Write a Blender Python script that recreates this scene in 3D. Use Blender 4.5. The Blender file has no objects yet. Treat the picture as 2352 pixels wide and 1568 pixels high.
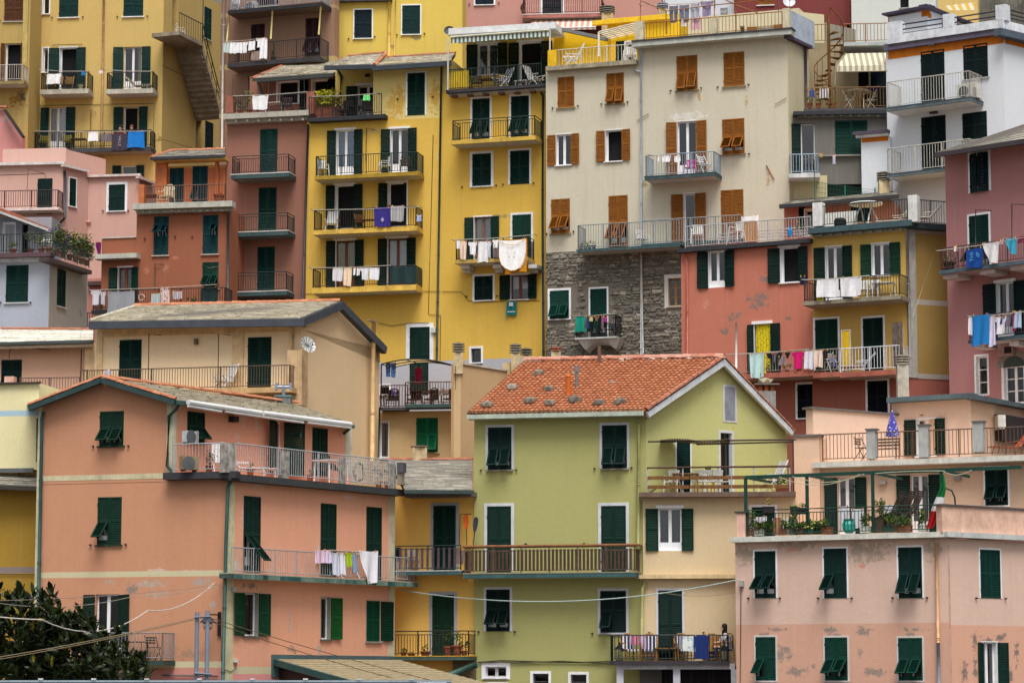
import bpy, math, random
from mathutils import Vector, Matrix
random.seed(7)
R = math.radians
rnd = random.uniform
SC = bpy.context.scene
COL = SC.collection

# ---------------------------------------------------------------- camera, sky, sun, exposure
FOC, CX, CY = 6256.0, 1176.0, 784.0          # focal length and centre in photo units (photo = 2352 wide)
PITCH = math.atan(790 / 6256)
CAM = Vector((0, 0, 3.0))
cd = bpy.data.cameras.new('camera'); cam = bpy.data.objects.new('camera', cd); COL.objects.link(cam)
cam.location = CAM; cam.rotation_euler = (R(90) + PITCH, 0, 0)
cd.sensor_width = 36; cd.lens = 36 * FOC / 2352; cd.clip_start = 1; cd.clip_end = 3000
SC.camera = cam
EL, AZ = R(62), R(172)                        # sun direction: high, behind the camera, slightly to the left
W_ = bpy.data.worlds.new('World'); SC.world = W_; W_.use_nodes = True
nt = W_.node_tree; bg = nt.nodes['Background']
sky = nt.nodes.new('ShaderNodeTexSky'); sky.sky_type = 'NISHITA'; sky.sun_disc = False
sky.sun_elevation = EL; sky.sun_rotation = AZ; sky.air_density = 1.0; sky.dust_density = 4.0; sky.ozone_density = 1.0
hs = nt.nodes.new('ShaderNodeHueSaturation'); hs.inputs['Saturation'].default_value = 0.22
nt.links.new(sky.outputs[0], hs.inputs['Color']); nt.links.new(hs.outputs[0], bg.inputs['Color'])
bg.inputs['Strength'].default_value = 0.075
sl = bpy.data.lights.new('sun', 'SUN'); sl.energy = 1.5; sl.angle = R(32); sl.color = (1, .965, .91)
so = bpy.data.objects.new('sun', sl); COL.objects.link(so)
sd = Vector((math.sin(AZ) * math.cos(EL), math.cos(AZ) * math.cos(EL), math.sin(EL)))
so.rotation_euler = sd.to_track_quat('Z', 'Y').to_euler()
so.location = (-30, -20, 80)
SC.view_settings.view_transform = 'Standard'; SC.view_settings.look = 'None'
SC.view_settings.exposure = 0.95; SC.view_settings.gamma = 1; SC.view_settings.use_curve_mapping = False

# ---------------------------------------------------------------- pixels of the photo -> points on real planes
RT = Vector((1, 0, 0)); UP = Vector((0, -math.sin(PITCH), math.cos(PITCH))); FW = Vector((0, math.cos(PITCH), math.sin(PITCH)))
def ray(x, y): return RT * ((x - CX) / FOC) + UP * ((CY - y) / FOC) + FW
def at(x, y, Y):
    d = ray(x, y); return CAM + d * (Y / d.y)
def T(x, y, z): return Matrix.Translation((x, y, z))
def RZ(a): return Matrix.Rotation(a, 4, 'Z')

class Fac:                                     # a vertical wall plane; local frame: x along, y inward, z up
    def __init__(s, xa, Ya, xb, Yb, yr):
        A = at(xa, yr, Ya); B = at(xb, yr, Yb)
        s.o = Vector((A.x, A.y, 0)); e = B - A; e.z = 0; s.L = e.length; s.u = e.normalized()
        s.n = Vector((s.u.y, -s.u.x, 0)); s.Y = (Ya + Yb) / 2
        s.M = Matrix(((s.u.x, -s.n.x, 0, s.o.x), (s.u.y, -s.n.y, 0, s.o.y), (0, 0, 1, 0), (0, 0, 0, 1)))
        s.ang = math.atan2(s.u.y, s.u.x); s.ppm = FOC / s.Y
    def uz(s, x, y, off=0):
        d = ray(x, y); o = s.o + s.n * off; t = (o - CAM).dot(s.n) / d.dot(s.n); p = CAM + d * t
        return (p - s.o).dot(s.u), p.z
    def w(s, u, off, z): return s.o + s.u * u + s.n * off + Vector((0, 0, z))
    def p(s, x, y, off=0): u, z = s.uz(x, y, off); return s.w(u, off, z)

# ---------------------------------------------------------------- materials
def lin(c): return tuple(((v / 255 / 12.92) if v <= 10 else ((v / 255 + .055) / 1.055) ** 2.4) for v in c)
MATS = {}
def nd(nt, ty, **kw):
    n = nt.nodes.new(ty)
    for k, v in kw.items():
        if k.startswith('_'): setattr(n, k[1:], v)
        else: n.inputs[k].default_value = v
    return n
def mixc(nt, fac, a, b, mode='MIX'):
    m = nt.nodes.new('ShaderNodeMix'); m.data_type = 'RGBA'; m.blend_type = mode
    for i, v in ((0, fac), (6, a), (7, b)):
        if isinstance(v, bpy.types.NodeSocket): nt.links.new(v, m.inputs[i])
        else: m.inputs[i].default_value = v if i == 0 else (*v[:3], 1)
    return m.outputs[2]
def mapr(nt, v, a, b, c=0., d=1.):
    m = nt.nodes.new('ShaderNodeMapRange'); nt.links.new(v, m.inputs[0])
    for i, q in ((1, a), (2, b), (3, c), (4, d)): m.inputs[i].default_value = q
    return m.outputs[0]
def mth(nt, op, a, b=0.):
    m = nt.nodes.new('ShaderNodeMath'); m.operation = op
    for i, v in ((0, a), (1, b)):
        if isinstance(v, bpy.types.NodeSocket): nt.links.new(v, m.inputs[i])
        else: m.inputs[i].default_value = v
    return m.outputs[0]
def new_mat(name):
    m = bpy.data.materials.new(name); m.use_nodes = True
    return m, m.node_tree, m.node_tree.nodes['Principled BSDF']
def noise(nt, vec, scale, detail=4, rough=.6):
    n = nd(nt, 'ShaderNodeTexNoise', Scale=scale, Detail=detail, Roughness=rough)
    nt.links.new(vec, n.inputs['Vector']); return n.outputs['Fac']
def scaled(nt, vec, s, add=(0, 0, 0)):
    m = nd(nt, 'ShaderNodeMapping'); m.inputs['Scale'].default_value = s; m.inputs['Location'].default_value = add
    nt.links.new(vec, m.inputs['Vector']); return m.outputs[0]

def plain(c, rough=.6, var=.18, metal=0., nscale=3., name='paint', bump=0., spec=.3):
    """simple procedural paint / metal / cloth: base colour with uneven wear"""
    k = (c, rough, var, metal, nscale, bump, spec)
    if k in MATS: return MATS[k]
    m, nt, b = new_mat(name); L = nt.links
    g = nd(nt, 'ShaderNodeNewGeometry'); pos = g.outputs['Position']
    base = lin(c)
    f = mapr(nt, noise(nt, pos, nscale, 5), .3, .7, 1 - var, 1 + var * .7)
    f2 = mapr(nt, noise(nt, scaled(nt, pos, (6, 6, .7)), 2., 3), .35, .75, 1, 1 - var * .9)
    hv = nd(nt, 'ShaderNodeHueSaturation', Color=(*base, 1)); L.new(mth(nt, 'MULTIPLY', f, f2), hv.inputs['Value'])
    L.new(hv.outputs[0], b.inputs['Base Color']); b.inputs['Roughness'].default_value = rough; b.inputs['Metallic'].default_value = metal
    b.inputs['Specular IOR Level'].default_value = spec
    if bump:
        bp = nd(nt, 'ShaderNodeBump', Strength=bump, Distance=.02); L.new(noise(nt, pos, nscale * 12, 3), bp.inputs['Height']); L.new(bp.outputs[0], b.inputs['Normal'])
    MATS[k] = m; return m

def wallmat(c, spots=(), grime=.5, fade=.5, low=None, bands=()):
    """painted plaster: cloudy fading, rain streaks, grain, and peeled spots at their own places
    low = (z, colour): other paint below height z; bands = (z0, z1, colour) painted string courses"""
    m, nt, b = new_mat('wall_plaster'); L = nt.links
    g = nd(nt, 'ShaderNodeNewGeometry'); pos = g.outputs['Position']
    base = lin(c)
    o = Vector((rnd(0, 50), rnd(0, 50), rnd(0, 50)))
    p2 = scaled(nt, pos, (1, 1, 1), o)
    col = mixc(nt, mapr(nt, noise(nt, p2, .45, 5, .65), .35, .7, 0, .55 * fade), base, tuple(min(1, v * 1.16 + .02) for v in base))
    col = mixc(nt, mapr(nt, noise(nt, p2, 1.7, 5, .7), .45, .75, 0, .5 * fade), col, tuple(v * .83 for v in base))
    sep = nd(nt, 'ShaderNodeSeparateXYZ'); L.new(pos, sep.inputs[0])
    if low:
        col = mixc(nt, mapr(nt, sep.outputs[2], low[0] - .01, low[0] + .01, 1, 0), col, lin(low[1]))
    for z0, z1, bc in bands:
        a = mapr(nt, sep.outputs[2], z0 - .005, z0 + .005); a2 = mapr(nt, sep.outputs[2], z1 - .005, z1 + .005, 1, 0)
        col = mixc(nt, mth(nt, 'MULTIPLY', a, a2), col, lin(bc))
    st = noise(nt, scaled(nt, p2, (3.2, 3.2, .16)), 1.6, 6, .7)
    col = mixc(nt, mapr(nt, st, .5, .8, 0, .32 * grime), col, (.16, .13, .10))
    st2 = noise(nt, scaled(nt, p2, (9, 9, .25)), 1.2, 4, .7)
    col = mixc(nt, mapr(nt, st2, .55, .8, 0, .25 * grime), col, (.62, .58, .52))
    fine = noise(nt, p2, 14, 6, .75)
    col = mixc(nt, mapr(nt, fine, .35, .75, 0, .16), col, (.1, .08, .06))
    # small chips
    chip = noise(nt, scaled(nt, p2, (1, 1, .8)), 5.5, 8, .72)
    col = mixc(nt, mapr(nt, chip, .735, .75, 0, .45 * grime), col, (.42, .38, .34))
    for (ctr, rx, rz, sc) in spots:
        v = nd(nt, 'ShaderNodeVectorMath', _operation='SUBTRACT'); L.new(pos, v.inputs[0]); v.inputs[1].default_value = ctr
        v2 = nd(nt, 'ShaderNodeVectorMath', _operation='MULTIPLY'); L.new(v.outputs[0], v2.inputs[0]); v2.inputs[1].default_value = (1 / rx, 1 / rx, 1 / rz)
        ln = nd(nt, 'ShaderNodeVectorMath', _operation='LENGTH'); L.new(v2.outputs[0], ln.inputs[0])
        nz = noise(nt, scaled(nt, p2, (1, 1, 1), (ctr[0], ctr[2], 3)), 4.2, 10, .78)
        e = mth(nt, 'SUBTRACT', mth(nt, 'MULTIPLY', mth(nt, 'SUBTRACT', nz, .425), 5.5), mth(nt, 'SUBTRACT', mth(nt, 'MULTIPLY', ln.outputs['Value'], 1.25), .35))
        mask = mapr(nt, e, 0, .35)
        mask2 = mth(nt, 'MULTIPLY', mask, mapr(nt, ln.outputs['Value'], 1.0, 1.35, 1, 0))
        cc = mixc(nt, mapr(nt, fine, .35, .7), lin(sc), tuple(v * .62 for v in lin(sc)))
        col = mixc(nt, mth(nt, 'MULTIPLY', mask2, .85), col, cc)
    L.new(col, b.inputs['Base Color']); b.inputs['Roughness'].default_value = .92; b.inputs['Specular IOR Level'].default_value = .15
    bp = nd(nt, 'ShaderNodeBump', Strength=.35, Distance=.012)
    L.new(mth(nt, 'ADD', noise(nt, pos, 28, 4, .7), mth(nt, 'MULTIPLY', noise(nt, pos, 4, 3), 1.5)), bp.inputs['Height']); L.new(bp.outputs[0], b.inputs['Normal'])
    return m

def perobj(c, c2, rough=.85, name='slate', nscale=9., isl=True):
    """stone / slate / tile: every loose piece gets its own tone between two colours"""
    k = ('po', c, c2, rough, nscale)
    if k in MATS: return MATS[k]
    m, nt, b = new_mat(name); L = nt.links
    g = nd(nt, 'ShaderNodeNewGeometry'); oi = nd(nt, 'ShaderNodeObjectInfo')
    r = mth(nt, 'FRACT', mth(nt, 'ADD', g.outputs['Random Per Island'], oi.outputs['Random']))
    col = mixc(nt, r, lin(c), lin(c2))
    nz = noise(nt, g.outputs['Position'], nscale, 6, .7)
    col = mixc(nt, mapr(nt, nz, .4, .75, 0, .5), col, tuple(v * .45 for v in lin(c)))
    nz2 = noise(nt, g.outputs['Position'], nscale * .35, 5, .7)
    col = mixc(nt, mapr(nt, nz2, .55, .72, 0, .4), col, (.3, .29, .24))
    L.new(col, b.inputs['Base Color']); b.inputs['Roughness'].default_value = rough; b.inputs['Specular IOR Level'].default_value = .2
    bp = nd(nt, 'ShaderNodeBump', Strength=.5, Distance=.02); L.new(nz, bp.inputs['Height']); L.new(bp.outputs[0], b.inputs['Normal'])
    MATS[k] = m; return m

def stripes(c, c2, axis=0, per=.2, name='striped_cloth'):
    k = ('st', c, c2, axis, per)
    if k in MATS: return MATS[k]
    m, nt, b = new_mat(name); L = nt.links
    tc = nd(nt, 'ShaderNodeTexCoord'); sp = nd(nt, 'ShaderNodeSeparateXYZ'); L.new(tc.outputs['Object'], sp.inputs[0])
    f = mth(nt, 'FRACT', mth(nt, 'DIVIDE', mth(nt, 'ADD', sp.outputs[axis], 50.), per))
    col = mixc(nt, mapr(nt, f, .48, .52), lin(c), lin(c2))
    nz = noise(nt, tc.outputs['Object'], 4, 4)
    col = mixc(nt, mapr(nt, nz, .4, .75, 0, .2), col, (.2, .18, .15))
    L.new(col, b.inputs['Base Color']); b.inputs['Roughness'].default_value = .85
    MATS[k] = m; return m

def patterned(c, c2, scale=14., name='printed_cloth'):
    k = ('pt', c, c2, scale)
    if k in MATS: return MATS[k]
    m, nt, b = new_mat(name); L = nt.links
    tc = nd(nt, 'ShaderNodeTexCoord')
    v = nd(nt, 'ShaderNodeTexVoronoi', Scale=scale); L.new(tc.outputs['Object'], v.inputs['Vector'])
    col = mixc(nt, mapr(nt, v.outputs['Distance'], .3, .36), lin(c2), lin(c))
    L.new(col, b.inputs['Base Color']); b.inputs['Roughness'].default_value = .85
    MATS[k] = m; return m

def glassmat():
    m, nt, b = new_mat('window_glass'); L = nt.links
    tr = nd(nt, 'ShaderNodeBsdfTransparent', Color=(.86, .9, .9, 1)); gl = nd(nt, 'ShaderNodeBsdfGlossy', Roughness=.03)
    lw = nd(nt, 'ShaderNodeLayerWeight', Blend=.32)
    mx = nd(nt, 'ShaderNodeMixShader'); L.new(mapr(nt, lw.outputs['Fresnel'], 0, 1, .07, .9), mx.inputs[0]); L.new(tr.outputs[0], mx.inputs[1]); L.new(gl.outputs[0], mx.inputs[2])
    L.new(mx.outputs[0], nt.nodes['Material Output'].inputs[0]); nt.nodes.remove(b)
    return m
def strawmat(c):
    m, nt, b = new_mat('straw'); L = nt.links; g = nd(nt, 'ShaderNodeNewGeometry'); nz = noise(nt, scaled(nt, g.outputs['Position'], (30, 2, 2)), 1., 4)
    col = mixc(nt, mapr(nt, nz, .3, .7), lin(c), tuple(v * .6 for v in lin(c))); L.new(col, b.inputs['Base Color']); tr = nd(nt, 'ShaderNodeBsdfTranslucent'); L.new(col, tr.inputs['Color'])
    mx = nd(nt, 'ShaderNodeMixShader'); mx.inputs[0].default_value = .55; L.new(b.outputs[0], mx.inputs[1]); L.new(tr.outputs[0], mx.inputs[2]); L.new(mx.outputs[0], nt.nodes['Material Output'].inputs[0]); b.inputs['Roughness'].default_value = .95
    return m
def leafmat(c, c2, rough=.55):
    k = ('leaf', c, c2)
    if k in MATS: return MATS[k]
    m, nt, b = new_mat('leaf'); L = nt.links
    g = nd(nt, 'ShaderNodeNewGeometry'); oi = nd(nt, 'ShaderNodeObjectInfo')
    r = mth(nt, 'FRACT', mth(nt, 'ADD', g.outputs['Random Per Island'], oi.outputs['Random']))
    L.new(mixc(nt, r, lin(c), lin(c2)), b.inputs['Base Color']); b.inputs['Roughness'].default_value = rough
    b.inputs['Specular IOR Level'].default_value = .4
    MATS[k] = m; return m

GLASS = glassmat()
GREEN = (18, 58, 52); DGREEN = (14, 46, 40); BGREEN = (20, 112, 72); TEAL = (24, 70, 76); OCHRE = (160, 98, 34); MAROON = (66, 36, 40); BLACKG = (18, 36, 38); NAVYG = (20, 40, 50)
WHITE = (238, 238, 240); CONC = (176, 176, 166); IRON = (44, 42, 44); IRONG = (34, 52, 48); ZINC = (150, 156, 166); RUST = (150, 100, 52); WIRON = (220, 222, 226); BROWN = (84, 60, 46); ROOM_SHADE = (22, 22, 26)

# ---------------------------------------------------------------- mesh builder
class MB:
    def __init__(s): s.v = []; s.f = []; s.m = []
    def poly(s, pts, m=0):
        i = len(s.v); s.v += [tuple(p) for p in pts]; s.f.append(tuple(range(i, i + len(pts)))); s.m.append(m)
    def box(s, x0, x1, y0, y1, z0, z1, m=0, M=None):
        P = [(x0, y0, z0), (x1, y0, z0), (x1, y1, z0), (x0, y1, z0), (x0, y0, z1), (x1, y0, z1), (x1, y1, z1), (x0, y1, z1)]
        if M is not None: P = [tuple(M @ Vector(q)) for q in P]
        i = len(s.v); s.v += P
        for f in ((0, 3, 2, 1), (4, 5, 6, 7), (0, 1, 5, 4), (1, 2, 6, 5), (2, 3, 7, 6), (3, 0, 4, 7)): s.f.append(tuple(i + a for a in f)); s.m.append(m)
    def tube(s, pts, r, n=6, m=0, r2=None):
        pts = [Vector(p) for p in pts]; i0 = len(s.v); N = len(pts)
        for k, p in enumerate(pts):
            d = (pts[min(k + 1, N - 1)] - pts[max(k - 1, 0)]).normalized()
            a = d.cross(Vector((0, 0, 1)))
            if a.length < .01: a = d.cross(Vector((0, 1, 0)))
            a.normalize(); b = d.cross(a)
            rr = r if r2 is None else r + (r2 - r) * k / max(1, N - 1)
            for j in range(n):
                t = 2 * math.pi * j / n; s.v.append(tuple(p + a * (rr * math.cos(t)) + b * (rr * math.sin(t))))
        for k in range(N - 1):
            for j in range(n):
                s.f.append((i0 + k * n + j, i0 + k * n + (j + 1) % n, i0 + (k + 1) * n + (j + 1) % n, i0 + (k + 1) * n + j)); s.m.append(m)
        s.f.append(tuple(i0 + j for j in range(n))); s.m.append(m)
        s.f.append(tuple(i0 + (N - 1) * n + j for j in reversed(range(n)))); s.m.append(m)
    def bar(s, p, q, t, m=0):                 # square bar
        s.tube([p, q], t * .7, 4, m)
    def lathe(s, prof, n=10, m=0, c=(0, 0, 0)):
        i0 = len(s.v)
        for r, z in prof:
            for j in range(n):
                t = 2 * math.pi * j / n; s.v.append((c[0] + r * math.cos(t), c[1] + r * math.sin(t), c[2] + z))
        for k in range(len(prof) - 1):
            for j in range(n):
                s.f.append((i0 + k * n + j, i0 + k * n + (j + 1) % n, i0 + (k + 1) * n + (j + 1) % n, i0 + (k + 1) * n + j)); s.m.append(m)
        s.f.append(tuple(i0 + j for j in reversed(range(n)))); s.m.append(m)
        s.f.append(tuple(i0 + (len(prof) - 1) * n + j for j in range(n))); s.m.append(m)
    def rock(s, r, c=(0, 0, 0), sq=(1, 1, .6)):
        import bmesh
        bm = bmesh.new(); bmesh.ops.create_icosphere(bm, subdivisions=1, radius=1)
        i0 = len(s.v)
        for v in bm.verts:
            k = r * rnd(.75, 1.15); s.v.append((c[0] + v.co.x * k * sq[0], c[1] + v.co.y * k * sq[1], c[2] + v.co.z * k * sq[2]))
        for f in bm.faces: s.f.append(tuple(i0 + v.index for v in f.verts)); s.m.append(0)
        bm.free()
    def mesh(s, name, smooth=False):
        me = bpy.data.meshes.new(name); me.from_pydata(s.v, [], s.f)
        if any(s.m): me.polygons.foreach_set('material_index', s.m)
        if smooth: me.polygons.foreach_set('use_smooth', [True] * len(s.f))
        me.update(); return me

WM = {}                                        # world matrix of every object
def link(name, data, parent, M):
    o = bpy.data.objects.new(name, data); COL.objects.link(o); WM[o.name] = M.copy()
    if parent is not None: o.parent = parent; o.matrix_local = WM[parent.name].inverted() @ M
    else: o.matrix_local = M
    return o
def obj(name, mb, mats, parent=None, M=None, smooth=False):
    me = mb if isinstance(mb, bpy.types.Mesh) else mb.mesh(name, smooth)
    if not me.materials:
        for m in (mats if isinstance(mats, (list, tuple)) else [mats]): me.materials.append(m)
    return link(name, me, parent, Matrix.Identity(4) if M is None else M)
def tag(o, label=None, cat=None, group=None, kind=None):
    if label: o['label'] = label
    if cat: o['category'] = cat
    if group: o['group'] = group
    if kind: o['kind'] = kind
    return o
def thing(name, label, cat, M, group=None):
    o = link(name, None, None, M); o.empty_display_size = .2
    return tag(o, label, cat, group)
def copytree(src, M, label, group=None):
    r = src.copy(); COL.objects.link(r); r.matrix_local = M; WM[r.name] = M.copy(); r['label'] = label
    if group: r['group'] = group
    for ch in KIDS[src.name]:
        c = ch.copy(); COL.objects.link(c); c.parent = r; WM[c.name] = M @ ch.matrix_local
    return r
KIDS = {}

# ---------------------------------------------------------------- shutters, windows
LEAF = {}
def louvre(mb, x0, x1, z0, z1, y, pitch=.06):
    n = max(3, int((z1 - z0) / pitch)); h = (z1 - z0) / n
    for i in range(n):
        z = z0 + i * h
        mb.poly([(x0, y - .014, z), (x1, y - .014, z), (x1, y + .016, z + h * .97), (x0, y + .016, z + h * .97)])
def frame(mb, x0, x1, z0, z1, y0, y1, w, m=0):
    mb.box(x0, x0 + w, y0, y1, z0, z1, m); mb.box(x1 - w, x1, y0, y1, z0, z1, m)
    mb.box(x0 + w, x1 - w, y0, y1, z0, z0 + w, m); mb.box(x0 + w, x1 - w, y0, y1, z1 - w, z1, m)
def leaf_mesh(w, h, kind, c):
    k = (round(w, 2), round(h, 2), kind, c)
    if k in LEAF: return LEAF[k]
    mb = MB(); w, h = k[0] - .006, k[1] - .01
    sw = min(.06, w * .16); x0, x1 = -w / 2, w / 2
    if kind == 'flap':
        frame(mb, x0, x1, 0, h, -.022, .022, sw * .8); louvre(mb, x0 + sw * .8, x1 - sw * .8, sw * .8, h - sw * .8, 0, .05); mb.box(x0 + sw * .5, x1 - sw * .5, .012, .018, sw * .5, h - sw * .5)
    elif kind == 'openhi':
        frame(mb, x0, x1, 0, h, -.02, .02, sw); mb.box(x0 + sw, x1 - sw, -.018, .018, h * .78, h * .82); mb.box(x0 + sw, x1 - sw, -.018, .018, h * .46, h * .5); louvre(mb, x0 + sw, x1 - sw, h * .82, h - sw, 0); louvre(mb, x0 + sw, x1 - sw, sw, h * .46, 0)
    else:
        frame(mb, x0, x1, 0, h, -.02, .02, sw); mid = h * (.5 if h > 1.6 else .52)
        mb.box(x0 + sw, x1 - sw, -.018, .018, mid - .045, mid + .045)
        louvre(mb, x0 + sw, x1 - sw, mid + .045, h - sw, 0)
        if kind == 'full':
            if h > 1.9:
                mb.box(x0 + sw, x1 - sw, -.018, .018, h * .2 - .03, h * .2 + .03); louvre(mb, x0 + sw, x1 - sw, sw, h * .2 - .03, 0); louvre(mb, x0 + sw, x1 - sw, h * .2 + .03, mid - .045, 0)
            else: louvre(mb, x0 + sw, x1 - sw, sw, mid - .045, 0)
        else:
            mb.box(x0 + sw, x1 - sw, -.018, .018, sw, mid * .12 + sw)
        mb.box(x0 - .015, x0 + .03, -.035, -.02, h * .82, h * .82 + .07); mb.box(x0 - .015, x0 + .03, -.035, -.02, h * .14, h * .14 + .07)
    me = mb.mesh('shutter'); LEAF[k] = me; return me
SASH = {}
def shutm(c): return plain(tuple(v * .88 for v in c), .6, .2, 0, 5., 'shutter_paint', 0., .12)

def win(b, k, x0, y0, x1, y1, t='C', c=GREEN, sur=0, sc=WHITE, sill=None, lw=None, rw=None, ins='glass', fl='LR', ang=38, lv='LR', fc=WHITE, cur=(205, 205, 208), ajar=0, name=None, lint=0, hi=False):
    """an opening in face k: C closed shutters, F closed with tilted lower flaps, O shutters folded back, N none"""
    f = b.faces[k]; xm, ym = (x0 + x1) / 2, (y0 + y1) / 2
    u0, u1 = f.uz(x0, ym)[0], f.uz(x1, ym)[0]; z1, z0 = f.uz(xm, y0)[1], f.uz(xm, y1)[1]
    if u1 < u0: u0, u1 = u1, u0
    w, h = u1 - u0, z1 - z0; uc = (u0 + u1) / 2
    b.holes[k].append((u0, u1, z0, z1))
    M = f.M @ T(uc, 0, z0); tall = h > 1.55
    name = name or ('balcony_door' if tall and t != 'F' else 'window')
    mb = MB(); D = .34; X0, X1 = -w / 2, w / 2
    # reveal of the opening (mat 0) and a dark sheet painted as the unlit room (mat 1)
    mb.poly([(X0, 0, 0), (X0, D, 0), (X0, D, h), (X0, 0, h)]); mb.poly([(X1, 0, 0), (X1, 0, h), (X1, D, h), (X1, D, 0)])
    mb.poly([(X0, 0, h), (X0, D, h), (X1, D, h), (X1, 0, h)]); mb.poly([(X0, 0, 0), (X1, 0, 0), (X1, D, 0), (X0, D, 0)])
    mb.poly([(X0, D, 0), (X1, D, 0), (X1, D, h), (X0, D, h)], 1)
    if sur:
        s = sur / f.ppm
        mb.box(X0 - s, X0 - .002, -.022, -.001, 0 if tall else -s * .6, h + s, 2); mb.box(X1 + .002, X1 + s, -.022, -.001, 0 if tall else -s * .6, h + s, 2)
        mb.box(X0 - .002, X1 + .002, -.022, -.001, h + .002, h + s, 2)
        if not tall: mb.box(X0 - .002, X1 + .002, -.022, -.001, -s * .6, -.002, 2)
    if lint: mb.box(X0 - .1, X1 + .1, -.06, -.001, h + .004, h + lint / f.ppm, 2)
    if not tall or sill: mb.box(X0 - .07, X1 + .07, -.09, -.0235, -.06, -.012, 3)
    wo = obj(name, mb, [plain(sc if sur else b.fcol[k], .9, .1), plain(ROOM_SHADE, .9, .2), plain(sc, .8, .14, 0, 2.), plain(sill or (CONC if not sur else sc), .8, .2)], b.root, M)
    sm = shutm(c)
    # glazing
    if ins:
        fw = .055; y = .15; sb = MB()
        if ins == 'dark':                      # one sash swung inward, the rest open to the dark sheet
            frame(sb, X0, X1, 0, h, y, y + .05, .04); Ms = T(X0 + .05, y + .02, 0) @ RZ(R(58)); q = w * .46
            for bx in ((0, fw, 0, h), (q - fw, q, 0, h), (fw, q - fw, .03, .03 + fw), (fw, q - fw, h - fw, h)): sb.box(bx[0], bx[1], 0, .04, bx[2] + .02, bx[3] - .04, 0, Ms)
            obj('sash', sb, plain(fc, .5, .1), wo, M)
        else:
            two = w > .62 and ins != 'one'
            frame(sb, X0, X1, 0, h, y, y + .06, .05)
            if two: sb.box(-.06, .06, y - .004, y + .064, .05, h - .05)
            if ins == 'grid':
                for q in (.33, .66): sb.box(X0 + .05, X1 - .05, y + .01, y + .05, h * q - .018, h * q + .018)
            elif tall and ins != 'one':
                sb.box(X0 + .05, -.061 if two else X1 - .05, y + .002, y + .058, .05, h * .2)
                if two: sb.box(.061, X1 - .05, y + .002, y + .058, .05, h * .2)
            obj('sash', sb, plain(fc, .5, .1), wo, M)
            for (a, c_) in (((X0 + .05, -.06), (.06, X1 - .05)) if two else ((X0 + .05, X1 - .05),)):
                pb = MB(); zb = h * .2 + .002 if (tall and ins not in ('one', 'grid')) else .05
                pb.poly([(a, y + .03, zb), (c_, y + .03, zb), (c_, y + .03, h - .05), (a, y + .03, h - .05)])
                obj('pane', pb, GLASS, wo, M)
            if ins in ('curtain', 'half'):
                cb = MB(); n = 18; zc = h * .45 if ins == 'half' else .06
                for side in ((X0 + .05, X1 - .05),) if ins == 'half' else ((X0 + .05, -.02), (.02, X1 - .05)):
                    for i in range(n):
                        xa = side[0] + (side[1] - side[0]) * i / n; xb = side[0] + (side[1] - side[0]) * (i + 1) / n
                        ya = .26 + .02 * math.sin(i * 1.9); yb = .26 + .02 * math.sin((i + 1) * 1.9)
                        cb.poly([(xa, ya, zc), (xb, yb, zc), (xb, yb, h - .06), (xa, ya, h - .06)])
                obj('curtain', cb, plain(cur, .95, .12, 0, 6.), wo, M, True)
    # shutters
    if t in 'CF':
        half = w / 2; kinds = {}
        for sgn, key in ((-1, 'L'), (1, 'R')):
            kd = 'open' if (t == 'F' and key in fl) else 'full'
            a = ajar * sgn if t == 'C' else 0
            Ms = M @ T(sgn * half / 2, .0, .004)
            if a:                             # slightly ajar leaf swings on its hinge
                Ms = M @ T(sgn * half, -.03, .004) @ RZ(R(a)) @ T(-sgn * half / 2, 0, 0)
            obj('shutter', leaf_mesh(half, h, kd + 'hi' if hi and kd == 'open' else kd, c), sm, wo, Ms)
            if kd == 'open':
                hh = h * (.79 if hi else (.5 if h > 1.6 else .52)); fh = h * .32 if hi else hh * .98
                Mf = M @ T(sgn * half / 2, -.025, hh - .03) @ Matrix.Rotation(R(-ang * 1.12 + rnd(-3, 3)), 4, 'X') @ T(0, 0, -fh)
                obj('shutter_flap', leaf_mesh(half * .84, fh, 'flap', c), sm, wo, Mf)
    elif t == 'O':
        for key in lv:
            sgn = -1 if key == 'L' else 1
            q = lw if key == 'L' else rw
            ww = (q / f.ppm / max(.35, abs(f.u.x))) if q else w * .5
            Ms = M @ T(sgn * (w / 2 + .015), -.045, 0) @ RZ(R(-sgn * (ajar if ajar else rnd(3, 9)))) @ T(sgn * ww / 2, 0, 0)
            obj('shutter', leaf_mesh(ww, h, 'full', c), sm, wo, Ms)
    return wo

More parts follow.
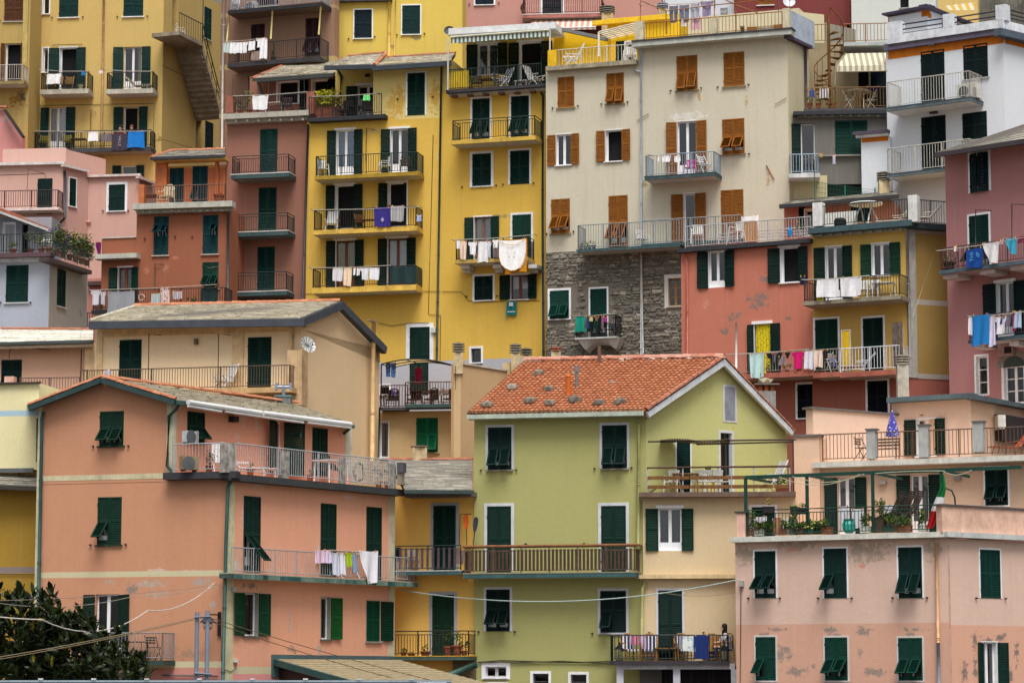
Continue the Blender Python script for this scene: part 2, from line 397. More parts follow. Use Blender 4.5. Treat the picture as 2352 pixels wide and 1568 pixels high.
# ---------------------------------------------------------------- buildings
class Bld:
    def __init__(s, name, label, cat, x, y, Y):
        p = at(x, y, Y); s.root = thing(name, label, cat, T(p.x, p.y, 0)); s.faces = []; s.holes = []; s.spec = []; s.fcol = []; s.bals = []
    def face(s, c, xa, Ya, xb, Yb, yr, ytop, ybot=None, back=5., gable=None, spots=(), grime=.5, fade=.5, low=None, bands=(), ytr=None):
        f = Fac(xa, Ya, xb, Yb, yr); zt = f.uz(xa, ytop)[1]; zb = -2. if ybot is None else f.uz(xa, ybot)[1]
        s.faces.append(f); s.holes.append([]); s.fcol.append(c)
        sp = [(f.p(x, y), rx / f.ppm, ry / f.ppm, col) for (x, y, rx, ry, col) in spots]
        lo = None if not low else (f.uz(xa, low[0])[1], low[1])
        bd = [(f.uz(xa, q[1])[1], f.uz(xa, q[0])[1], q[2]) for q in bands]
        s.spec.append((zt, zb, back, gable, sp, grime, fade, lo, bd)); return len(s.faces) - 1
    def finish(s):
        for k, f in enumerate(s.faces):
            zt, zb, back, gable, sp, grime, fade, lo, bd = s.spec[k]; H = s.holes[k]; mb = MB()
            us = sorted({0., f.L} | {min(max(q, 0), f.L) for h in H for q in h[:2]}); zs = sorted({zb, zt} | {min(max(q, zb), zt) for h in H for q in h[2:]})
            for i in range(len(us) - 1):
                for j in range(len(zs) - 1):
                    cu, cz = (us[i] + us[i + 1]) / 2, (zs[j] + zs[j + 1]) / 2
                    if us[i + 1] - us[i] < 1e-5 or zs[j + 1] - zs[j] < 1e-5: continue
                    if any(h[0] < cu < h[1] and h[2] < cz < h[3] for h in H): continue
                    mb.poly([(us[i], 0, zs[j]), (us[i + 1], 0, zs[j]), (us[i + 1], 0, zs[j + 1]), (us[i], 0, zs[j + 1])])
            if gable:
                G = []
                for x, y in gable:
                    u, z = f.uz(x, y)
                    if abs(z - zt) < .55: u, z = (0 if u < .5 else (f.L if u > f.L - .5 else u)), zt
                    G.append((u, 0, z))
                mb.poly(G)
            e = .003 * k; q = zt - e
            mb.poly([(0, 0, zb), (0, 0, zt), (0, back, q), (0, back, zb)]); mb.poly([(f.L, 0, zb), (f.L, back, zb), (f.L, back, q), (f.L, 0, zt)])
            mb.poly([(0, 0, zt), (f.L, 0, zt), (f.L, back, q), (0, back, q)]); mb.poly([(0, back, zb), (0, back, q), (f.L, back, q), (f.L, back, zb)])
            s.wall = obj('wall', mb, wallmat(s.fcol[k], sp, grime, fade, lo, bd), s.root, f.M)
        return s
    # --- trim
    def box(s, k, name, x0, x1, yt, yb, d, c, o0=.0, rough=.7, var=.22, label=None, par=None):
        """box along face k from o0 to d in front of it, seen at those pixels on its front plane"""
        f = s.faces[k]; u0, z1 = f.uz(x0, yt, d); u1 = f.uz(x1, yt, d)[0]; z0 = f.uz(x0, yb, d)[1]
        mb = MB(); mb.box(u0, u1, -d, -o0, z0, z1); o = obj(name, mb, c if not isinstance(c, tuple) else plain(c, rough, var, 0, 2.5), par or s.root, f.M)
        if label: o['label'] = label
        return o
    def pipe(s, k, pts, r=.05, c=IRONG, off=.09, name='drainpipe', n=7):
        f = s.faces[k]; mb = MB(); P = []
        for x, y in pts: u, z = f.uz(x, y, off); P.append((u, -off, z))
        mb.tube(P, r, n)
        for a, b_ in zip(P, P[1:]):           # pipe collars
            L = (Vector(b_) - Vector(a)).length
            for q in range(1, int(L / 2.2) + 1):
                p = Vector(a).lerp(Vector(b_), q * 2.2 / L); d = (Vector(b_) - Vector(a)).normalized() * .03; mb.tube([p - d, p + d], r * 1.25, n)
        return obj(name, mb, plain(c, .5, .2), s.root, f.M, True)
    def hooks(s, k, pts):
        f = s.faces[k]
        if 'catch' not in LEAF: mb = MB(); mb.box(-.02, .02, -.07, 0, -.03, .03); mb.box(-.05, .05, -.085, -.06, -.015, .015); LEAF['catch'] = mb.mesh('shutter_catch')
        for x, y in pts: u, z = f.uz(x, y); obj('shutter_catch', LEAF['catch'], plain((30, 28, 28), .6), s.root, f.M @ T(u, 0, z))
    def rail(s, k, x0, x1, yr, yb, off, c=IRON, style='bars', par=None, sides='', d=1., sp=.115, t=.013, wood=None, posts=1.15):
        f = s.faces[k]; u0, zb = f.uz(x0, yb, off); u1 = f.uz(x1, yb, off)[0]; zr = f.uz(x0, yr, off)[1]
        return mkrail(f.M, [(u0, -off), (u1, -off)], zb, zr, c, style, par or s.root, sides, d, sp, t, wood, posts)
    def balc(s, k, x0, x1, yr, ys, th=9, d=1., c=IRON, slab=None, fas=None, style='bars', sides='LR', under=(200, 198, 192), sp=.115, t=.013, wood=None, posts=1.15, ov=.06):
        f = s.faces[k]; u0, zs = f.uz(x0, ys, d); u1 = f.uz(x1, ys, d)[0]; zr = f.uz(x0, yr, d)[1]; h = th / f.ppm
        slab = slab or s.fcol[k]; mb = MB()
        mb.box(u0 - ov, u1 + ov, -d - ov, -.002, zs - h, zs, 0)
        mb.poly([(u0 - ov + .03, -d + .03, zs - h - .003), (u1 + ov - .03, -d + .03, zs - h - .003), (u1 + ov - .03, -.004, zs - h - .003), (u0 - ov + .03, -.004, zs - h - .003)], 1)
        if fas: mb.box(u0 - ov - .015, u1 + ov + .015, -d - ov - .015, -.003, zs - h * .18, zs + .012, 2)
        o = obj('balcony', mb, [plain(slab, .75, .3, 0, 2.2), plain(under, .9, .15), plain(fas or slab, .8, .2)], s.root, f.M)
        mkrail(f.M, [(u0, -d), (u1, -d)], zs + .02, zr, c, style, o, sides, d - .02, sp, t, wood, posts)
        B = Bal(f, u0, u1, d, zs, o); s.bals.append(B); return B

def mkrail(M, pts, zb, zr, c, style, par, sides='', d=1., sp=.115, t=.013, wood=None, posts=1.15):
    (u0, y), (u1, _) = pts; mb = MB(); h = zr - zb
    segs = [((u0, y), (u1, y))]
    if 'L' in sides: segs.insert(0, ((u0, y + d), (u0, y)))
    if 'R' in sides: segs.append(((u1, y), (u1, y + d)))
    for a, b in segs:
        A, B = Vector((*a, 0)), Vector((*b, 0)); L = (B - A).length
        if L < .05: continue
        def at_(q, z): p = A.lerp(B, q); return (p.x, p.y, z)
        mb.tube([at_(0, zr), at_(1, zr)], t * 1.7, 5)
        lo = zb + .07
        if style in ('bars', 'gap', 'belly'): mb.tube([at_(0, lo), at_(1, lo)], t * 1.2, 4)
        top = zr
        if style == 'gap': top = zr - .13; mb.tube([at_(0, top), at_(1, top)], t * 1.2, 4)
        if style in ('bars', 'gap'):
            n = max(2, int(L / sp))
            for i in range(1, n): mb.tube([at_(i / n, lo), at_(i / n, top)], t, 4)
        if style == 'belly':
            n = max(2, int(L / sp)); dv = (B - A).normalized(); nn = Vector((dv.y, -dv.x, 0))
            for i in range(n + 1):
                P = [Vector(at_(i / n, lo + (top - lo) * q)) + nn * (.16 * math.sin(min(1, q * 1.5) * math.pi)) for q in (0, .15, .3, .45, .66, 1)]
                mb.tube(P, t, 4)
        if style == 'three':
            for q in (.3, .62): mb.tube([at_(0, zb + h * q), at_(1, zb + h * q)], t * 1.6, 5)
        if style == 'slats':
            for q in (.08, .86): mb.tube([at_(0, zb + h * q), at_(1, zb + h * q)], t * 1.2, 4)
        np_ = max(1, round(L / posts))
        for i in range(np_ + 1): mb.tube([at_(i / np_, zb - .02), at_(i / np_, zr)], t * 1.9, 4)
        if style == 'slats':
            n = max(2, int(L / sp)); dv = (B - A).normalized(); an = math.atan2(dv.y, dv.x)
            for i in range(1, n):
                p = at_(i / n, zb + .05); k = ('slat', round(h, 2), wood)
                if k not in LEAF: q = MB(); q.box(-.045, .045, -.045, -.022, 0, h * .86); LEAF[k] = q.mesh('slat'); LEAF[k].materials.append(plain(wood, .8, .3))
                obj('slat', LEAF[k], None, par, M @ T(*p) @ RZ(an))
        if style == 'planks':
            for q in (.12, .5):
                q_ = MB(); dv = (B - A).normalized(); an = math.atan2(dv.y, dv.x); x = 0
                while x < L - .1:
                    w = min(1.55, L - x); q_ = MB(); q_.box(.01, w - .01, -.06, -.03, zb + h * q, zb + h * q + .13); obj('plank', q_, plain(wood, .8, .35, 0, 5.), par, M @ T(*(A.lerp(B, x / L))) @ RZ(an)); x += w
    return obj('railing', mb, plain(c, .5, .2, 0, 6.), par, M)

class Bal:
    """a floor to stand things on: balcony or terrace"""
    def __init__(s, f, u0, u1, d, z, o=None): s.f, s.u0, s.u1, s.d, s.z, s.o = f, u0, u1, d, z, o
    def M(s, x, off=None, rot=0, dz=0.):
        off = s.d * .5 if off is None else off
        y = 784; u = s.f.uz(x, y, off)[0]
        p0 = s.f.w(u, off, s.z); # correct for lean: iterate at the floor row
        for _ in range(2):
            c = p0 - CAM; yy = CY - FOC * c.dot(UP) / c.dot(FW); u = s.f.uz(x, yy, off)[0]; p0 = s.f.w(u, off, s.z)
        return T(p0.x, p0.y, p0.z + dz + .001) @ RZ(s.f.ang + R(rot))

# ---------------------------------------------------------------- roofs
SLATE = perobj((172, 164, 146), (216, 208, 190), .9, 'slate', 5.); SLATEG = perobj((134, 130, 120), (172, 166, 154), .9, 'slate', 5.); SLATEW = perobj((214, 210, 196), (236, 232, 220), .9, 'slate', 5.)
CLAY = perobj((176, 108, 78), (206, 142, 108), .85, 'clay_tile', 6.); CLAYD = perobj((150, 92, 70), (188, 124, 96), .85, 'clay_tile', 6.)
def lerp4(P, s, t): return (P[0].lerp(P[1], s)).lerp(P[3].lerp(P[2], s), t)
def slates(b, P, rows, wid, mat, name='roof', th=.035, par=None, deck=(96, 90, 84)):
    """P = eave left, eave right, ridge right, ridge left (world); overlapping stone slates, laid in uneven courses"""
    mb = MB(); n = (P[1] - P[0]).cross(P[3] - P[0]).normalized()
    if n.z < 0: n = -n
    dk = MB(); dk.poly([p - n * .02 for p in P]); dk.poly([p - n * .14 for p in reversed(P)])
    for i in range(4): a, c = P[i], P[(i + 1) % 4]; dk.poly([a - n * .02, a - n * .14, c - n * .14, c - n * .02])
    ro = obj(name, dk, plain(deck, .9), par or b.root)
    L = (P[1] - P[0]).length
    for r in range(rows):
        t0, t1 = r / rows, min(1, (r + 1.25) / rows); x = -rnd(0, wid) / L
        while x < 1:
            w = wid * rnd(.6, 1.5) / L; a, c = max(0, x), min(1, x + w * .985); x += w
            if c - a < .002: continue
            j = rnd(-.12, .12) / rows; up = th * rnd(.7, 1.35)
            q = [lerp4(P, a, max(0, t0 + j)) + n * up, lerp4(P, c, max(0, t0 + j + rnd(-.05, .05) / rows)) + n * up, lerp4(P, c, t1) + n * .002, lerp4(P, a, t1) + n * .002]
            mb.poly(q); mb.poly([q[0] - n * up, q[1] - n * up, q[1], q[0]])
    o = obj('slate', mb, mat, ro); o['kind'] = 'stuff'; return ro
def ridge(b, p, q, n, r=.11, mat=None, par=None, name='ridge_tile'):
    p, q = Vector(p), Vector(q); d = (q - p) / n; L = d.length
    k = (name, round(L, 2), r)
    if k not in LEAF:
        mb = MB()
        for i in range(5):
            a0, a1 = math.pi * i / 5, math.pi * (i + 1) / 5
            for (x0, x1, ra, rb) in ((0, L * 1.06, r, r * .86),):
                mb.poly([(x0, ra * math.cos(a0), ra * math.sin(a0)), (x1, rb * math.cos(a0), rb * math.sin(a0)), (x1, rb * math.cos(a1), rb * math.sin(a1)), (x0, ra * math.cos(a1), ra * math.sin(a1))])
        mb.poly([(0, r * math.cos(math.pi * i / 5), r * math.sin(math.pi * i / 5)) for i in range(6)])
        LEAF[k] = mb.mesh(name); LEAF[k].materials.append(mat or CLAY)
    z = d.normalized().to_track_quat('X', 'Z').to_matrix().to_4x4()
    for i in range(n):
        c = p + d * i; obj(name, LEAF[k], None, par or b.root, T(*c) @ z @ T(0, rnd(-.01, .01), rnd(-.008, .01)))
def beam(b, p, q, w, h, c, name='gutter', par=None, rough=.6):
    p, q = Vector(p), Vector(q); d = q - p; L = d.length; z = d.normalized().to_track_quat('X', 'Z').to_matrix().to_4x4()
    mb = MB(); mb.box(0, L, -w / 2, w / 2, -h, 0); return obj(name, mb, plain(c, rough, .2, 0, 2.), par or (b.root if b else None), T(*p) @ z)
# ================================================================ the ground: street, and the hill the village climbs
gm = MB()
prof = [(-200, -.5), (60, -.4), (101, 0), (106, 1.5), (112, 5), (120, 9), (130, 13), (142, 19), (160, 27), (220, 60), (400, 120)]
xs = [-500, -200, -60, -30, -10, 0, 10, 30, 60, 200, 500]
for (Ya, za), (Yb, zb) in zip(prof, prof[1:]):
    for xa, xb in zip(xs, xs[1:]): gm.poly([(xa, Ya, za - 2), (xb, Ya, za - 2), (xb, Yb, zb - 2), (xa, Yb, zb - 2)])
tag(obj('ground', gm, plain((96, 92, 84), .95, .3, 0, .6)), kind='structure')

BB = {}
def H(key, label, x, y, Y, cat='house', name='house'):
    b = Bld(name, label, cat, x, y, Y); BB[key] = b; return b

# ---- far left mustard house with brown shutters
b = H('B1', 'mustard house with brown shutters cut by the top left corner', 30, 250, 138)
b.face((186, 158, 92), -60, 138.2, 66, 138, 200, -60, None, spots=[(40, 230, 30, 26, (150, 110, 40)), (50, 220, 12, 20, (90, 84, 74))], grime=1)
win(b, 0, 10, -6, 53, 49, 'C', (104, 62, 36)); b.hooks(0, [(0, 48), (61, 48)])
win(b, 0, 12, 100, 47, 188, 'O', (104, 62, 36), ins='dark', lw=10, rw=9)
b.balc(0, -30, 53, 150, 187, 8, .9, (190, 180, 170), slab=(150, 130, 84))
b.box(0, 'pilaster', 55, 66, -60, 202, .12, (196, 172, 104)); b.finish()

# ---- big left ochre-yellow house
b = H('B2', 'tall ochre yellow house with outside stair, three rows of balconies and people', 220, 300, 140)
b.face((208, 178, 108), 62, 140.5, 373, 139.7, 200, -60, spots=[(366, 315, 8, 10, (150, 118, 60))], grime=.35)
b.face((188, 160, 98), 373, 139.7, 508, 146.2, 200, -60, back=1.5, grime=.5)  # side wall: front colour darkened, its shade put into the paint
G2 = (20, 62, 60)
win(b, 0, 99, -20, 113, 32, 'N', ins='one', sur=3); win(b, 0, 136, -14, 180, 40, 'C', G2, sill=WHITE); win(b, 0, 284, -14, 329, 38, 'C', G2, sill=WHITE)
b.hooks(0, [(120, 41), (191, 40), (270, 39), (339, 38)])
win(b, 0, 99, 111, 110, 166, 'N', ins='one', sur=3)
win(b, 0, 137, 110, 175, 206, 'O', G2, ins='dark', sur=3, lw=25, rw=22); win(b, 0, 284, 108, 325, 205, 'O', G2, ins='glass', lw=24, rw=21)
win(b, 0, 113, 247, 151, 342, 'O', G2, ins='curtain', lw=20, rw=22); win(b, 0, 283, 246, 319, 342, 'O', G2, ins='dark', lw=22, rw=20)
win(b, 0, 279, 380, 313, 420, 'O', G2, ins='one', lw=20, rw=18)
P1 = b.balc(0, 95, 201, 169, 207, 11, 1.0, IRON, (186, 180, 164)); P2 = b.balc(0, 246, 350, 168, 206, 11, 1.0, IRON, (186, 180, 164)); P3 = b.balc(0, 80, 345, 304, 343, 10, 1.0, IRON, (72, 72, 76), under=(150, 140, 120))
b.pipe(0, [(239, -40), (236, 160), (233, 300), (232, 420)], .055, (206, 166, 120))
b.pipe(0, [(83, 290), (84, 243), (354, 238), (352, 320), (376, 321), (440, 340)], .012, (60, 56, 50), .03, 'cable', 4)
b.pipe(0, [(208, 343), (209, 252), (221, 259)], .02, IRON, .1, 'line_bracket', 5); b.pipe(0, [(119, 104), (190, 102)], .015, IRON, .06, 'conduit', 4)
win(b, 1, 469, 18, 485, 91, 'C', G2, sill=CONC); win(b, 1, 396, -30, 409, 72, 'N', ins=None, sc=(60, 40, 36)); win(b, 1, 450, 275, 463, 345, 'N', ins=None); win(b, 1, 471, 280, 489, 345, 'C', (20, 40, 40))
f = b.faces[1]; mb = MB()                      # landing and stair slab climbing along the side wall
u0, z0 = f.uz(386, 75, .9); u1 = f.uz(440, 90, .9)[0]; d = 1.5
mb.box(u0 - .1, u1, -1.6, 0, z0 - .2, z0)
ua, za = u1, z0 - .1; ub, zb = f.uz(496, 262, 1.2); n = 13
lo, hi = [(ua, za - .3), (ub, zb - .3)], [(ua, za - .08), (ub, zb - .08)]
for y in (-1.55, -.02): mb.poly([(lo[0][0], y, lo[0][1]), (lo[1][0], y, lo[1][1]), (hi[1][0], y, hi[1][1]), (hi[0][0], y, hi[0][1])])
mb.poly([(lo[0][0], -1.55, lo[0][1]), (lo[0][0], -.02, lo[0][1]), (lo[1][0], -.02, lo[1][1]), (lo[1][0], -1.55, lo[1][1])]); mb.poly([(lo[1][0], -1.55, lo[1][1]), (lo[1][0], -.02, lo[1][1]), (hi[1][0], -.02, hi[1][1]), (hi[1][0], -1.55, hi[1][1])])
for i in range(n):
    q0, q1 = i / n, (i + 1) / n; A = ua + (ub - ua) * q0; B_ = ua + (ub - ua) * q1; Z = za + (zb - za) * q0
    mb.box(A, B_ + .03, -1.5, -.05, Z - .16 + (zb - za) / n, Z)
st = obj('stair', mb, plain((150, 138, 120), .95, .35, 0, 2.), b.root, f.M)
rb = MB(); rb.tube([(u0, -1.55, z0 + 1), (u1, -1.55, z0 + 1), (ub, -1.5, zb + .9)], .03, 5); rb.tube([(u1, -1.55, z0 + .5), (ub, -1.5, zb + .45)], .02, 5)
for i in range(11): q = i / 10; rb.tube([(u0 + (u1 - u0) * q, -1.55, z0), (u0 + (u1 - u0) * q, -1.55, z0 + 1)], .014, 4)
for i in range(5): q = i / 4; rb.tube([(ua + (ub - ua) * q, -1.52, za + (zb - za) * q - .2), (ua + (ub - ua) * q, -1.52, za + (zb - za) * q + 1)], .022, 4)
rb.tube([(u1, -1.55, z0), (u1, -1.55, z0 + 4.5)], .025, 5)
obj('handrail', rb, plain(IRON), st, f.M)
b.box(1, 'string_course', 374, 508, 150, 152, .03, (170, 138, 76)); LAND = Bal(f, u0, u1, 1.5, z0); b.finish()

# ---- brown house with washing
b = H('B3', 'brown house with maroon shutters, dark iron balconies and white downpipe', 630, 100, 134)
b.face((150, 116, 96), 506, 136, 768, 133.9, 100, -60, back=.6, grime=.7, bands=[(150, 162, (190, 166, 110)), (262, 272, (190, 166, 110)), (33, 41, (176, 150, 110))])
win(b, 0, 577, 56, 608, 120, 'F', MAROON, ang=30); win(b, 0, 702, 42, 736, 128, 'F', MAROON, ang=28); win(b, 0, 571, 175, 588, 226, 'C', MAROON); win(b, 0, 590, -50, 640, 14, 'C', MAROON)
P4 = b.balc(0, 526, 733, 104, 147, 10, 1.15, IRON, (60, 58, 62), under=(120, 104, 92)); P5 = b.balc(0, 527, 738, -18, 25, 9, 1.15, ZINC, (44, 42, 46), under=(104, 84, 72))
b.pipe(0, [(516, -40), (512, 150), (510, 345)], .06, (206, 200, 186), .14)
f = P4.f
for xa, ya, xb, yb in ((527, 35, 521, 96), (626, 24, 622, 90), (737, 14, 732, 80)): b.pipe(0, [(xa, ya), (xb, yb)], .045, (196, 184, 120), 1.1, 'awning_pole', 6)
b.finish()

# ---- upper yellow house
b = H('B4', 'pale yellow house wall above the slate roofs, two white framed windows', 900, 60, 137)
b.face((222, 194, 94), 766, 135.4, 1062, 134.9, 60, -60, back=2.2, spots=[(956, 88, 14, 8, (150, 140, 110)), (900, 108, 10, 8, (170, 150, 100))], grime=.55)
win(b, 0, 814, 23, 854, 88, 'C', NAVYG, sur=3); win(b, 0, 924, 13, 965, 79, 'C', (18, 60, 58), sur=3)
b.hooks(0, [(801, 90), (861, 85), (912, 81), (975, 78)]); b.pipe(0, [(895, -20), (893, 134)], .07, (214, 178, 92)); b.pipe(0, [(909, -20), (906, 134)], .02, (214, 186, 110))
b.box(0, 'gutter', 770, 900, -5, 4, .3, (70, 66, 72)); b.pipe(0, [(770, 5), (766, 130)], .05, (150, 140, 120)); b.finish()

# ---- pink house top centre
b = H('B5', 'rose pink house at the top with bellied iron balcony and striped awning', 1280, 40, 143)
b.face((198, 146, 136), 1060, 144, 1520, 143, 40, -60, back=2.5, grime=.4)
win(b, 0, 1092, -30, 1134, 11, 'C', NAVYG, sur=4); b.hooks(0, [(1078, 11), (1146, 8)])
win(b, 0, 1246, -50, 1290, 33, 'C', NAVYG, sur=6)
b.balc(0, 1202, 1382, -6, 34, 9, .9, (84, 50, 52), (190, 120, 112), style='belly', fas=(206, 200, 192)); b.finish()
b.box(0, 'lower_wall', 1300, 1440, 60, 130, .02, (96, 48, 48))

# ---- terracotta house
b = H('B6', 'narrow terracotta house with three identical green door balconies, roof terrace', 610, 480, 128)
b.face((152, 106, 90), 519, 128.5, 704, 127.6, 480, 262, spots=[(530, 580, 14, 60, (140, 96, 80))], grime=.5, fade=.5)
for (x0, x1, y0, y1, aj) in ((598, 637, 297, 399, 6), (594, 635, 431, 532, 0), (591, 631, 567, 669, 0)): win(b, 0, x0, y0, x1, y1, 'C', (18, 62, 56), ajar=aj)
for (x0, x1, yr, ys) in ((534, 662, 360, 401), (528, 660, 494, 534), (526, 657, 628, 671)): b.balc(0, x0, x1, yr, ys, 11, 1.05, IRON if yr < 400 else IRONG, (62, 86, 88), fas=(192, 188, 184), style='gap', under=(110, 116, 116))
b.box(0, 'terrace_slab', 512, 710, 262, 274, .55, (178, 174, 162)); b.box(0, 'cornice', 518, 706, 274, 284, .3, (172, 168, 158))
for i in range(7): x = 540 + i * 25.5; b.box(0, 'corbel', x, x + 5, 274.5 - i * .6, 280 - i * .6, .45, (186, 182, 172), .3)
TB6 = Bal(b.faces[0], 0, 3.8, -1.2, b.faces[0].uz(610, 259, .4)[1])
b.rail(0, 536, 704, 223, 259, .35, IRON); b.box(0, 'pier', 519, 535, 220, 260, .5, (156, 98, 80), 0.1); b.box(0, 'pier', 704, 722, 211, 262, .5, (156, 98, 80), .1)
k = b.face((150, 104, 86), 573, 131.6, 778, 130.6, 230, 176, 262, back=3, grime=.6)
win(b, k, 638, 187, 684, 238, 'N', sur=4, ins='dark'); win(b, k, 689, 184, 708, 254, 'C', DGREEN); win(b, k, 718, 184, 752, 238, 'O', DGREEN, lv='R', sur=4, ins='dark', rw=22)
b.pipe(k, [(533, 258), (535, 173), (616, 170), (617, 256)], .012, IRONG, 1.6, 'line_frame', 4); b.pipe(k, [(700, 250), (698, 168), (616, 170)], .012, IRONG, 1.6, 'line_frame', 4)
b.pipe(k, [(594, 190), (600, 222)], .1, (120, 116, 108), .4, 'chimney_pipe')
# slate roofs above the terrace
P = [at(579, 181, 130.2), at(765, 169, 129.4), at(880, 131, 134.5), at(664, 146, 134.5)]; slates(b, P, 14, .45, SLATE, th=.05)
ridge(b, P[0], P[3], 9, .1, CLAYD); ridge(b, at(664, 146, 134.5), at(835, 132, 134.4), 13, .1, CLAYD); beam(b, at(590, 183, 130), at(765, 171, 129.2), .14, .14, (60, 66, 66))
b.finish()

# ---- main yellow house, left half
YEL = (224, 184, 84)
b = H('B7', 'tall deep yellow house with three wide balconies and a roof terrace', 860, 480, 126.5)
b.face(YEL, 704, 127.3, 1016, 125.7, 480, 276, spots=[(885, 340, 16, 22, (232, 206, 140)), (1004, 360, 6, 18, (230, 208, 150)), (870, 300, 60, 10, (226, 200, 130))], grime=.4, low=(869, (178, 178, 186)))
k2 = b.face((228, 206, 132), 857, 126.52, 1036, 125.6, 220, 146, 278, back=3, spots=[(916, 236, 40, 60, (218, 172, 76)), (1000, 222, 30, 60, (218, 172, 76)), (900, 268, 30, 8, (236, 214, 160))], grime=.4)
k3 = b.face((220, 192, 108), 770, 129.35, 872, 128.9, 220, 160, 278, back=3, grime=.5)
win(b, k2, 936, 168, 976, 265, 'C', (16, 56, 46), sur=4); b.hooks(k2, [(914, 228), (995, 223)])
win(b, k3, 822, 197, 866, 268, 'O', (18, 56, 46), sur=4, lw=26, rw=8, lint=6); b.pipe(k3, [(775, 160), (784, 176), (781, 225)], .06, (60, 92, 92)); b.box(k3, 'wall_lamp', 838, 848, 170, 176, .15, (50, 44, 34))
b.box(0, 'terrace_slab', 706, 884, 271, 280, .5, (46, 48, 54)); b.rail(0, 710, 876, 224, 270, .42, IRON); b.rail(0, 876, 877, 221, 268, .42, IRON)
TB7 = Bal(b.faces[0], 0, 3.4, -.8, b.faces[0].uz(780, 269, .3)[1])
for (x0, y0, x1, y1, ii, fcx, kw) in ((773, 299, 813, 402, 'curtain', WHITE, dict(cur=(150, 168, 196))), (897, 296, 937, 395, 'glass', WHITE, {}), (770, 425, 812, 525, 'dark', WHITE, {}), (891, 420, 934, 520, 'dark', WHITE, dict(lv='L')), (771, 552, 815, 659, 'curtain', (110, 66, 44), dict(cur=(150, 130, 50))), (890, 547, 934, 655, 'curtain', (110, 66, 44), dict(cur=(210, 208, 214)))):
    win(b, 0, x0, y0, x1, y1, 'O', DGREEN, ins=ii, fc=fcx, sur=3, lint=5, lw=21, rw=21, **kw)
win(b, 0, 927, 420, 935, 518, 'C', DGREEN, ins=None, name='shutter_edge')
P6 = b.balc(0, 726, 957, 360, 405, 9, 1.1, IRONG, (168, 138, 48), under=(186, 180, 160)); P7 = b.balc(0, 722, 955, 484, 530, 10, 1.1, (40, 40, 34), YEL); P8 = b.balc(0, 719, 953, 618, 662, 13, 1.1, (40, 44, 38), YEL)
win(b, 0, 941, 751, 987, 882, 'C', (14, 50, 42), sur=9)
b.pipe(0, [(1014, 146), (1009, 480), (1003, 830)], .05, IRONG, .1); b.pipe(0, [(995, 310), (990, 500), (984, 720), (1012, 724), (1011, 828)], .014, (90, 84, 60), .03, 'cable', 4)
b.pipe(0, [(708, 285), (702, 480), (695, 690)], .06, (66, 64, 70), .12); b.pipe(0, [(840, 370), (842, 294), (861, 299)], .02, IRON, .1, 'line_bracket', 5)
b.pipe(0, [(700, 675), (880, 668), (1012, 669)], .012, (120, 100, 50), .03, 'cable', 4); b.pipe(0, [(870, 742), (900, 748), (940, 742), (985, 741)], .012, (60, 56, 46), .05, 'cable', 4)
b.box(0, 'meter_box', 989, 1000, 752, 764, .15, (206, 206, 200))
P = [b.faces[k2].p(744, 153, .7), b.faces[k2].p(860, 149.5, .7), at(888, 122, 130.4), at(800, 130, 131)]; slates(b, P, 9, .4, SLATE, th=.05); ridge(b, P[3], P[2], 8, .1, CLAYD); ridge(b, P[1], P[2], 5, .1, CLAY)
P = [b.faces[k2].p(856, 152, .7), b.faces[k2].p(1034, 141, .7), at(1046, 123, 129), at(890, 133, 130)]; slates(b, P, 7, .4, SLATE, th=.05); ridge(b, P[3], P[2], 12, .1, CLAYD)
beam(b, b.faces[k2].p(746, 152, .75), b.faces[k2].p(860, 149.5, .75), .16, .2, (58, 66, 74)); beam(b, b.faces[k2].p(856, 153, .78), b.faces[k2].p(1036, 141, .78), .16, .22, (58, 66, 74))
b.finish()

# ---- main yellow house, right half
b = H('B8', 'slim yellow house with green awning terrace on top and corbelled balcony', 1130, 480, 125)
b.face((222, 182, 80), 1015, 125.7, 1253, 124.2, 480, 208, spots=[(1150, 497, 50, 8, (160, 150, 110))], grime=.4, low=(828, (180, 180, 188)))
k2 = b.face((222, 188, 84), 1072, 127.6, 1262, 126.6, 150, 70, 212, back=3)
win(b, k2, 1098, 101, 1143, 172, 'O', DGREEN, sur=4, lw=26, rw=22, ajar=2); win(b, k2, 1193, 97, 1243, 195, 'O', DGREEN, sur=6, ins='dark', lw=24, rw=26, ajar=2)
b.box(0, 'terrace_slab', 1024, 1252, 207, 214, .75, (58, 56, 62)); b.box(0, 'soffit', 1030, 1252, 214, 221, .5, (196, 194, 188))
for i in range(6): b.box(0, 'corbel', 1036 + i * 36, 1048 + i * 36, 219 - i * 2, 223 - i * 2, .6, (110, 56, 48), .3)
b.rail(0, 1030, 1243, 161, 207, .65, IRONG); TB8 = Bal(b.faces[0], 0, 4.5, -.1, b.faces[0].uz(1130, 203, .6)[1])
p = b.faces[0]; b.box(0, 'yellow_panel', 1030, 1076, 165, 206, .62, (206, 172, 30), .6)
for (x0, x1, y0, y1) in ((1085, 1125, 227, 322), (1174, 1215, 221, 315)): win(b, 0, x0, y0, x1, y1, 'F', (14, 50, 44), sur=5, ang=33)
P9 = b.balc(0, 1040, 1228, 278, 324, 9, 1.1, IRONG, (214, 178, 80), style='gap')
win(b, 0, 1085, 353, 1128, 427, 'C', (14, 52, 46), sur=6); win(b, 0, 1172, 346, 1216, 423, 'C', (14, 52, 46), sur=5); b.hooks(0, [(1062, 430), (1140, 426), (1156, 424), (1226, 421)])
win(b, 0, 1089, 498, 1127, 600, 'O', (16, 56, 48), sur=3, ins='curtain', fc=(130, 90, 70), lw=21, rw=20); win(b, 0, 1177, 493, 1220, 594, 'C', (20, 66, 54), sur=5)
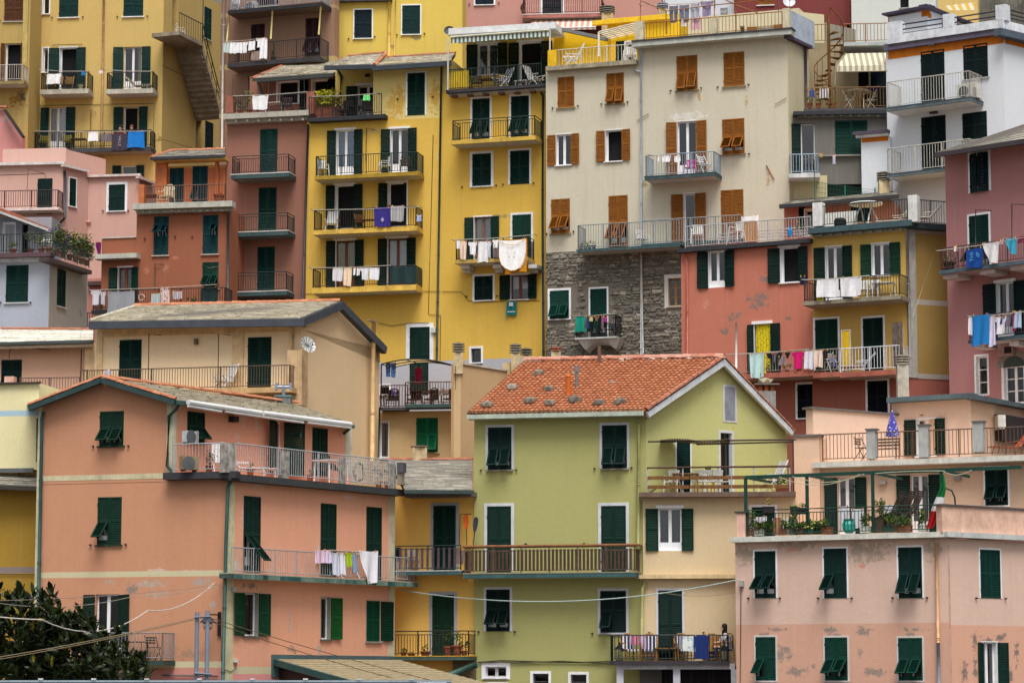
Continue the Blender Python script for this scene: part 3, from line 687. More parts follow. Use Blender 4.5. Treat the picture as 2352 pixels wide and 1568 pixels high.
P10 = b.balc(0, 1048, 1210, 551, 598, 8, 1.1, IRON, (196, 166, 92), under=(214, 208, 196), style='gap')
for x in (1058, 1132, 1213): b.box(0, 'corbel', x, x + 20, 607, 616, .9, (206, 202, 196)); b.box(0, 'corbel', x + 5, x + 22, 616, 626, .5, (206, 202, 196))
win(b, 0, 1090, 634, 1132, 689, 'C', (18, 46, 40), sur=5); win(b, 0, 1173, 631, 1213, 687, 'O', (14, 46, 40), sur=4, ins='half', fc=(120, 62, 40), lw=24, rw=20)
win(b, 0, 1082, 800, 1105, 832, 'N', ins='one', sur=5, fc=(40, 52, 56)); b.hooks(0, [(1072, 681), (1142, 680)])
b.pipe(0, [(1240, 206), (1247, 222), (1246, 480), (1248, 828)], .05, IRONG, .1); b.pipe(0, [(1015, 669), (1060, 670), (1076, 690), (1100, 693), (1240, 690)], .012, (90, 80, 40), .03, 'cable', 4)
f = b.faces[k2]; beam(b, f.p(1028, 80, 1.2), f.p(1100, 77, 1.3), .3, .05, (200, 200, 196)); mb = MB(); M = f.M
u0, z0 = f.uz(1030, 80, 1.7); u1, z1 = f.uz(1276, 66, 1.7); mb.box(u0, u1, -1.7, .2, z0, z0 + .3); obj('awning_roof', mb, plain((222, 222, 222), .7), b.root, M)
b.finish()

# ---- cream house over the stone base
CRM = (206, 199, 178)
b = H('B9', 'large cream rendered house with ochre brown shutters, upper floors', 1530, 300, 121)
b.face(CRM, 1254, 123, 1465, 121.55, 400, 156, 581, spots=[(1300, 560, 40, 12, (216, 206, 186))], grime=.45, fade=.5)
b.face(CRM, 1465, 121.55, 1812, 119.2, 400, 95, 581, spots=[(1583, 266, 62, 16, (236, 234, 228)), (1551, 266, 12, 20, (236, 234, 228)), (1714, 230, 6, 26, (190, 150, 80)), (1606, 225, 6, 18, (190, 156, 90)), (1764, 415, 8, 22, (190, 150, 80)), (1480, 425, 10, 16, (160, 146, 90))], grime=.45, fade=.5)
b.face((200, 190, 160), 1812, 119.2, 1860, 121.1, 300, 82, 581, back=1.5, grime=.8)
OC = OCHRE
win(b, 0, 1281, 177, 1319, 247, 'C', OC, sill=(150, 130, 90)); win(b, 0, 1393, 168, 1433, 238, 'F', OC, sill=(150, 130, 90), ang=22); win(b, 0, 1278, 309, 1311, 379, 'O', OC, sur=2, lw=20, rw=20); win(b, 0, 1391, 299, 1428, 370, 'O', OC, sur=2, ins='dark', lw=20, rw=20)
win(b, 0, 1266, 457, 1309, 536, 'F', OC, sill=(150, 130, 90), ang=36); win(b, 0, 1398, 449, 1442, 568, 'F', OC, ang=38)
b.hooks(0, [(1270, 249), (1328, 244), (1382, 240), (1442, 235), (1256, 537), (1318, 532)])
win(b, 1, 1554, 128, 1602, 207, 'F', OC, sill=(150, 130, 90), ang=20); win(b, 1, 1662, 120, 1710, 198, 'C', OC, sill=(150, 130, 90)); win(b, 1, 1556, 279, 1599, 402, 'O', OC, sur=2, lw=24, rw=24); win(b, 1, 1659, 273, 1710, 354, 'F', OC, sill=(150, 130, 90), ang=40)
win(b, 1, 1571, 445, 1596, 560, 'O', OC, sur=2, ins='one', lw=27, rw=26); win(b, 1, 1656, 436, 1708, 556, 'C', OC)
b.hooks(1, [(1541, 209), (1611, 203), (1649, 201), (1720, 195), (1721, 354)])
P11 = b.balc(1, 1484, 1640, 358, 406, 8, 1.1, (150, 166, 180), (70, 92, 98), fas=(64, 84, 88), sp=.12); P12 = b.balc(0, 1328, 1560, 518, 574, 5, 1.1, (140, 146, 150), (78, 106, 112), fas=(74, 104, 110), sides='L', sp=.12)
b.balc(1, 1476, 1700, 507, 562, 5, 1.1, (140, 146, 150), (78, 106, 112), fas=(74, 104, 110), sides='R', sp=.12)
b.box(0, 'terrace_edge', 1253, 1461, 153, 163, .35, (168, 158, 136), var=.45); b.box(1, 'cornice', 1452, 1818, 96, 108, .6, (186, 190, 182)); b.box(1, 'roof_edging', 1450, 1820, 93, 96, .66, (70, 66, 72))
b.pipe(1, [(1480, 110), (1472, 118), (1473, 360), (1473, 820)], .05, (172, 180, 190), .1); b.pipe(0, [(1456, 160), (1462, 163), (1473, 166)], .05, (172, 180, 190), .1)
b.pipe(1, [(1760, 380), (1778, 412)], .025, (160, 84, 50), .06, 'iron_bar', 5); b.pipe(1, [(1462, 277), (1490, 262)], .018, (150, 120, 80), .06, 'iron_bar', 5); b.pipe(1, [(1780, 240), (1806, 226)], .018, (150, 120, 80), .06, 'iron_bar', 5)
b.pipe(2, [(1850, 100), (1852, 250)], .06, (70, 60, 76), .1); b.box(2, 'gutter', 1812, 1866, 80, 87, .25, (80, 66, 82))
# roof terrace on top: piers, rusty rail, blue parapet
for x0, x1, y0, y1 in ((1458, 1477, 50, 92), (1629, 1645, 42, 80), (1797, 1813, 20, 68)): b.box(1, 'pier', x0, x1, y0, y1, .45, (206, 196, 168), .15)
b.rail(1, 1477, 1797, 54, 92, .35, RUST, sp=.16, posts=3)
b.box(2, 'parapet', 1812, 1870, 22, 84, .1, (176, 186, 200), -.1)
kk = b.face((204, 194, 164), 1580, 124.3, 1836, 122.4, 60, 42, None, back=.8, grime=.4); b.face((206, 196, 160), 1836, 122.4, 1893, 122.9, 60, 28, None, back=.8, grime=.4); b.face((146, 144, 130), 1893, 125.6, 1965, 127, 60, 52, None, back=.5, grime=.4)
win(b, kk, 1740, 60, 1778, 76, 'O', OC, ins='grid', lw=22, rw=18); win(b, kk, 1700, 60, 1710, 80, 'N', ins=None)
f = b.faces[1]
b.pipe(1, [(1471, 52), (1471, 2), (1530, 26), (1530, 78)], .03, RUST, .3, 'line_frame', 5); b.pipe(1, [(1641, 40), (1642, -20)], .03, RUST, .3, 'line_frame', 5); b.pipe(1, [(1690, 78), (1690, -20)], .03, RUST, .3, 'line_frame', 5); b.pipe(1, [(1530, 26), (1642, 12), (1760, 0)], .025, RUST, .35, 'line_frame', 5); b.pipe(1, [(1642, -12), (1690, 12), (1740, 30)], .025, RUST, .35, 'line_frame', 5)
b.finish()

# ---- stone base: its stones are laid below
b = H('ST', 'rough grey stone house base with green shutters and small arched balcony', 1410, 700, 122)
f9 = BB['B9'].faces
b.face((122, 116, 106), 1254, 122.96, 1580, 120.75, 640, 582, grime=.2)
win(b, 0, 1263, 667, 1307, 732, 'F', (18, 70, 58), sur=5, ang=32); win(b, 0, 1356, 663, 1394, 774, 'F', (16, 62, 54), sur=4, ang=30)
win(b, 0, 1535, 639, 1566, 702, 'N', sur=9, sc=(214, 210, 200), ins='grid', fc=(150, 110, 66))
P13 = b.balc(0, 1324, 1414, 727, 776, 4, .9, (40, 36, 36), (196, 196, 196), sp=.1)
mb = MB(); f = b.faces[0]                       # white corbelled base with an arch
u0, z0 = f.uz(1326, 779, .85); u1 = f.uz(1424, 779, .85)[0]; h = 22 / f.ppm
for i in range(12):
    a0, a1 = i / 12, (i + 1) / 12; X0 = u0 + .25 + (u1 - u0 - .5) * a0; X1 = u0 + .25 + (u1 - u0 - .5) * a1
    arch = lambda q: -h + h * .72 * max(0, 1 - ((q - .5) / .36) ** 2) ** .5
    mb.poly([(X0, -.55, z0 + arch(a0)), (X1, -.55, z0 + arch(a1)), (X1, -.85, z0), (X0, -.85, z0)]); mb.poly([(X0, -.55, z0 + arch(a0)), (X0, 0, z0 + arch(a0) - .1), (X1, 0, z0 + arch(a1) - .1), (X1, -.55, z0 + arch(a1))])
mb.poly([(u0, -.85, z0), (u0 + .25, -.55, z0 - h), (u0 + .25, -.85, z0)]); mb.poly([(u1, -.85, z0), (u1 - .25, -.85, z0), (u1 - .25, -.55, z0 - h)])
mb.poly([(u0, -.85, z0), (u0, 0, z0), (u0 + .25, 0, z0 - h), (u0 + .25, -.55, z0 - h)]); mb.poly([(u1, -.85, z0), (u1 - .25, -.55, z0 - h), (u1 - .25, 0, z0 - h), (u1, 0, z0)])
obj('balcony_base', mb, plain((240, 240, 240), .85, .1), b.root, f.M)
b.pipe(0, [(1473, 585), (1475, 700), (1477, 830)], .05, (196, 190, 178), .16); b.finish()
holes = [(h[0] - .16, h[1] + .16, h[2] - .14, h[3] + .2) for h in b.holes[0]]
zt = f.uz(1254, 583)[1]; zb_ = f.uz(1254, 832)[1]; stones = []
z = zb_
while z < zt:
    hh = rnd(.07, .19); u = -rnd(0, .3)
    while u < f.L:
        w = rnd(.1, .42) * (1.2 if hh > .15 else 1); a, c_ = max(0, u), min(f.L, u + w - .02); u += w
        if c_ - a < .06 or any(a < q[1] and c_ > q[0] and z < q[3] and z + hh > q[2] for q in holes): continue
        stones.append((a, c_, z, min(zt - .01, z + hh - .02)))
    z += hh
stones.sort(key=lambda q: -(q[1] - q[0]) * (q[3] - q[2]))
def stone(mb, q):
    a, c_, z0, z1 = q; d = rnd(.015, .08); j = lambda s: rnd(-s, s); q0 = j(.025); z0 += q0; z1 += q0 + abs(j(.03)); e = min(.035, (z1 - z0) * .2)
    A = [(a + j(.03), 0, z0 + j(.03)), (c_ + j(.03), 0, z0 + j(.03)), (c_ + j(.03), 0, z1 + j(.03)), (a + j(.03), 0, z1 + j(.03))]
    B_ = [(A[0][0] + e, -d + j(.012), A[0][2] + e), (A[1][0] - e, -d + j(.012), A[1][2] + e), (A[2][0] - e, -d + j(.012), A[2][2] - e), (A[3][0] + e, -d + j(.012), A[3][2] - e)]
    mb.poly(B_)
    for i in range(4): k = (i + 1) % 4; mb.poly([A[i], A[k], B_[k], B_[i]])
SMS = [perobj((106, 103, 98), (146, 140, 128), .95, 'stone', 7.), perobj((116, 110, 100), (156, 148, 134), .95, 'stone', 7.), perobj((150, 142, 128), (178, 168, 152), .95, 'stone', 7.)]
rest = MB()
for i, q in enumerate(stones):
    if i < 300: m_ = MB(); stone(m_, q); obj('stone', m_, SMS[0 if rnd(0, 1) < .42 else (1 if rnd(0, 1) < .68 else 2)], b.wall, f.M)
    else: stone(rest, q)
o = obj('stones', rest, SMS[0], b.wall, f.M); o['kind'] = 'stuff'

# ---- yellow penthouse on the cream house's lower terrace
b = H('B10', 'bright yellow penthouse behind a terrace with white railing', 1370, 100, 125)
YB = (236, 190, 30)
b.face(YB, 1272, 126.9, 1470, 125.4, 100, 96, 162, back=3, grime=.15, gable=[(1272, 96), (1470, 92), (1395, 88), (1275, 62)])
k2 = b.face(YB, 1395, 126.2, 1560, 125, 80, 44, 100, back=3, grime=.15)
win(b, 0, 1415, 95, 1436, 146, 'C', DGREEN); win(b, 0, 1437, 97, 1458, 145, 'N', ins='one', sur=3)
b.pipe(0, [(1401, 60), (1399, 150)], .04, (206, 160, 20)); beam(b, at(1274, 61, 126.3), at(1396, 88, 125.6), .3, .15, (120, 120, 124), 'roof_edge')
b.box(k2, 'roof_band', 1360, 1540, 48, 58, .25, (240, 196, 40))
b.finish(); f = BB['B9'].faces[0]
BB['B9'].rail(0, 1276, 1452, 116, 158, .2, (214, 206, 190), sp=.16); BB['B9'].box(0, 'parapet', 1258, 1277, 116, 158, .28, YB, .05)
TB10 = Bal(f, 0, 5, -.8, f.uz(1360, 150, .1)[1])

# ---- salmon + ochre houses on the right
b = H('B12', 'salmon red house with peeling wall, yellow door curtain and long balcony', 1710, 700, 114)
SAL = (196, 120, 99)
def YSO(x): return 115.5 + (110.9 - 115.5) * (x - 1565) / 518
b.face(SAL, 1565, 115.5, 1866, YSO(1866), 700, 572, spots=[(1742, 690, 40, 34, (132, 124, 118)), (1690, 730, 26, 30, (140, 128, 120)), (1664, 762, 18, 14, (140, 124, 116)), (1620, 700, 14, 18, (214, 150, 130)), (1815, 730, 16, 12, (130, 116, 110)), (1760, 640, 26, 12, (140, 128, 122)), (1602, 672, 6, 14, (220, 160, 140))], grime=.5, low=(864, (164, 98, 82)))
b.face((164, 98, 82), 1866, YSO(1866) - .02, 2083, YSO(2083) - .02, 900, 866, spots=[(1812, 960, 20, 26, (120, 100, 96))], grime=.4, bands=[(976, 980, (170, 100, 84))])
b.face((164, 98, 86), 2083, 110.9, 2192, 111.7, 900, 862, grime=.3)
win(b, 0, 1628, 577, 1665, 660, 'O', DGREEN, sur=4, lw=24, rw=22, lint=8); win(b, 0, 1793, 568, 1834, 648, 'O', DGREEN, sur=4, ins='dark', lw=26, rw=21, lint=8)
win(b, 0, 1733, 744, 1770, 862, 'O', DGREEN, sur=3, ins=None, lw=14, rw=22, lint=7)
YC = (212, 196, 20)
win(b, 0, 1832, 882, 1877, 959, 'C', (14, 22, 32), sur=5); win(b, 1, 1993, 874, 2039, 950, 'C', (14, 22, 32), sur=5)
b.box(0, 'gutter', 1555, 1862, 571, 580, .3, (52, 56, 62)); b.rail(0, 1574, 1862, 521, 570, .15, (176, 180, 184), sp=.12, posts=2.2)
b.rail(0, 1650, 1866, 538, 558, -1.2, (176, 180, 184), 'three', posts=1.4)
b.pipe(0, [(1570, 582), (1578, 600), (1578, 830)], .05, (184, 106, 88), .1); b.pipe(0, [(1691, 741), (1691, 850)], .05, (222, 220, 216), 1.25, 'white_pole')
TB12 = Bal(b.faces[0], 0, 5, -.9, b.faces[0].uz(1700, 552, .1)[1])
b.box(0, 'pier', 1708, 1732, 508, 556, -.5, (190, 140, 84), -.9)
f = b.faces[0]; mb = MB()                      # crocheted yellow curtain in the balcony door
P14 = b.balc(0, 1660, 1868, 815, 862, 12, 1.2, (150, 144, 140), (176, 104, 86), sides='', posts=3)
P15 = b.balc(1, 1868, 1928, 804, 856, 12, 1.2, (150, 144, 140), (176, 104, 86), sides='', posts=3, ov=.01); P16 = b.balc(1, 1930, 2066, 801, 855, 12, 1.2, WIRON, (176, 104, 86), sides='R', sp=.13, ov=.01)
b.finish()
b = H('B13', 'ochre yellow corner house with teal roof edge and two balconies', 2000, 700, 112)
OCR = (206, 172, 92)
b.face(OCR, 1866, YSO(1866), 2083, 110.9, 700, 538, 866, grime=.45, spots=[(1890, 690, 20, 8, (150, 140, 110))])
b.face((164, 136, 76), 2083, 110.9, 2192, 111.7, 700, 522, 868, grime=.4, bands=[(522, 534, (178, 172, 162)), (686, 698, (178, 172, 162)), (856, 868, (178, 172, 162))])  # second side in a darker ochre, shade painted into the wall colour
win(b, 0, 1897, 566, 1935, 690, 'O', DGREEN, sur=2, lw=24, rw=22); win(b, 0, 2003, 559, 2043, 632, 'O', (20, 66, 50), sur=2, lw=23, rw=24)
win(b, 0, 1873, 733, 1925, 855, 'C', (20, 62, 50), sur=5); win(b, 0, 1983, 730, 2029, 850, 'C', (14, 46, 40), sur=5)
P17 = b.balc(0, 1848, 2066, 645, 693, 9, 1.2, (60, 54, 48), (150, 142, 124), sp=.12, under=(170, 164, 150))
b.box(0, 'roof_edge', 1856, 2094, 524, 537, .6, (66, 90, 96)); b.box(1, 'roof_edge', 2085, 2187, 509, 522, .45, (56, 72, 80)); b.box(0, 'cornice', 1870, 2082, 538, 545, .2, (176, 172, 160))
for i in range(9): b.box(0, 'corbel', 1880 + i * 23, 1887 + i * 23, 538 - i * 1.8, 543 - i * 1.8, .4, (160, 152, 136), .2)
b.box(1, 'corner_pilaster', 2082, 2102, 510, 866, .03, (176, 172, 164)); b.pipe(0, [(2083, 530), (2088, 700), (2089, 866)], .055, (150, 150, 150), .12)
b.rail(0, 1888, 2085, 474, 520, .5, IRONG, posts=1.6); b.rail(1, 2095, 2180, 458, 512, .4, IRONG); b.box(0, 'pier', 1866, 1888, 466, 520, .55, (226, 226, 224), .2); b.box(0, 'pier', 2085, 2106, 449, 510, .55, (226, 226, 224), .2)
TB13 = Bal(b.faces[0], 0, 4, -.8, b.faces[0].uz(1980, 520, .5)[1])
b.pipe(0, [(2096, 728), (2150, 570)], .008, (200, 190, 160), .6, 'cord', 4); b.finish()
b = H('SB', 'small salmon roof house with tiled eave behind the ochre roof terrace', 1900, 490, 116)
b.face((176, 118, 100), 1801, 117.4, 2046, 116, 490, 470, None, back=3); win(b, 0, 1835, 476, 1850, 540, 'C', DGREEN); win(b, 0, 1850, 482, 1868, 540, 'N', ins='one', sur=3); win(b, 0, 1955, 468, 2000, 510, 'C', DGREEN)
P = [at(1790, 471, 116.6), at(2064, 447, 115.3), at(2050, 440, 119), at(1830, 459, 120)]; slates(b, P, 5, .4, SLATEG); beam(b, P[0], P[1], .15, .16, (52, 52, 56)); b.finish()

# ---- grey-green house in the gap, terrace with spiral stair above it
b = H('B15', 'grey shaded house with big green shutter below the spiral stair terrace', 1930, 330, 121)
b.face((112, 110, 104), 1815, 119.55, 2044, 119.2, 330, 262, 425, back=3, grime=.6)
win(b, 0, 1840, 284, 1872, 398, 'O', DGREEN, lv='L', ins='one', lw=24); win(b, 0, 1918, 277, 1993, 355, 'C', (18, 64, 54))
b.box(0, 'gutter', 1822, 2036, 256, 264, .4, (50, 54, 58)); b.box(0, 'cornice', 1832, 2036, 264, 270, .25, (110, 108, 102)); b.box(0, 'ledge', 1880, 1982, 356, 359, .2, (150, 146, 140))
for i in range(9): b.box(0, 'corbel', 1846 + i * 21, 1851 + i * 21, 264, 267, .35, (128, 124, 116), .25)
P18 = b.balc(0, 1815, 1880, 355, 399, 10, 1.1, (160, 178, 196), (206, 206, 206), sp=.13)
k = b.face((204, 190, 150), 1815, 119.56, 1900, 119.33, 430, 405, None, back=3); b.face((52, 50, 50), 1880, 119.9, 2044, 119.6, 430, 418, None, back=3)  # last face is a dark sheet painted for the shaded recess
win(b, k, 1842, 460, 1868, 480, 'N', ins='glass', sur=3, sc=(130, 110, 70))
b.box(0, 'terrace_edge', 1846, 2037, 250, 256, .3, (80, 76, 78)); b.rail(0, 1852, 2037, 203, 250, .25, (130, 92, 54), sp=.14)
TB15 = Bal(b.faces[0], 0, 4.4, -.8, b.faces[0].uz(1950, 247, .2)[1])
k = b.face((168, 152, 120), 1850, 122.6, 2050, 122.2, 180, 100, 262, back=2, grime=.7); win(b, k, 1972, 162, 1996, 250, 'N', ins=None, sc=(90, 50, 44)); win(b, k, 2000, 160, 2036, 250, 'C', (20, 40, 50))
b.box(k, 'upper_slab', 1932, 2040, 98, 106, 1.4, (176, 182, 182)); b.rail(k, 1937, 2040, 56, 98, 1.3, RUST, sp=.15); b.rail(k, 1870, 1905, 57, 97, .2, RUST, sp=.15); b.finish()
# spiral stair: a thing of its own on the terrace
p0 = TB15.M(1906, -1.5); t = thing('spiral_staircase', 'rusty iron spiral staircase winding up beside the striped awning', 'spiral staircase', p0)
zH = at(1906, 100, 122.8).z - p0.translation.z; mb = MB(); mb.tube([(0, 0, 0), (0, 0, zH + .9)], .07, 8); IR = plain((120, 78, 36), .7, .3); obj('pole', mb, IR, t, p0)
n = 15; hp = []
for i in range(n + 1):
    a = -1.2 - i / n * 2 * math.pi * 1.05; z = zH * i / n; r = .68
    if i < n:
        mb = MB(); w = .24
        P = [(.05 * math.cos(a), .05 * math.sin(a), z + .2), (r * math.cos(a - w), r * math.sin(a - w), z + .2), (r * math.cos(a + w), r * math.sin(a + w), z + .2)]
        mb.poly(P); mb.poly([(q[0], q[1], q[2] - .05) for q in reversed(P)])
        for q in range(3): A_, B_ = P[q], P[(q + 1) % 3]; mb.poly([A_, (A_[0], A_[1], A_[2] - .05), (B_[0], B_[1], B_[2] - .05), B_])
        obj('step', mb, IR, t, p0)
    hp.append((r * math.cos(a), r * math.sin(a), z + 1.05))
mb = MB(); mb.tube(hp, .03, 6)
for q in hp: mb.tube([(q[0], q[1], q[2] - .95), q], .012, 4)
obj('handrail', mb, IR, t, p0, True)

# ---- white house with orange bands
b = H('B14', 'white modern house with orange bands, black shutters and roof terrace', 2170, 250, 120)
WH = (222, 226, 232); ORG = (206, 116, 20)
b.face(WH, 2037, 118.9, 2308, 115.7, 250, 112, grime=.12, fade=.2); b.face(WH, 2308, 115.7, 2420, 117.9, 250, 81, back=1.5, grime=.12, fade=.2)
b.face(WH, 1979, 118.9, 2046, 118.4, 400, 318, back=1.2, grime=.2)
win(b, 0, 2116, 116, 2170, 233, 'C', BLACKG); win(b, 0, 2213, 102, 2269, 180, 'C', BLACKG); win(b, 0, 2117, 267, 2173, 388, 'C', BLACKG); win(b, 0, 2211, 258, 2267, 320, 'C', BLACKG)
P19 = b.balc(0, 2040, 2228, 189, 248, 9, 1.25, (190, 186, 176), (96, 110, 116), fas=(74, 86, 94), sp=.13, under=(226, 226, 226)); P20 = b.balc(0, 2040, 2228, 342, 401, 8, 1.25, (190, 186, 176), (96, 110, 116), fas=(74, 86, 94), sp=.13, under=(226, 226, 226))
b.box(0, 'orange_band', 2040, 2306, 112, 137, .012, ORG); b.box(1, 'orange_band', 2308, 2420, 78, 100, .012, ORG); b.box(2, 'orange_band', 1979, 2040, 310, 328, .012, ORG)
b.box(0, 'fascia', 2030, 2310, 102, 117, .22, (104, 98, 116)); b.box(1, 'fascia', 2299, 2420, 64, 80, .4, (84, 96, 110)); b.box(2, 'roof_edge', 1958, 2040, 303, 310, .35, (84, 76, 92)); b.box(2, 'eave', 1965, 2040, 310, 316, .25, (226, 226, 226))
b.box(0, 'parapet', 2038, 2306, 83, 102, .3, WH, -.1); b.box(1, 'parapet', 2303, 2420, 46, 66, .25, WH, -.1)
for x0, x1, y0, y1 in ((2038, 2068, 52, 84), (2165, 2187, 34, 66), (2286, 2310, 13, 50)): b.box(0, 'pier', x0, x1, y0, y1, .3, WH, -.15)
b.rail(0, 2066, 2166, 58, 88, .05, (40, 38, 52), 'three', t=.02, posts=6); b.rail(0, 2186, 2288, 42, 72, .05, (40, 38, 52), 'three', t=.02, posts=6); b.rail(1, 2312, 2400, 22, 48, .05, (40, 38, 52), 'three', t=.02, posts=6)
k = b.face(WH, 2040, 122.8, 2131, 121.4, 60, 35, 90, back=2, grime=.1); b.box(k, 'orange_band', 2040, 2136, 40, 54, .02, ORG); k5 = b.face(WH, 2131, 121.4, 2290, 126.8, 60, 25, 90, back=2, grime=.1); b.box(k5, 'orange_band', 2131, 2270, 29, 40, .02, ORG); win(b, k5, 2140, 42, 2155, 70, 'N', ins='one')
b.box(k, 'roof_edge', 2025, 2135, 31, 35, .5, (70, 62, 80)); b.box(k5, 'roof_edge', 2128, 2290, 9, 13, .4, (70, 62, 80))
b.box(0, 'wall_lamp', 2132, 2146, 100, 105, .2, (120, 118, 120)); b.box(0, 'wall_lamp', 2134, 2150, 254, 261, .2, (70, 60, 74)); b.finish()

# ---- things on the skyline behind
b = H('BK1', 'white house wall behind grey washing on the cream roof terrace', 1610, 20, 150); b.face((222, 226, 234), 1512, 150, 1690, 149, 20, -60, None, back=2, grime=.1); win(b, 0, 1523, -20, 1528, 13, 'N', ins='one'); win(b, 0, 1655, 18, 1672, 40, 'C', (206, 208, 212)); b.finish()
b = H('BK2', 'dark red house with ochre shutter at the top edge', 1830, 20, 146); b.face((128, 62, 60), 1686, 147, 1958, 146, 20, -60, None, back=2, grime=.3); win(b, 0, 1740, -20, 1776, 12, 'C', OCHRE, sill=WHITE); win(b, 0, 1944, 56, 1966, 110, 'N', ins=None, sc=(110, 60, 50)); b.finish()
b = H('BK3', 'plain white house wall behind the rusty upper railing', 2010, 50, 145); b.face((214, 218, 212), 1956, 145, 2150, 144, 50, -60, None, back=2, grime=.2); win(b, 0, 2067, -30, 2087, 18, 'N', ins=None, sc=(70, 40, 80)); b.finish()
b = H('BK4', 'beige house with yellow striped awning at the top right', 2190, 10, 150); b.face((222, 190, 120), 2150, 150, 2246, 149.5, 10, -60, None, back=2); b.finish()
tag(b_ := obj('rock_face', (lambda m: (m.rock(9, tuple(at(2330, 30, 160)), (1.4, .4, .8)), m)[1])(MB()), plain((120, 116, 104), .95, .5, 0, .5, bump=.6)), kind='structure')

# ---- mauve house far right
b = H('B17', 'mauve pink house at the right edge with washing and arched window', 2270, 600, 108)
b.face((176, 124, 124), 2176, 109.5, 2420, 106, 650, 352, grime=.5, fade=.6)
win(b, 0, 2229, 352, 2271, 441, 'C', (16, 42, 46), sur=6, ajar=20); win(b, 0, 2227, 494, 2272, 620, 'F', (16, 56, 46), sur=5, ang=38); win(b, 0, 2290, 648, 2330, 775, 'O', (18, 44, 46), sur=5, lw=24, rw=22, lint=7)
win(b, 0, 2243, 818, 2268, 906, 'N', sur=5, ins='grid'); win(b, 0, 2307, 840, 2352, 925, 'N', sur=7, ins='grid')
f = b.faces[0]; mb = MB(); u0, zz = f.uz(2304, 845); u1 = f.uz(2356, 845)[0]   # arched head of stones over the door
for i in range(9):
    a0, a1 = math.pi * i / 9 + .02, math.pi * (i + 1) / 9 - .02; c = (u0 + u1) / 2; r = (u1 - u0) / 2; m_ = MB()
    m_.poly([(c + (r + .02) * math.cos(a0), -.05, zz + (r + .02) * math.sin(a0) * .8), (c + (r + .28) * math.cos(a0), -.05, zz + (r + .28) * math.sin(a0) * .8), (c + (r + .28) * math.cos(a1), -.05, zz + (r + .28) * math.sin(a1) * .8), (c + (r + .02) * math.cos(a1), -.05, zz + (r + .02) * math.sin(a1) * .8)])
    obj('stone', m_, SMS[1], b.root, f.M)
mb = MB(); mb.poly([(c + r * math.cos(math.pi * i / 10), -.03, zz + r * math.sin(math.pi * i / 10) * .8) for i in range(11)]); obj('fanlight', mb, plain((60, 66, 64), .3), b.root, f.M)
P21 = b.balc(0, 2162, 2420, 571, 622, 8, 1.2, (84, 60, 64), (84, 104, 116), sides='L', under=(170, 150, 150), sp=.12); P22 = b.balc(0, 2228, 2420, 727, 781, 8, 1.2, (70, 60, 66), (70, 90, 104), sides='L', under=(180, 176, 176), sp=.12)
for x, y in ((2166, 632), (2250, 622), (2320, 612)): b.box(0, 'corbel', x, x + 34, y, y + 9, 1.0, (206, 190, 190), .05)
for x, y in ((2240, 790), (2318, 784)): b.box(0, 'corbel', x, x + 22, y, y + 10, .9, (206, 200, 200), .05)
b.pipe(0, [(2241, 570), (2241, 482), (2278, 484)], .022, (50, 46, 46), .9, 'line_bracket', 5); b.pipe(0, [(2324, 560), (2324, 469), (2360, 470)], .022, (50, 46, 46), .9, 'line_bracket', 5)
b.box(0, 'vent_box', 2290, 2325, 792, 818, .25, (170, 140, 140)); b.box(0, 'vent_grille', 2306, 2322, 797, 812, .27, (30, 26, 30), .2)
P = [at(2148, 352, 108.6), at(2420, 310, 104.7), at(2420, 262, 110), at(2166, 345, 112.5)]; P[3] = at(2170, 346, 110.5); slates(b, P, 8, .6, SLATEG); beam(b, P[0], P[1], .16, .18, (66, 60, 64)); b.finish()
# ---------------------------------------------------------------- middle and left rows
b = H('B29', 'pale pink corner house with flat roof parapet above the slate roofs', 150, 430, 134)
PK = (210, 168, 155)
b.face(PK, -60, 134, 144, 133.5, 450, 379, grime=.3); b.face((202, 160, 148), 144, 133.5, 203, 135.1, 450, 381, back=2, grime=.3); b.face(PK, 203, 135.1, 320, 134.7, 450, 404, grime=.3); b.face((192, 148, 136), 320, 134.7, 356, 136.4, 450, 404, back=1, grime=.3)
b.face((214, 178, 166), 6, 135, 151, 134.6, 360, 343, 385, back=.4, grime=.3); b.face((208, 170, 158), 151, 134.6, 243, 137.2, 360, 343, 400, back=.4, grime=.3)
b.box(0, 'cornice', -60, 148, 375, 381, .25, (222, 214, 208)); b.box(1, 'cornice', 146, 206, 377, 382, .2, (222, 214, 208)); b.box(2, 'cornice', 200, 322, 402, 407, .2, (222, 206, 198)); b.box(3, 'cornice', 320, 356, 405, 409, .2, (222, 206, 198))
win(b, 0, 86, 410, 120, 492, 'C', (14, 48, 44)); win(b, 1, 159, 410, 174, 474, 'C', (14, 52, 44), sur=3); win(b, 2, 250, 424, 287, 484, 'C', (14, 50, 44), sur=6); b.hooks(2, [(237, 485), (295, 484)])
P23 = b.balc(0, -50, 132, 440, 480, 6, .9, (70, 52, 56), (226, 206, 200)); b.pipe(1, [(148, 392), (150, 410), (149, 500)], .07, (70, 74, 82), .12); b.pipe(0, [(149, 500), (128, 524), (125, 620)], .06, (70, 74, 82), .12)
b.pipe(0, [(-10, 403), (104, 399), (104, 412)], .018, IRON, .9, 'line_frame', 4); b.pipe(0, [(62, 437), (65, 387), (102, 399)], .015, IRON, .5, 'line_frame', 4)
b.pipe(2, [(198, 510), (209, 510)], .05, (214, 160, 146)); b.finish()

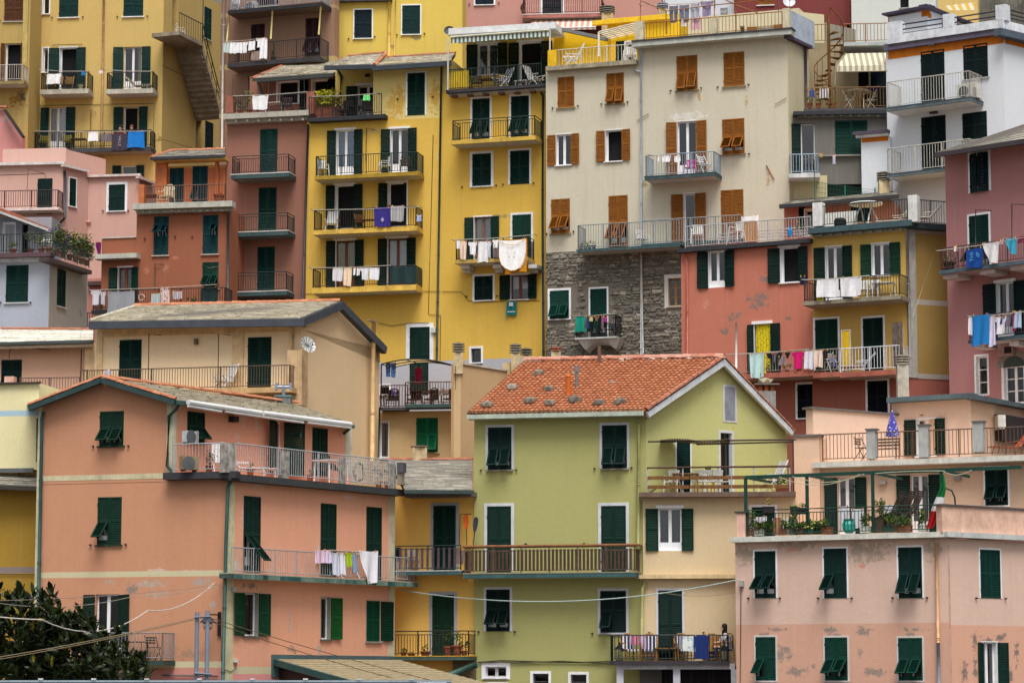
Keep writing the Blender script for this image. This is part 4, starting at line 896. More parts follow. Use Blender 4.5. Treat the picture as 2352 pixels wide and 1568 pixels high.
b = H('PG', 'small pink gable end with peeling plaster beside the mustard house', 20, 300, 137.4)
b.face((206, 140, 137.4), -60, 137.6, 51, 137.4, 320, 312, None, back=3, gable=[(-60, 312), (51, 312), (18, 262), (0, 248), (-60, 248)], spots=[(14, 275, 10, 12, (170, 160, 150)), (26, 290, 8, 10, (170, 160, 150))])
beam(b, at(14, 252, 137.1), at(56, 314, 136.9), .3, .12, (60, 52, 50), 'roof_edge'); ridge(b, at(-40, 247, 137.4), at(16, 248, 137.3), 8, .12, CLAYD); b.finish()

b = H('B30', 'rust orange house with teal shutters, roof terrace and lower washing balcony', 420, 560, 125.6)
RS = (156, 95, 70)
b.face(RS, 313, 126.6, 527, 125.8, 560, 484, spots=[(402, 592, 14, 7, (206, 136, 106)), (340, 620, 12, 12, (200, 130, 104)), (377, 618, 18, 14, (200, 130, 104))], grime=.5)
b.face(RS, 234, 127, 313, 126.62, 560, 547, grime=.4)
win(b, 0, 353, 497, 387, 586, 'F', TEAL, sill=(206, 190, 176), ang=46, hi=True); win(b, 0, 466, 494, 501, 583, 'F', TEAL, sill=(206, 190, 176), fl='R', ang=46, hi=True); win(b, 0, 465, 602, 502, 662, 'F', (16, 62, 50), ang=40)
win(b, 1, 271, 614, 302, 703, 'O', (14, 58, 46), sur=3, ins='half', fc=(130, 70, 40), lw=20, rw=17, ajar=12)
b.hooks(0, [(333, 549), (403, 544), (442, 544)]); b.box(1, 'ledge_slab', 216, 314, 584, 595, .55, (190, 188, 176)); b.box(1, 'parapet_cap', 234, 313, 545, 548, .06, (206, 196, 186))
b.box(0, 'terrace_slab', 304, 533, 468, 481, .6, (186, 184, 172)); b.box(0, 'cornice', 313, 530, 481, 491, .3, (168, 164, 152))
for i in range(12): b.box(0, 'corbel', 326 + i * 16.5, 331 + i * 16.5, 484 - i * .3, 488 - i * .3, .4, (190, 186, 172), .3)
b.rail(0, 331, 516, 429, 466, .35, (110, 80, 66), sp=.13); b.box(0, 'pier', 318, 331, 424, 470, .45, (190, 110, 66), .1); TB30 = Bal(b.faces[0], 0, 4, -.8, b.faces[0].uz(420, 466, .3)[1])
P24 = b.balc(0, 214, 516, 668, 712, 9, 1.2, (50, 44, 40), (46, 46, 48), sides='LR')
k = b.face((188, 112, 74), 357, 129.2, 518, 128.6, 420, 384, 470, back=3, grime=.3, bands=[(384, 390, (206, 160, 90))]); win(b, k, 390, 386, 422, 468, 'C', TEAL); win(b, k, 442, 382, 477, 467, 'F', TEAL, fl='L', ang=32)
b.box(k, 'pilaster', 494, 502, 372, 470, .12, (190, 112, 70)); b.box(k, 'eave', 352, 517, 364, 371, .7, (206, 172, 96)); b.box(k, 'pilaster', 357, 383, 372, 470, .25, (206, 122, 74))
P = [at(346, 362, 128.4), at(517, 356, 127.9), at(517, 343, 131), at(392, 347, 131.2)]; slates(b, P, 7, .45, SLATEG); ridge(b, P[0], P[3], 5, .1, CLAY); ridge(b, P[3], P[2], 12, .1, CLAY); beam(b, P[0], P[1], .15, .13, (50, 50, 56))
b.pipe(0, [(524, 488), (523, 690)], .06, (70, 76, 82), .12); b.pipe(0, [(355, 664), (356, 606), (376, 608)], .022, (60, 56, 46), .12, 'line_bracket', 5); b.finish()

b = H('B28', 'grey blue corner house with flower terrace on its flat roof', 80, 660, 110)
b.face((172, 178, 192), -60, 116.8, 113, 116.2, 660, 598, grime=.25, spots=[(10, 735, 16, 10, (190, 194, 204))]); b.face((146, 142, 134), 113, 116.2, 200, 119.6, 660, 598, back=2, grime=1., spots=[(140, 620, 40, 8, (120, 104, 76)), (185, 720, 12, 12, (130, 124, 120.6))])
win(b, 0, 14, 609, 65, 694, 'C', (14, 56, 50), sill=(206, 206, 210)); win(b, 1, 131, 619, 150, 704, 'C', (14, 50, 44), sill=(180, 176, 170)); b.hooks(0, [(2, 695), (71, 695)])
b.box(0, 'terrace_edge', -60, 116, 583, 593, .55, (92, 70, 76)); b.box(1, 'terrace_edge', 113, 212, 590, 599, .5, (74, 62, 60)); b.box(0, 'cornice', -60, 114, 593, 603, .3, (196, 198, 204))
b.rail(0, -50, 121, 540, 582, .45, (44, 48, 50)); b.rail(1, 121, 205, 552, 588, .4, (44, 60, 54))
TB28 = Bal(b.faces[0], 0, 3, -.4, b.faces[0].uz(60, 583, .4)[1]); TB28S = Bal(b.faces[1], 0, 3, .2, b.faces[1].uz(160, 592, .4)[1])
k = b.face((150, 150, 158), -60, 119.2, 118, 119, 560, 500, 600, back=2, grime=.8); win(b, k, 8, 512, 34, 585, 'N', ins='curtain', sur=2); win(b, k, 50, 514, 64, 586, 'N', ins=None)
P = [at(-40, 470, 117.8), at(116, 528, 118.2), at(90, 512, 120.2), at(-40, 462, 120.6)]; slates(b, P, 6, .35, CLAYD); beam(b, P[0], P[1], .12, .1, (190, 188, 186)); b.finish()
b = H('PB', 'dusky pink wall strip with iron rail behind the grey blue house', 225, 660, 120); b.face((196, 132, 120), 190, 128.8, 262, 128.6, 660, 640, None, back=3); b.box(0, 'ledge', 200, 250, 646, 655, .3, (92, 70, 66)); b.rail(0, 200, 240, 718, 752, .6, IRON); b.finish()

# ---- beige house with slate roof
b = H('B26', 'wide beige house with slate roof, two green doors and a long terrace rail', 450, 800, 110)
BG = (238, 214, 178)
b.face(BG, 218, 111.5, 692, 109.5, 830, 756, grime=.25, fade=.35); b.face((234, 206, 164), 692, 109.5, 872, 116, 830, 756, back=4, gable=[(692, 745), (876, 800), (872, 905), (692, 770)] and [(692, 756), (692, 742), (782, 697), (880, 800), (873, 833)], grime=.3, spots=[(860, 760, 10, 20, (190, 160, 120))], fade=.35)
win(b, 0, 274, 780, 325, 873, 'C', (14, 52, 46)); win(b, 0, 569, 774, 623, 898, 'C', (14, 52, 46)); 
f = b.faces[0]; e0, e1 = f.p(206, 739, .8), f.p(690, 732, .8); g1 = b.faces[1].p(782, 692, .25); r0 = at(310, 703, 115.2)
slates(b, [e0, e1, g1, r0], 20, .55, SLATE, th=.045); ridge(b, r0, g1, 27, .13, CLAY); ridge(b, e0 + Vector((0, 0, .05)), r0, 9, .08, SLATE)
beam(b, e0, e1 + (e1 - e0).normalized() * .2, .2, .3, (72, 76, 86)); beam(b, e1, g1, .25, .32, (70, 76, 84), 'bargeboard'); beam(b, g1, b.faces[1].p(884, 797, .3), .25, .32, (70, 76, 84), 'bargeboard')
b.box(0, 'cornice', 222, 688, 748, 753, .35, (222, 192, 146), -.0)
for x0, x1 in ((222, 236), (534, 560), (664, 676)): b.box(0, 'pilaster', x0, x1, 754, 905, .08, (224, 194, 148))
b.box(0, 'frieze', 236, 664, 754, 774, .07, (222, 192, 146)); b.pipe(0, [(668, 752), (674, 762), (672, 805)], .05, (222, 190, 146), .16)
P25 = Bal(f, 0, 8, .7, f.uz(450, 899, 1.0)[1]); b.box(0, 'terrace_slab', 180, 670, 900, 912, 1.2, (206, 170, 120), .0); b.rail(0, 192, 665, 851, 900, 1.1, (92, 74, 62), posts=2.6, sides='R', d=1.); b.rail(0, 184, 200, 850, 898, 1.1, (92, 74, 62))
for x in (340, 500): b.pipe(0, [(x, 893), (x + 2, 767), (x + 30, 769)], .025, (60, 40, 40), 1.0, 'line_bracket', 5)
b.pipe(1, [(858, 737), (857, 830), (855, 1060)], .1, (216, 180, 126), .3, 'flue'); b.box(1, 'flue_cap', 851, 866, 733, 736, .4, (150, 130, 110), .2); b.pipe(1, [(872, 935), (869, 1050)], .04, IRONG, .2)
b.box(0, 'wall_lamp', 445, 452, 777, 790, .2, (110, 104, 90)); b.box(0, 'chimney_block', 660, 694, 804, 930, .5, (214, 182, 140), -.3); b.box(1, 'gutter_end', 873, 886, 790, 804, .3, (84, 88, 90)); b.finish()
b = H('BW', 'peach pink wing with pale slate roof and orange ridge tiles', 110, 820, 113)
b.face((228, 186, 158), -60, 113.2, 222, 112.6, 830, 791, grime=.2); win(b, 0, 3, 826, 50, 886, 'C', (14, 48, 44))
P = [at(-60, 788, 112.4), at(214, 781, 111.8), at(214, 758, 115), at(-60, 756, 115.2)]; slates(b, P, 7, .8, SLATEW); ridge(b, at(4, 756, 115.2), P[2], 15, .11, CLAYD); beam(b, P[0], P[1], .15, .12, (70, 78, 76)); beam(b, P[0] + Vector((0, .1, -.14)), P[1] + Vector((0, .1, -.14)), .1, .12, (206, 184, 160))
b.box(0, 'pier', 195, 222, 798, 900, .4, (224, 194, 150), .0); b.rail(0, 45, 182, 868, 922, 1.6, (110, 84, 84)); b.box(0, 'pier', 10, 32, 864, 890, 1.7, (228, 180, 160), 1.3); b.box(0, 'parapet', -60, 188, 921, 960, 1.65, (226, 178, 150), 1.4)
b.pipe(0, [(21, 824), (22, 803), (46, 797), (115, 803)], .02, (50, 52, 54), .6, 'line_bracket', 5); b.pipe(0, [(185, 900), (187, 802)], .025, (60, 40, 40), 1.3, 'line_bracket', 5); b.finish()

# ---- courtyard between: beige house with bright green shutter, pergola terrace
b = H('B27', 'beige back house with bright green shutters below a straw pergola terrace', 980, 990, 117)
b.face((212, 182, 134), 868, 117, 1060, 116.5, 990, 945, grime=.4); b.face((216, 178, 172), 1060, 116.5, 1092, 116.4, 990, 935, grime=.3)
win(b, 0, 956, 959, 1006, 1038, 'F', BGREEN, fl='R', sill=CONC, ang=26); win(b, 0, 873, 969, 892, 1050, 'N', ins='curtain', sur=2)
b.box(0, 'terrace_slab', 874, 935, 936, 942, .6, (74, 76, 78)); b.box(0, 'terrace_slab', 932, 1054, 928, 936, .9, (60, 84, 84)); b.rail(0, 874, 936, 885, 936, .5, (84, 54, 46)); b.rail(0, 931, 1044, 878, 928, .8, (84, 54, 46))
TB27 = Bal(b.faces[0], 0, 3.4, -.6, b.faces[0].uz(980, 930, .6)[1]); b.pipe(0, [(1038, 936), (1043, 950), (1042, 1055)], .05, (212, 180, 130), .12)
k = b.face((178, 178, 186), 868, 121, 1050, 120.6, 860, 832, 935, back=1, grime=.3, spots=[(1020, 900, 40, 14, (120, 90, 70))]); win(b, k, 874, 886, 894, 905, 'N', ins=None, sur=4); win(b, k, 941, 825, 984, 905, 'C', (14, 50, 42))
b.rail(1, 1052, 1092, 1034, 1056, .6, (50, 44, 44)); b.finish()
b = H('CW', 'beige stepped wall carrying ribbed clay chimney pots behind the orange roof', 1100, 890, 114)
b.face((212, 182, 138), 1042, 113.2, 1058, 113.1, 880, 828, None, back=2); b.face((206, 172, 130), 1058, 113.1, 1200, 116.6, 880, 836, None, back=.5, grime=.3); b.box(1, 'wall_cap', 1060, 1200, 832, 836, .06, (206, 196, 180), -.3)
b.box(1, 'pier', 1172, 1192, 832, 870, .2, (222, 196, 150), -.2); b.pipe(0, [(1046, 840), (1046, 895)], .015, (60, 40, 40), .3, 'line_bracket', 4); b.finish()

# ---- pale yellow house bottom left and mustard one under it
b = H('B25', 'pale yellow house with a blue band at the left edge', 40, 980, 99)
b.face((231, 221, 174), -60, 99.4, 88, 99, 980, 882, 1080, grime=.25, bands=[(944, 957, (172, 200, 214))]); b.box(0, 'roof_edge', -60, 92, 879, 883, .15, (60, 50, 46)); b.box(0, 'lead_flashing', -60, 76, 1076, 1086, .06, (100, 104, 106)); b.pipe(0, [(86, 960), (85, 1060)], .04, (70, 50, 56), .06); b.finish()
b = H('B25b', 'deep mustard house with grey band behind the leafy tree', 40, 1250, 98.4)
b.face((172, 136, 54), -60, 99.2, 90, 98.8, 1250, 1112, grime=.5, bands=[(1302, 1316, (142, 128, 126))]); slates(b, [at(-60, 1112, 98.3), at(88, 1118, 98), at(86, 1092, 99.6), at(-60, 1085, 99.8)], 5, .4, SLATEG, th=.05); b.box(0, 'eave', -60, 88, 1114, 1124, .35, (130, 116, 112)); b.pipe(0, [(-20, 1318), (84, 1319)], .015, (50, 44, 40), .05, 'cable', 4); b.finish()

# ---- the big pink house in front
b = H('B24', 'big salmon pink corner house in front with upper terrace and gable roof', 300, 1200, 96)
PF = (200, 144, 113); PFR = (230, 166, 136); CB = (206, 196, 160)
def YL(x): return 97 + (94.9 - 97) * (x - 92) / 428
b.face(PF, 92, 97, 521, 94.9, 1200, 1094, grime=.3, fade=.4, spots=[(360, 1308, 34, 5, (226, 200, 184)), (438, 1310, 28, 5, (226, 200, 184)), (300, 1350, 26, 24, (140, 134, 128)), (350, 1340, 60, 14, (190, 176, 164)), (250, 1336, 20, 10, (190, 176, 164)), (460, 1336, 50, 14, (180, 170, 160)), (360, 1366, 34, 16, (196, 170, 150)), (430, 1500, 50, 20, (176, 140, 116)), (490, 1390, 10, 18, (190, 176, 170))], bands=[(1314, 1327, CB), (1519, 1533, CB)], low=(1536, (206, 140, 130)))
b.face(PFR, 521, 94.9, 906, 102.6, 1200, 1098, back=3, grime=.35, fade=.4, spots=[(560, 1190, 14, 40, (226, 206, 200)), (590, 1115, 28, 8, (230, 206, 200)), (540, 1300, 20, 24, (222, 206, 190)), (620, 1310, 40, 8, (226, 200, 180)), (730, 1260, 8, 30, (226, 206, 196)), (800, 1140, 40, 8, (230, 210, 200)), (575, 1345, 36, 12, (140, 128, 120)), (665, 1430, 12, 36, (206, 180, 176)), (670, 1492, 26, 14, (150, 140, 128)), (735, 1490, 14, 18, (190, 176, 166)), (845, 1240, 6, 30, (230, 210, 196))], bands=[(1530, 1546, CB)], low=(1547, (222, 150, 144)))
b.face(PF, 96, 96.99, 395, YL(395) - .004, 1000, 935, 1112, back=3, grime=.25, fade=.4, gable=[(96, 935), (395, 927), (395, 915), (236, 873)], bands=[])
b.face(PFR, 395, YL(395), 806, 103.7, 1000, 926, 1112, back=3, grime=.4, fade=.4, spots=[(560, 960, 20, 40, (230, 200, 186)), (590, 970, 20, 30, (230, 200, 186)), (545, 1010, 12, 40, (226, 196, 180))])
b.box(0, 'string_course', 96, 376, 1093, 1105, .02, CB, -.0); b.box(0, 'corner_strip', 88, 98, 940, 1600, .025, (206, 200, 164)); b.box(2, 'corner_strip', 384, 397, 922, 1090, .025, (206, 200, 164), -.0); b.box(1, 'corner_strip', 522, 540, 1110, 1600, .025, (206, 198, 160)); b.box(1, 'corner_strip', 895, 908, 1110, 1600, .025, (206, 198, 170)); b.box(3, 'corner_strip', 794, 808, 975, 1090, .025, (206, 204, 184)); b.box(3, 'corner_strip', 396, 406, 925, 1090, .025, (206, 204, 184))
SG = (24, 60, 46)
win(b, 2, 229, 944, 284, 1023, 'F', SG, sill=SG, ang=40); win(b, 0, 224, 1141, 279, 1250, 'F', SG, sill=SG, fl='L', ang=40); b.hooks(2, [(215, 1025), (296, 1024)]); b.hooks(0, [(209, 1251), (290, 1250)])
win(b, 0, 219, 1364, 271, 1512, 'O', (18, 46, 36), ins='glass', lw=27, rw=27, name='balcony_door')
win(b, 3, 430, 946, 470, 1016, 'F', SG, ang=38); win(b, 3, 634, 968, 650, 1090, 'O', SG, ins='dark', lw=26, rw=32, ajar=20); win(b, 3, 717, 983, 752, 1092, 'F', SG, ang=38)
win(b, 1, 559, 1139, 598, 1313, 'F', (26, 58, 48), fl='L', ang=40); win(b, 1, 736, 1156, 772, 1322, 'C', (26, 58, 48)); win(b, 1, 841, 1164, 876, 1332, 'C', (26, 58, 48))
win(b, 1, 560, 1361, 592, 1459, 'O', (16, 72, 46), ins='one', lw=22, rw=20, sill=(84, 96, 88), sc=(150, 146, 140), sur=1); win(b, 1, 737, 1371, 758, 1467, 'O', (24, 92, 40), ins='one', lv='R', rw=21, sc=(150, 146, 140), sur=1, sill=(84, 96, 88)); win(b, 1, 841, 1379, 871, 1472, 'C', (18, 76, 56), sur=1, sc=(150, 146, 140), ins=None); win(b, 1, 872, 1380, 873, 1471, 'O', (12, 58, 40), lv='R', ins=None, rw=24)
P26 = b.balc(0, 248, 372, 1453, 1516, 10, 1.0, (136, 140, 144), (56, 76, 70), sp=.12); P27 = b.balc(1, 531, 955, 1256, 1315, 11, .5, (150, 152, 156), (74, 96, 92), sides='R', sp=.13, fas=(168, 164, 150))
f = b.faces[1]; mb = MB()                      # weathered copper strips along the slab edge
for i in range(46):
    u = P27.u0 + (P27.u1 - P27.u0) * i / 46; mb.box(u + .01, u + (P27.u1 - P27.u0) / 46 - .005, -.595 - rnd(0, .006), -.585, P27.z - .19, P27.z - .04)
obj('copper_edging', mb, perobj((40, 82, 78), (120, 140, 128), .7, 'copper', 10.), P27.o, f.M)
b.box(0, 'terrace_edge', 374, 541, 1085, 1101, .45, (62, 60, 66)); b.box(1, 'terrace_edge', 530, 930, 1086, 1102, .45, (60, 62, 64))
TB24 = Bal(b.faces[1], 0, 9, -.6, b.faces[1].uz(640, 1092, .3)[1])
GR = (166, 168, 172); b.rail(0, 397, 515, 1020, 1083, .35, GR, sp=.12, posts=3); b.rail(1, 541, 908, 1018, 1084, .35, GR, sp=.12, posts=2.2); PM = plain((170, 164, 156), .95, .6, 0, 4.)
b.box(1, 'pier', 520, 540, 1016, 1084, .4, PM, .1)
for x0, x1, y0, y1 in ((650, 664, 1034, 1104), (785, 794, 1050, 1116), (900, 910, 1064, 1130)): b.box(1, 'pier', x0, x1, y0, y1, .4, PM, .22)
b.pipe(0, [(100, 945), (96, 962), (93, 1150), (85, 1568)], .065, (52, 84, 84), .14); b.pipe(2, [(410, 930), (405, 940), (388, 955), (384, 1070), (396, 1084)], .06, (52, 78, 74), .16); b.pipe(1, [(530, 1104), (524, 1118), (519, 1250), (511, 1600)], .065, (52, 84, 80), .14); b.pipe(3, [(806, 975), (802, 985), (790, 995)], .06, (40, 84, 70), .2)
f2, f3 = b.faces[2], b.faces[3]
ap = f2.p(234, 868, .45); el = f2.p(66, 933, .45); er = f2.p(404, 919, .45); e2 = f3.p(812, 975, .5); rr = at(690, 932, 107.5)
slates(b, [er, e2, rr, ap], 18, .5, SLATE, th=.04); P_ = [at(60, 930, 100.5), el, ap, at(262, 866, 105)]; slates(b, P_, 8, .5, SLATE, th=.04)
ridge(b, el + Vector((0, 0, .04)), ap + Vector((0, 0, .04)), 10, .1, CLAY); ridge(b, er + Vector((0, 0, .04)), ap + Vector((0, 0, .04)), 10, .1, CLAY); ridge(b, ap + Vector((0, .1, .06)), rr + Vector((0, 0, .1)), 26, .1, CLAY)
beam(b, el, ap, .2, .17, (48, 70, 70), 'bargeboard'); beam(b, ap, er, .2, .17, (48, 70, 70), 'bargeboard'); beam(b, er + Vector((0, 0, -.02)), e2 + Vector((0, 0, -.02)), .14, .12, (60, 92, 90))
# rolled white awnings under the eave
for xa, ya, xb, yb in ((432, 923, 600, 948), (604, 948, 806, 974)):
    p, q = f3.p(xa, ya, .75), f3.p(xb, yb, .75); mb = MB(); mb.tube([p, q], .09, 8); mb.tube([p + Vector((0, 0, -.14)), p.lerp(q, .45) + Vector((0, 0, -.16))], .045, 6); mb.tube([p.lerp(q, .5) + Vector((0, 0, -.14)), q + Vector((0, 0, -.13))], .045, 6)
    obj('rolled_awning', mb, plain((222, 226, 226), .5, .1), b.root)
b.box(3, 'wall_lamp', 537, 549, 955, 968, .25, (44, 44, 50)); b.box(3, 'wall_lamp', 690, 698, 994, 1004, .3, (90, 90, 96)); b.box(1, 'junction_box', 535, 543, 1347, 1358, .12, (190, 186, 180)); b.box(1, 'junction_box', 541, 547, 1512, 1520, .12, (214, 214, 210))
b.pipe(1, [(544, 1520), (541, 1534), (530, 1542), (516, 1536), (508, 1515), (508, 1460)], .012, (40, 40, 40), .05, 'cable', 4); b.pipe(0, [(372, 1549), (500, 1552)], .03, (110, 100, 100), .08, 'conduit'); b.finish()

# ---- small yellow house
b = H('B23', 'small egg yellow house squeezed between pink and green houses', 1000, 1250, 103)
b.face((238, 192, 98), 904, 103.6, 1092, 102.6, 1250, 1132, grime=.3); win(b, 0, 996, 1161, 1047, 1310, 'C', (16, 54, 44), sur=7, sc=(168, 174, 184), ajar=3); win(b, 0, 993, 1365, 1043, 1512, 'C', (24, 60, 40), sur=7, sc=(168, 168, 180))
P28 = b.balc(0, 908, 1058, 1254, 1311, 9, .9, IRONG, (58, 94, 96), fas=(190, 186, 180), sides='', style='slats', wood=(84, 70, 78), sp=.21); P29 = b.balc(0, 902, 1076, 1449, 1506, 9, .9, (44, 44, 40), (66, 92, 86), style='gap', fas=(190, 150, 60), sides='R')
P = [at(930, 1125, 101.6), at(1085, 1126, 101.2), at(1085, 1056, 106), at(890, 1056, 106.5)]; slates(b, P, 22, .4, SLATEG, th=.025); ridge(b, P[3], P[2], 17, .1, CLAYD); beam(b, P[0], P[1] + Vector((.05, 0, 0)), .16, .13, (56, 72, 70)); b.box(0, 'eave', 930, 1082, 1131, 1142, .8, (110, 104, 104), .1)
b.box(0, 'grey_chimney', 912, 925, 1062, 1085, 1.6, (84, 84, 90), 1.2); b.box(0, 'chimney_pier', 912, 922, 1085, 1112, 1.55, (140, 132, 118), 1.2)
b.pipe(0, [(1055, 1250), (1057, 1180), (1083, 1180)], .018, (60, 60, 66), .5, 'line_bracket', 5); b.face((110, 96, 70), 1040, 102.7, 1092, 102.4, 1540, 1514, None, back=1); b.pipe(0, [(1096, 1525), (1020, 1555)], .12, (66, 100, 92), .9, 'gutter'); b.finish()

# ---- green house
b = H('B21', 'olive green house with orange tiled roof weighted with stones', 1280, 1150, 101)
GN = (172, 170, 110)
b.face(GN, 1089, 102.5, 1484, 101.1, 1150, 962, grime=.25, fade=.35); b.face((194, 194, 130), 1484, 101.1, 1808, 105.9, 1050, 962, back=3, grime=.25, fade=.3, gable=[(1484, 962), (1484, 957), (1660, 832), (1810, 985), (1808, 994)], spots=[(1685, 984, 8, 12, (196, 186, 100))])
SH = (16, 46, 42)
for x0, y0, x1, y1 in ((1121, 981, 1175, 1078), (1383, 976, 1440, 1075)): win(b, 0, x0, y0, x1, y1, 'F', SH, sur=6, sc=(198, 198, 204), sill=(160, 150, 140), ang=32)
for x0, y0, x1, y1 in ((1119, 1162, 1174, 1313), (1381, 1161, 1438, 1313)): win(b, 0, x0, y0, x1, y1, 'C', (16, 54, 44), sur=7, sc=(206, 208, 212))
win(b, 0, 1117, 1353, 1171, 1449, 'F', (14, 38, 36), sur=6, sc=(198, 198, 204), ang=44); win(b, 0, 1379, 1356, 1438, 1452, 'F', (14, 40, 38), sur=6, sc=(198, 198, 204), fl='L', ang=38)
b.hooks(0, [(1105, 1080), (1186, 1079), (1366, 1076), (1451, 1074), (1100, 1450), (1183, 1450), (1361, 1454), (1208, 1249), (1342, 1248)])
win(b, 0, 1115, 1530, 1163, 1554, 'N', sur=9, ins='glass', fc=(196, 192, 196)); win(b, 0, 1224, 1546, 1260, 1600, 'N', sur=6, ins='grid', fc=(90, 90, 92)); win(b, 0, 1311, 1548, 1347, 1600, 'N', sur=6, ins='grid', fc=(90, 90, 92)); win(b, 0, 1115, 1569, 1163, 1600, 'N', sur=4, ins=None)
P30 = b.balc(0, 1068, 1458, 1258, 1316, 11, .95, (120, 104, 90), (58, 96, 98), style='slats', wood=(78, 60, 48), sp=.145, fas=(150, 140, 116), sides='LR')
f = b.faces[0]; mb = MB(); zr = f.uz(1260, 1254, .95)[1]; mb.tube([(P30.u0 - .1, -.95, zr + .02), (P30.u1 + .1, -.95, zr + .02)], .05, 8); mb.tube([(P30.u1 + .1, -.95, zr + .02), (P30.u1 + .1, -.05, zr + .02)], .05, 8); obj('wooden_handrail', mb, plain((140, 90, 54), .6, .3, 0, 6.), P30.o, f.M)
g = b.faces[1]
b.box(1, 'attic_frame', 1661, 1692, 882, 968, .02, (206, 208, 214)); b.box(1, 'attic_panel', 1665, 1688, 887, 963, .035, (140, 144, 156), .021); win(b, 1, 1655, 994, 1681, 1130, 'N', sur=6, sc=(206, 208, 214), ins='one', fc=(20, 60, 52)); win(b, 1, 1554, 1014, 1585, 1130, 'C', (14, 54, 52), sur=4)
eL, eR = f.p(1076, 950, .55), f.p(1484, 945, .55); aR = g.p(1662, 823, .3); aL = at(1206, 831, 107.8); eB = g.p(1822, 990, .3)
b.box(0, 'fascia', 1072, 1478, 952, 962, .6, (176, 186, 172)); beam(b, eR + Vector((0, 0, -.02)), aR + Vector((0, 0, -.02)), .14, .22, (206, 210, 214), 'bargeboard'); beam(b, aR + Vector((0, 0, -.02)), eB, .14, .22, (206, 210, 214), 'bargeboard')
b.pipe(0, [(1464, 962), (1467, 975), (1466, 1140), (1465, 1315)], .06, (166, 166, 108), .14); b.pipe(1, [(1508, 1118), (1490, 1130), (1482, 1140)], .07, (150, 152, 96), .2)
# --- orange tiled roof: the 300 lowest tiles one by one, the rest joined
Pq = [eL + Vector((0, 0, .02)), eR + Vector((0, 0, .02)), aR, aL]; dk = MB(); nrm = (Pq[1] - Pq[0]).cross(Pq[3] - Pq[0]).normalized()

for i in range(12):
    for j in range(6): dk.poly([lerp4(Pq, s, t_) - nrm * .04 for s, t_ in ((i / 12, j / 6), ((i + 1) / 12, j / 6), ((i + 1) / 12, (j + 1) / 6), (i / 12, (j + 1) / 6))])
for i in range(4): A, C = Pq[i], Pq[(i + 1) % 4]; dk.poly([A - nrm * .03, A - nrm * .16, C - nrm * .16, C - nrm * .03])
back = [aL, aR, eB, eB + (aL - aR)]; dk.poly(back); roof = obj('roof', dk, plain((120, 70, 50), .9), b.root)
ROWS, COLS = 22, 38; restm = MB(); TM = perobj((176, 116, 86), (212, 150, 112), .85, 'roof_tile', 9.); n_ = 0
def rtile(mb, s0, s1, t0, t1, j):
    prof = ((0, .03), (.2, .052), (.42, .052), (.58, .03), (.8, .026), (1, .034)); lo, hi = [], []
    for q, hgt in prof:
        s_ = s0 + (s1 - s0) * q; lo.append(lerp4(Pq, s_, t0) + nrm * (hgt + .075 + j)); hi.append(lerp4(Pq, s_, min(1, t1)) + nrm * (hgt * .8 - .005))
    for a in range(len(prof) - 1): mb.poly([lo[a], lo[a + 1], hi[a + 1], hi[a]]); mb.poly([lo[a] - nrm * .11, lo[a + 1] - nrm * .11, lo[a + 1], lo[a]])
for r in range(ROWS):
    for c in range(COLS):
        args = (c / COLS, (c + .97) / COLS, r / ROWS + rnd(-.004, .004), (r + 1.18) / ROWS, rnd(-.008, .012))
        if n_ < 300: m_ = MB(); rtile(m_, *args); obj('roof_tile', m_, TM, roof); n_ += 1
        else: rtile(restm, *args)
o = obj('roof_tiles', restm, TM, roof); o['kind'] = 'stuff'
PKT = perobj((190, 120, 96), (216, 164, 146), .9, 'ridge_tile', 5.)
ridge(b, aL + Vector((0, 0, .06)), aR + Vector((0, 0, .06)), 26, .15, PKT, roof); ridge(b, eR + nrm * .06, aR + nrm * .06, 17, .12, CLAYD, roof, 'verge_tile'); ridge(b, aR, eB, 18, .12, CLAYD, roof, 'verge_tile'); beam(b, eL + nrm * .05, aL + nrm * .05, .12, .1, (110, 84, 66), 'verge_mortar', roof)
mb = MB()                                      # smeared mortar along the ridge
for i in range(70):
    q = rnd(.35, 1); p = aL.lerp(aR, q) + Vector((0, -.12, -.02)); mb.rock(rnd(.03, .09), tuple(p + Vector((0, rnd(-.2, .1), rnd(-.08, .06)))), (1.6, .8, .5))
obj('ridge_mortar', mb, plain((206, 190, 176), .95, .2), roof)
def on_roof(x, y):
    d = ray(x, y); t = (Pq[0] - CAM).dot(nrm) / d.dot(nrm); return CAM + d * t + nrm * .1
mb = MB()
for i in range(60):
    p = on_roof(1330 + rnd(-70, 290), 838 + rnd(0, 46)); mb.rock(rnd(.02, .06), tuple(p), (1.2, 1.8, .4))
obj('mortar_splash', mb, plain((206, 196, 186), .95, .2), roof)
mb = MB(); p = on_roof(1325, 902); mb.tube([p - nrm * .1, p + Vector((0, 0, .7))], .06, 8); mb.tube([p + Vector((0, 0, .7)), p + Vector((0, 0, .95))], .1, 8); obj('metal_flue', mb, plain((150, 150, 150), .4, .2, .6), roof)
mb = MB(); p = on_roof(1305, 916); mb.tube([p - nrm * .1, p + Vector((0, 0, .75))], .1, 8); mb.tube([p + Vector((0, 0, .75)), p + Vector((0, 0, .9))], .12, 8, 0, .03); obj('orange_vent_pipe', mb, plain((200, 100, 34), .6), roof)
mb = MB(); p = on_roof(1377, 856); mb.tube([p - nrm * .1, p + Vector((0, 0, .95))], .07, 8); obj('iron_pipe', mb, plain((110, 84, 72), .8, .3), roof)
for x, y in ((1284, 866), (1318, 865)):
    mb = MB(); p = on_roof(x, y); e = (Pq[1] - Pq[0]).normalized() * .22; v = (Pq[3] - Pq[0]).normalized() * .2; mb.poly([p - e - v, p + e - v, p + e + v, p - e + v]); obj('glass_tile', mb, plain((130, 150, 150), .2), roof)
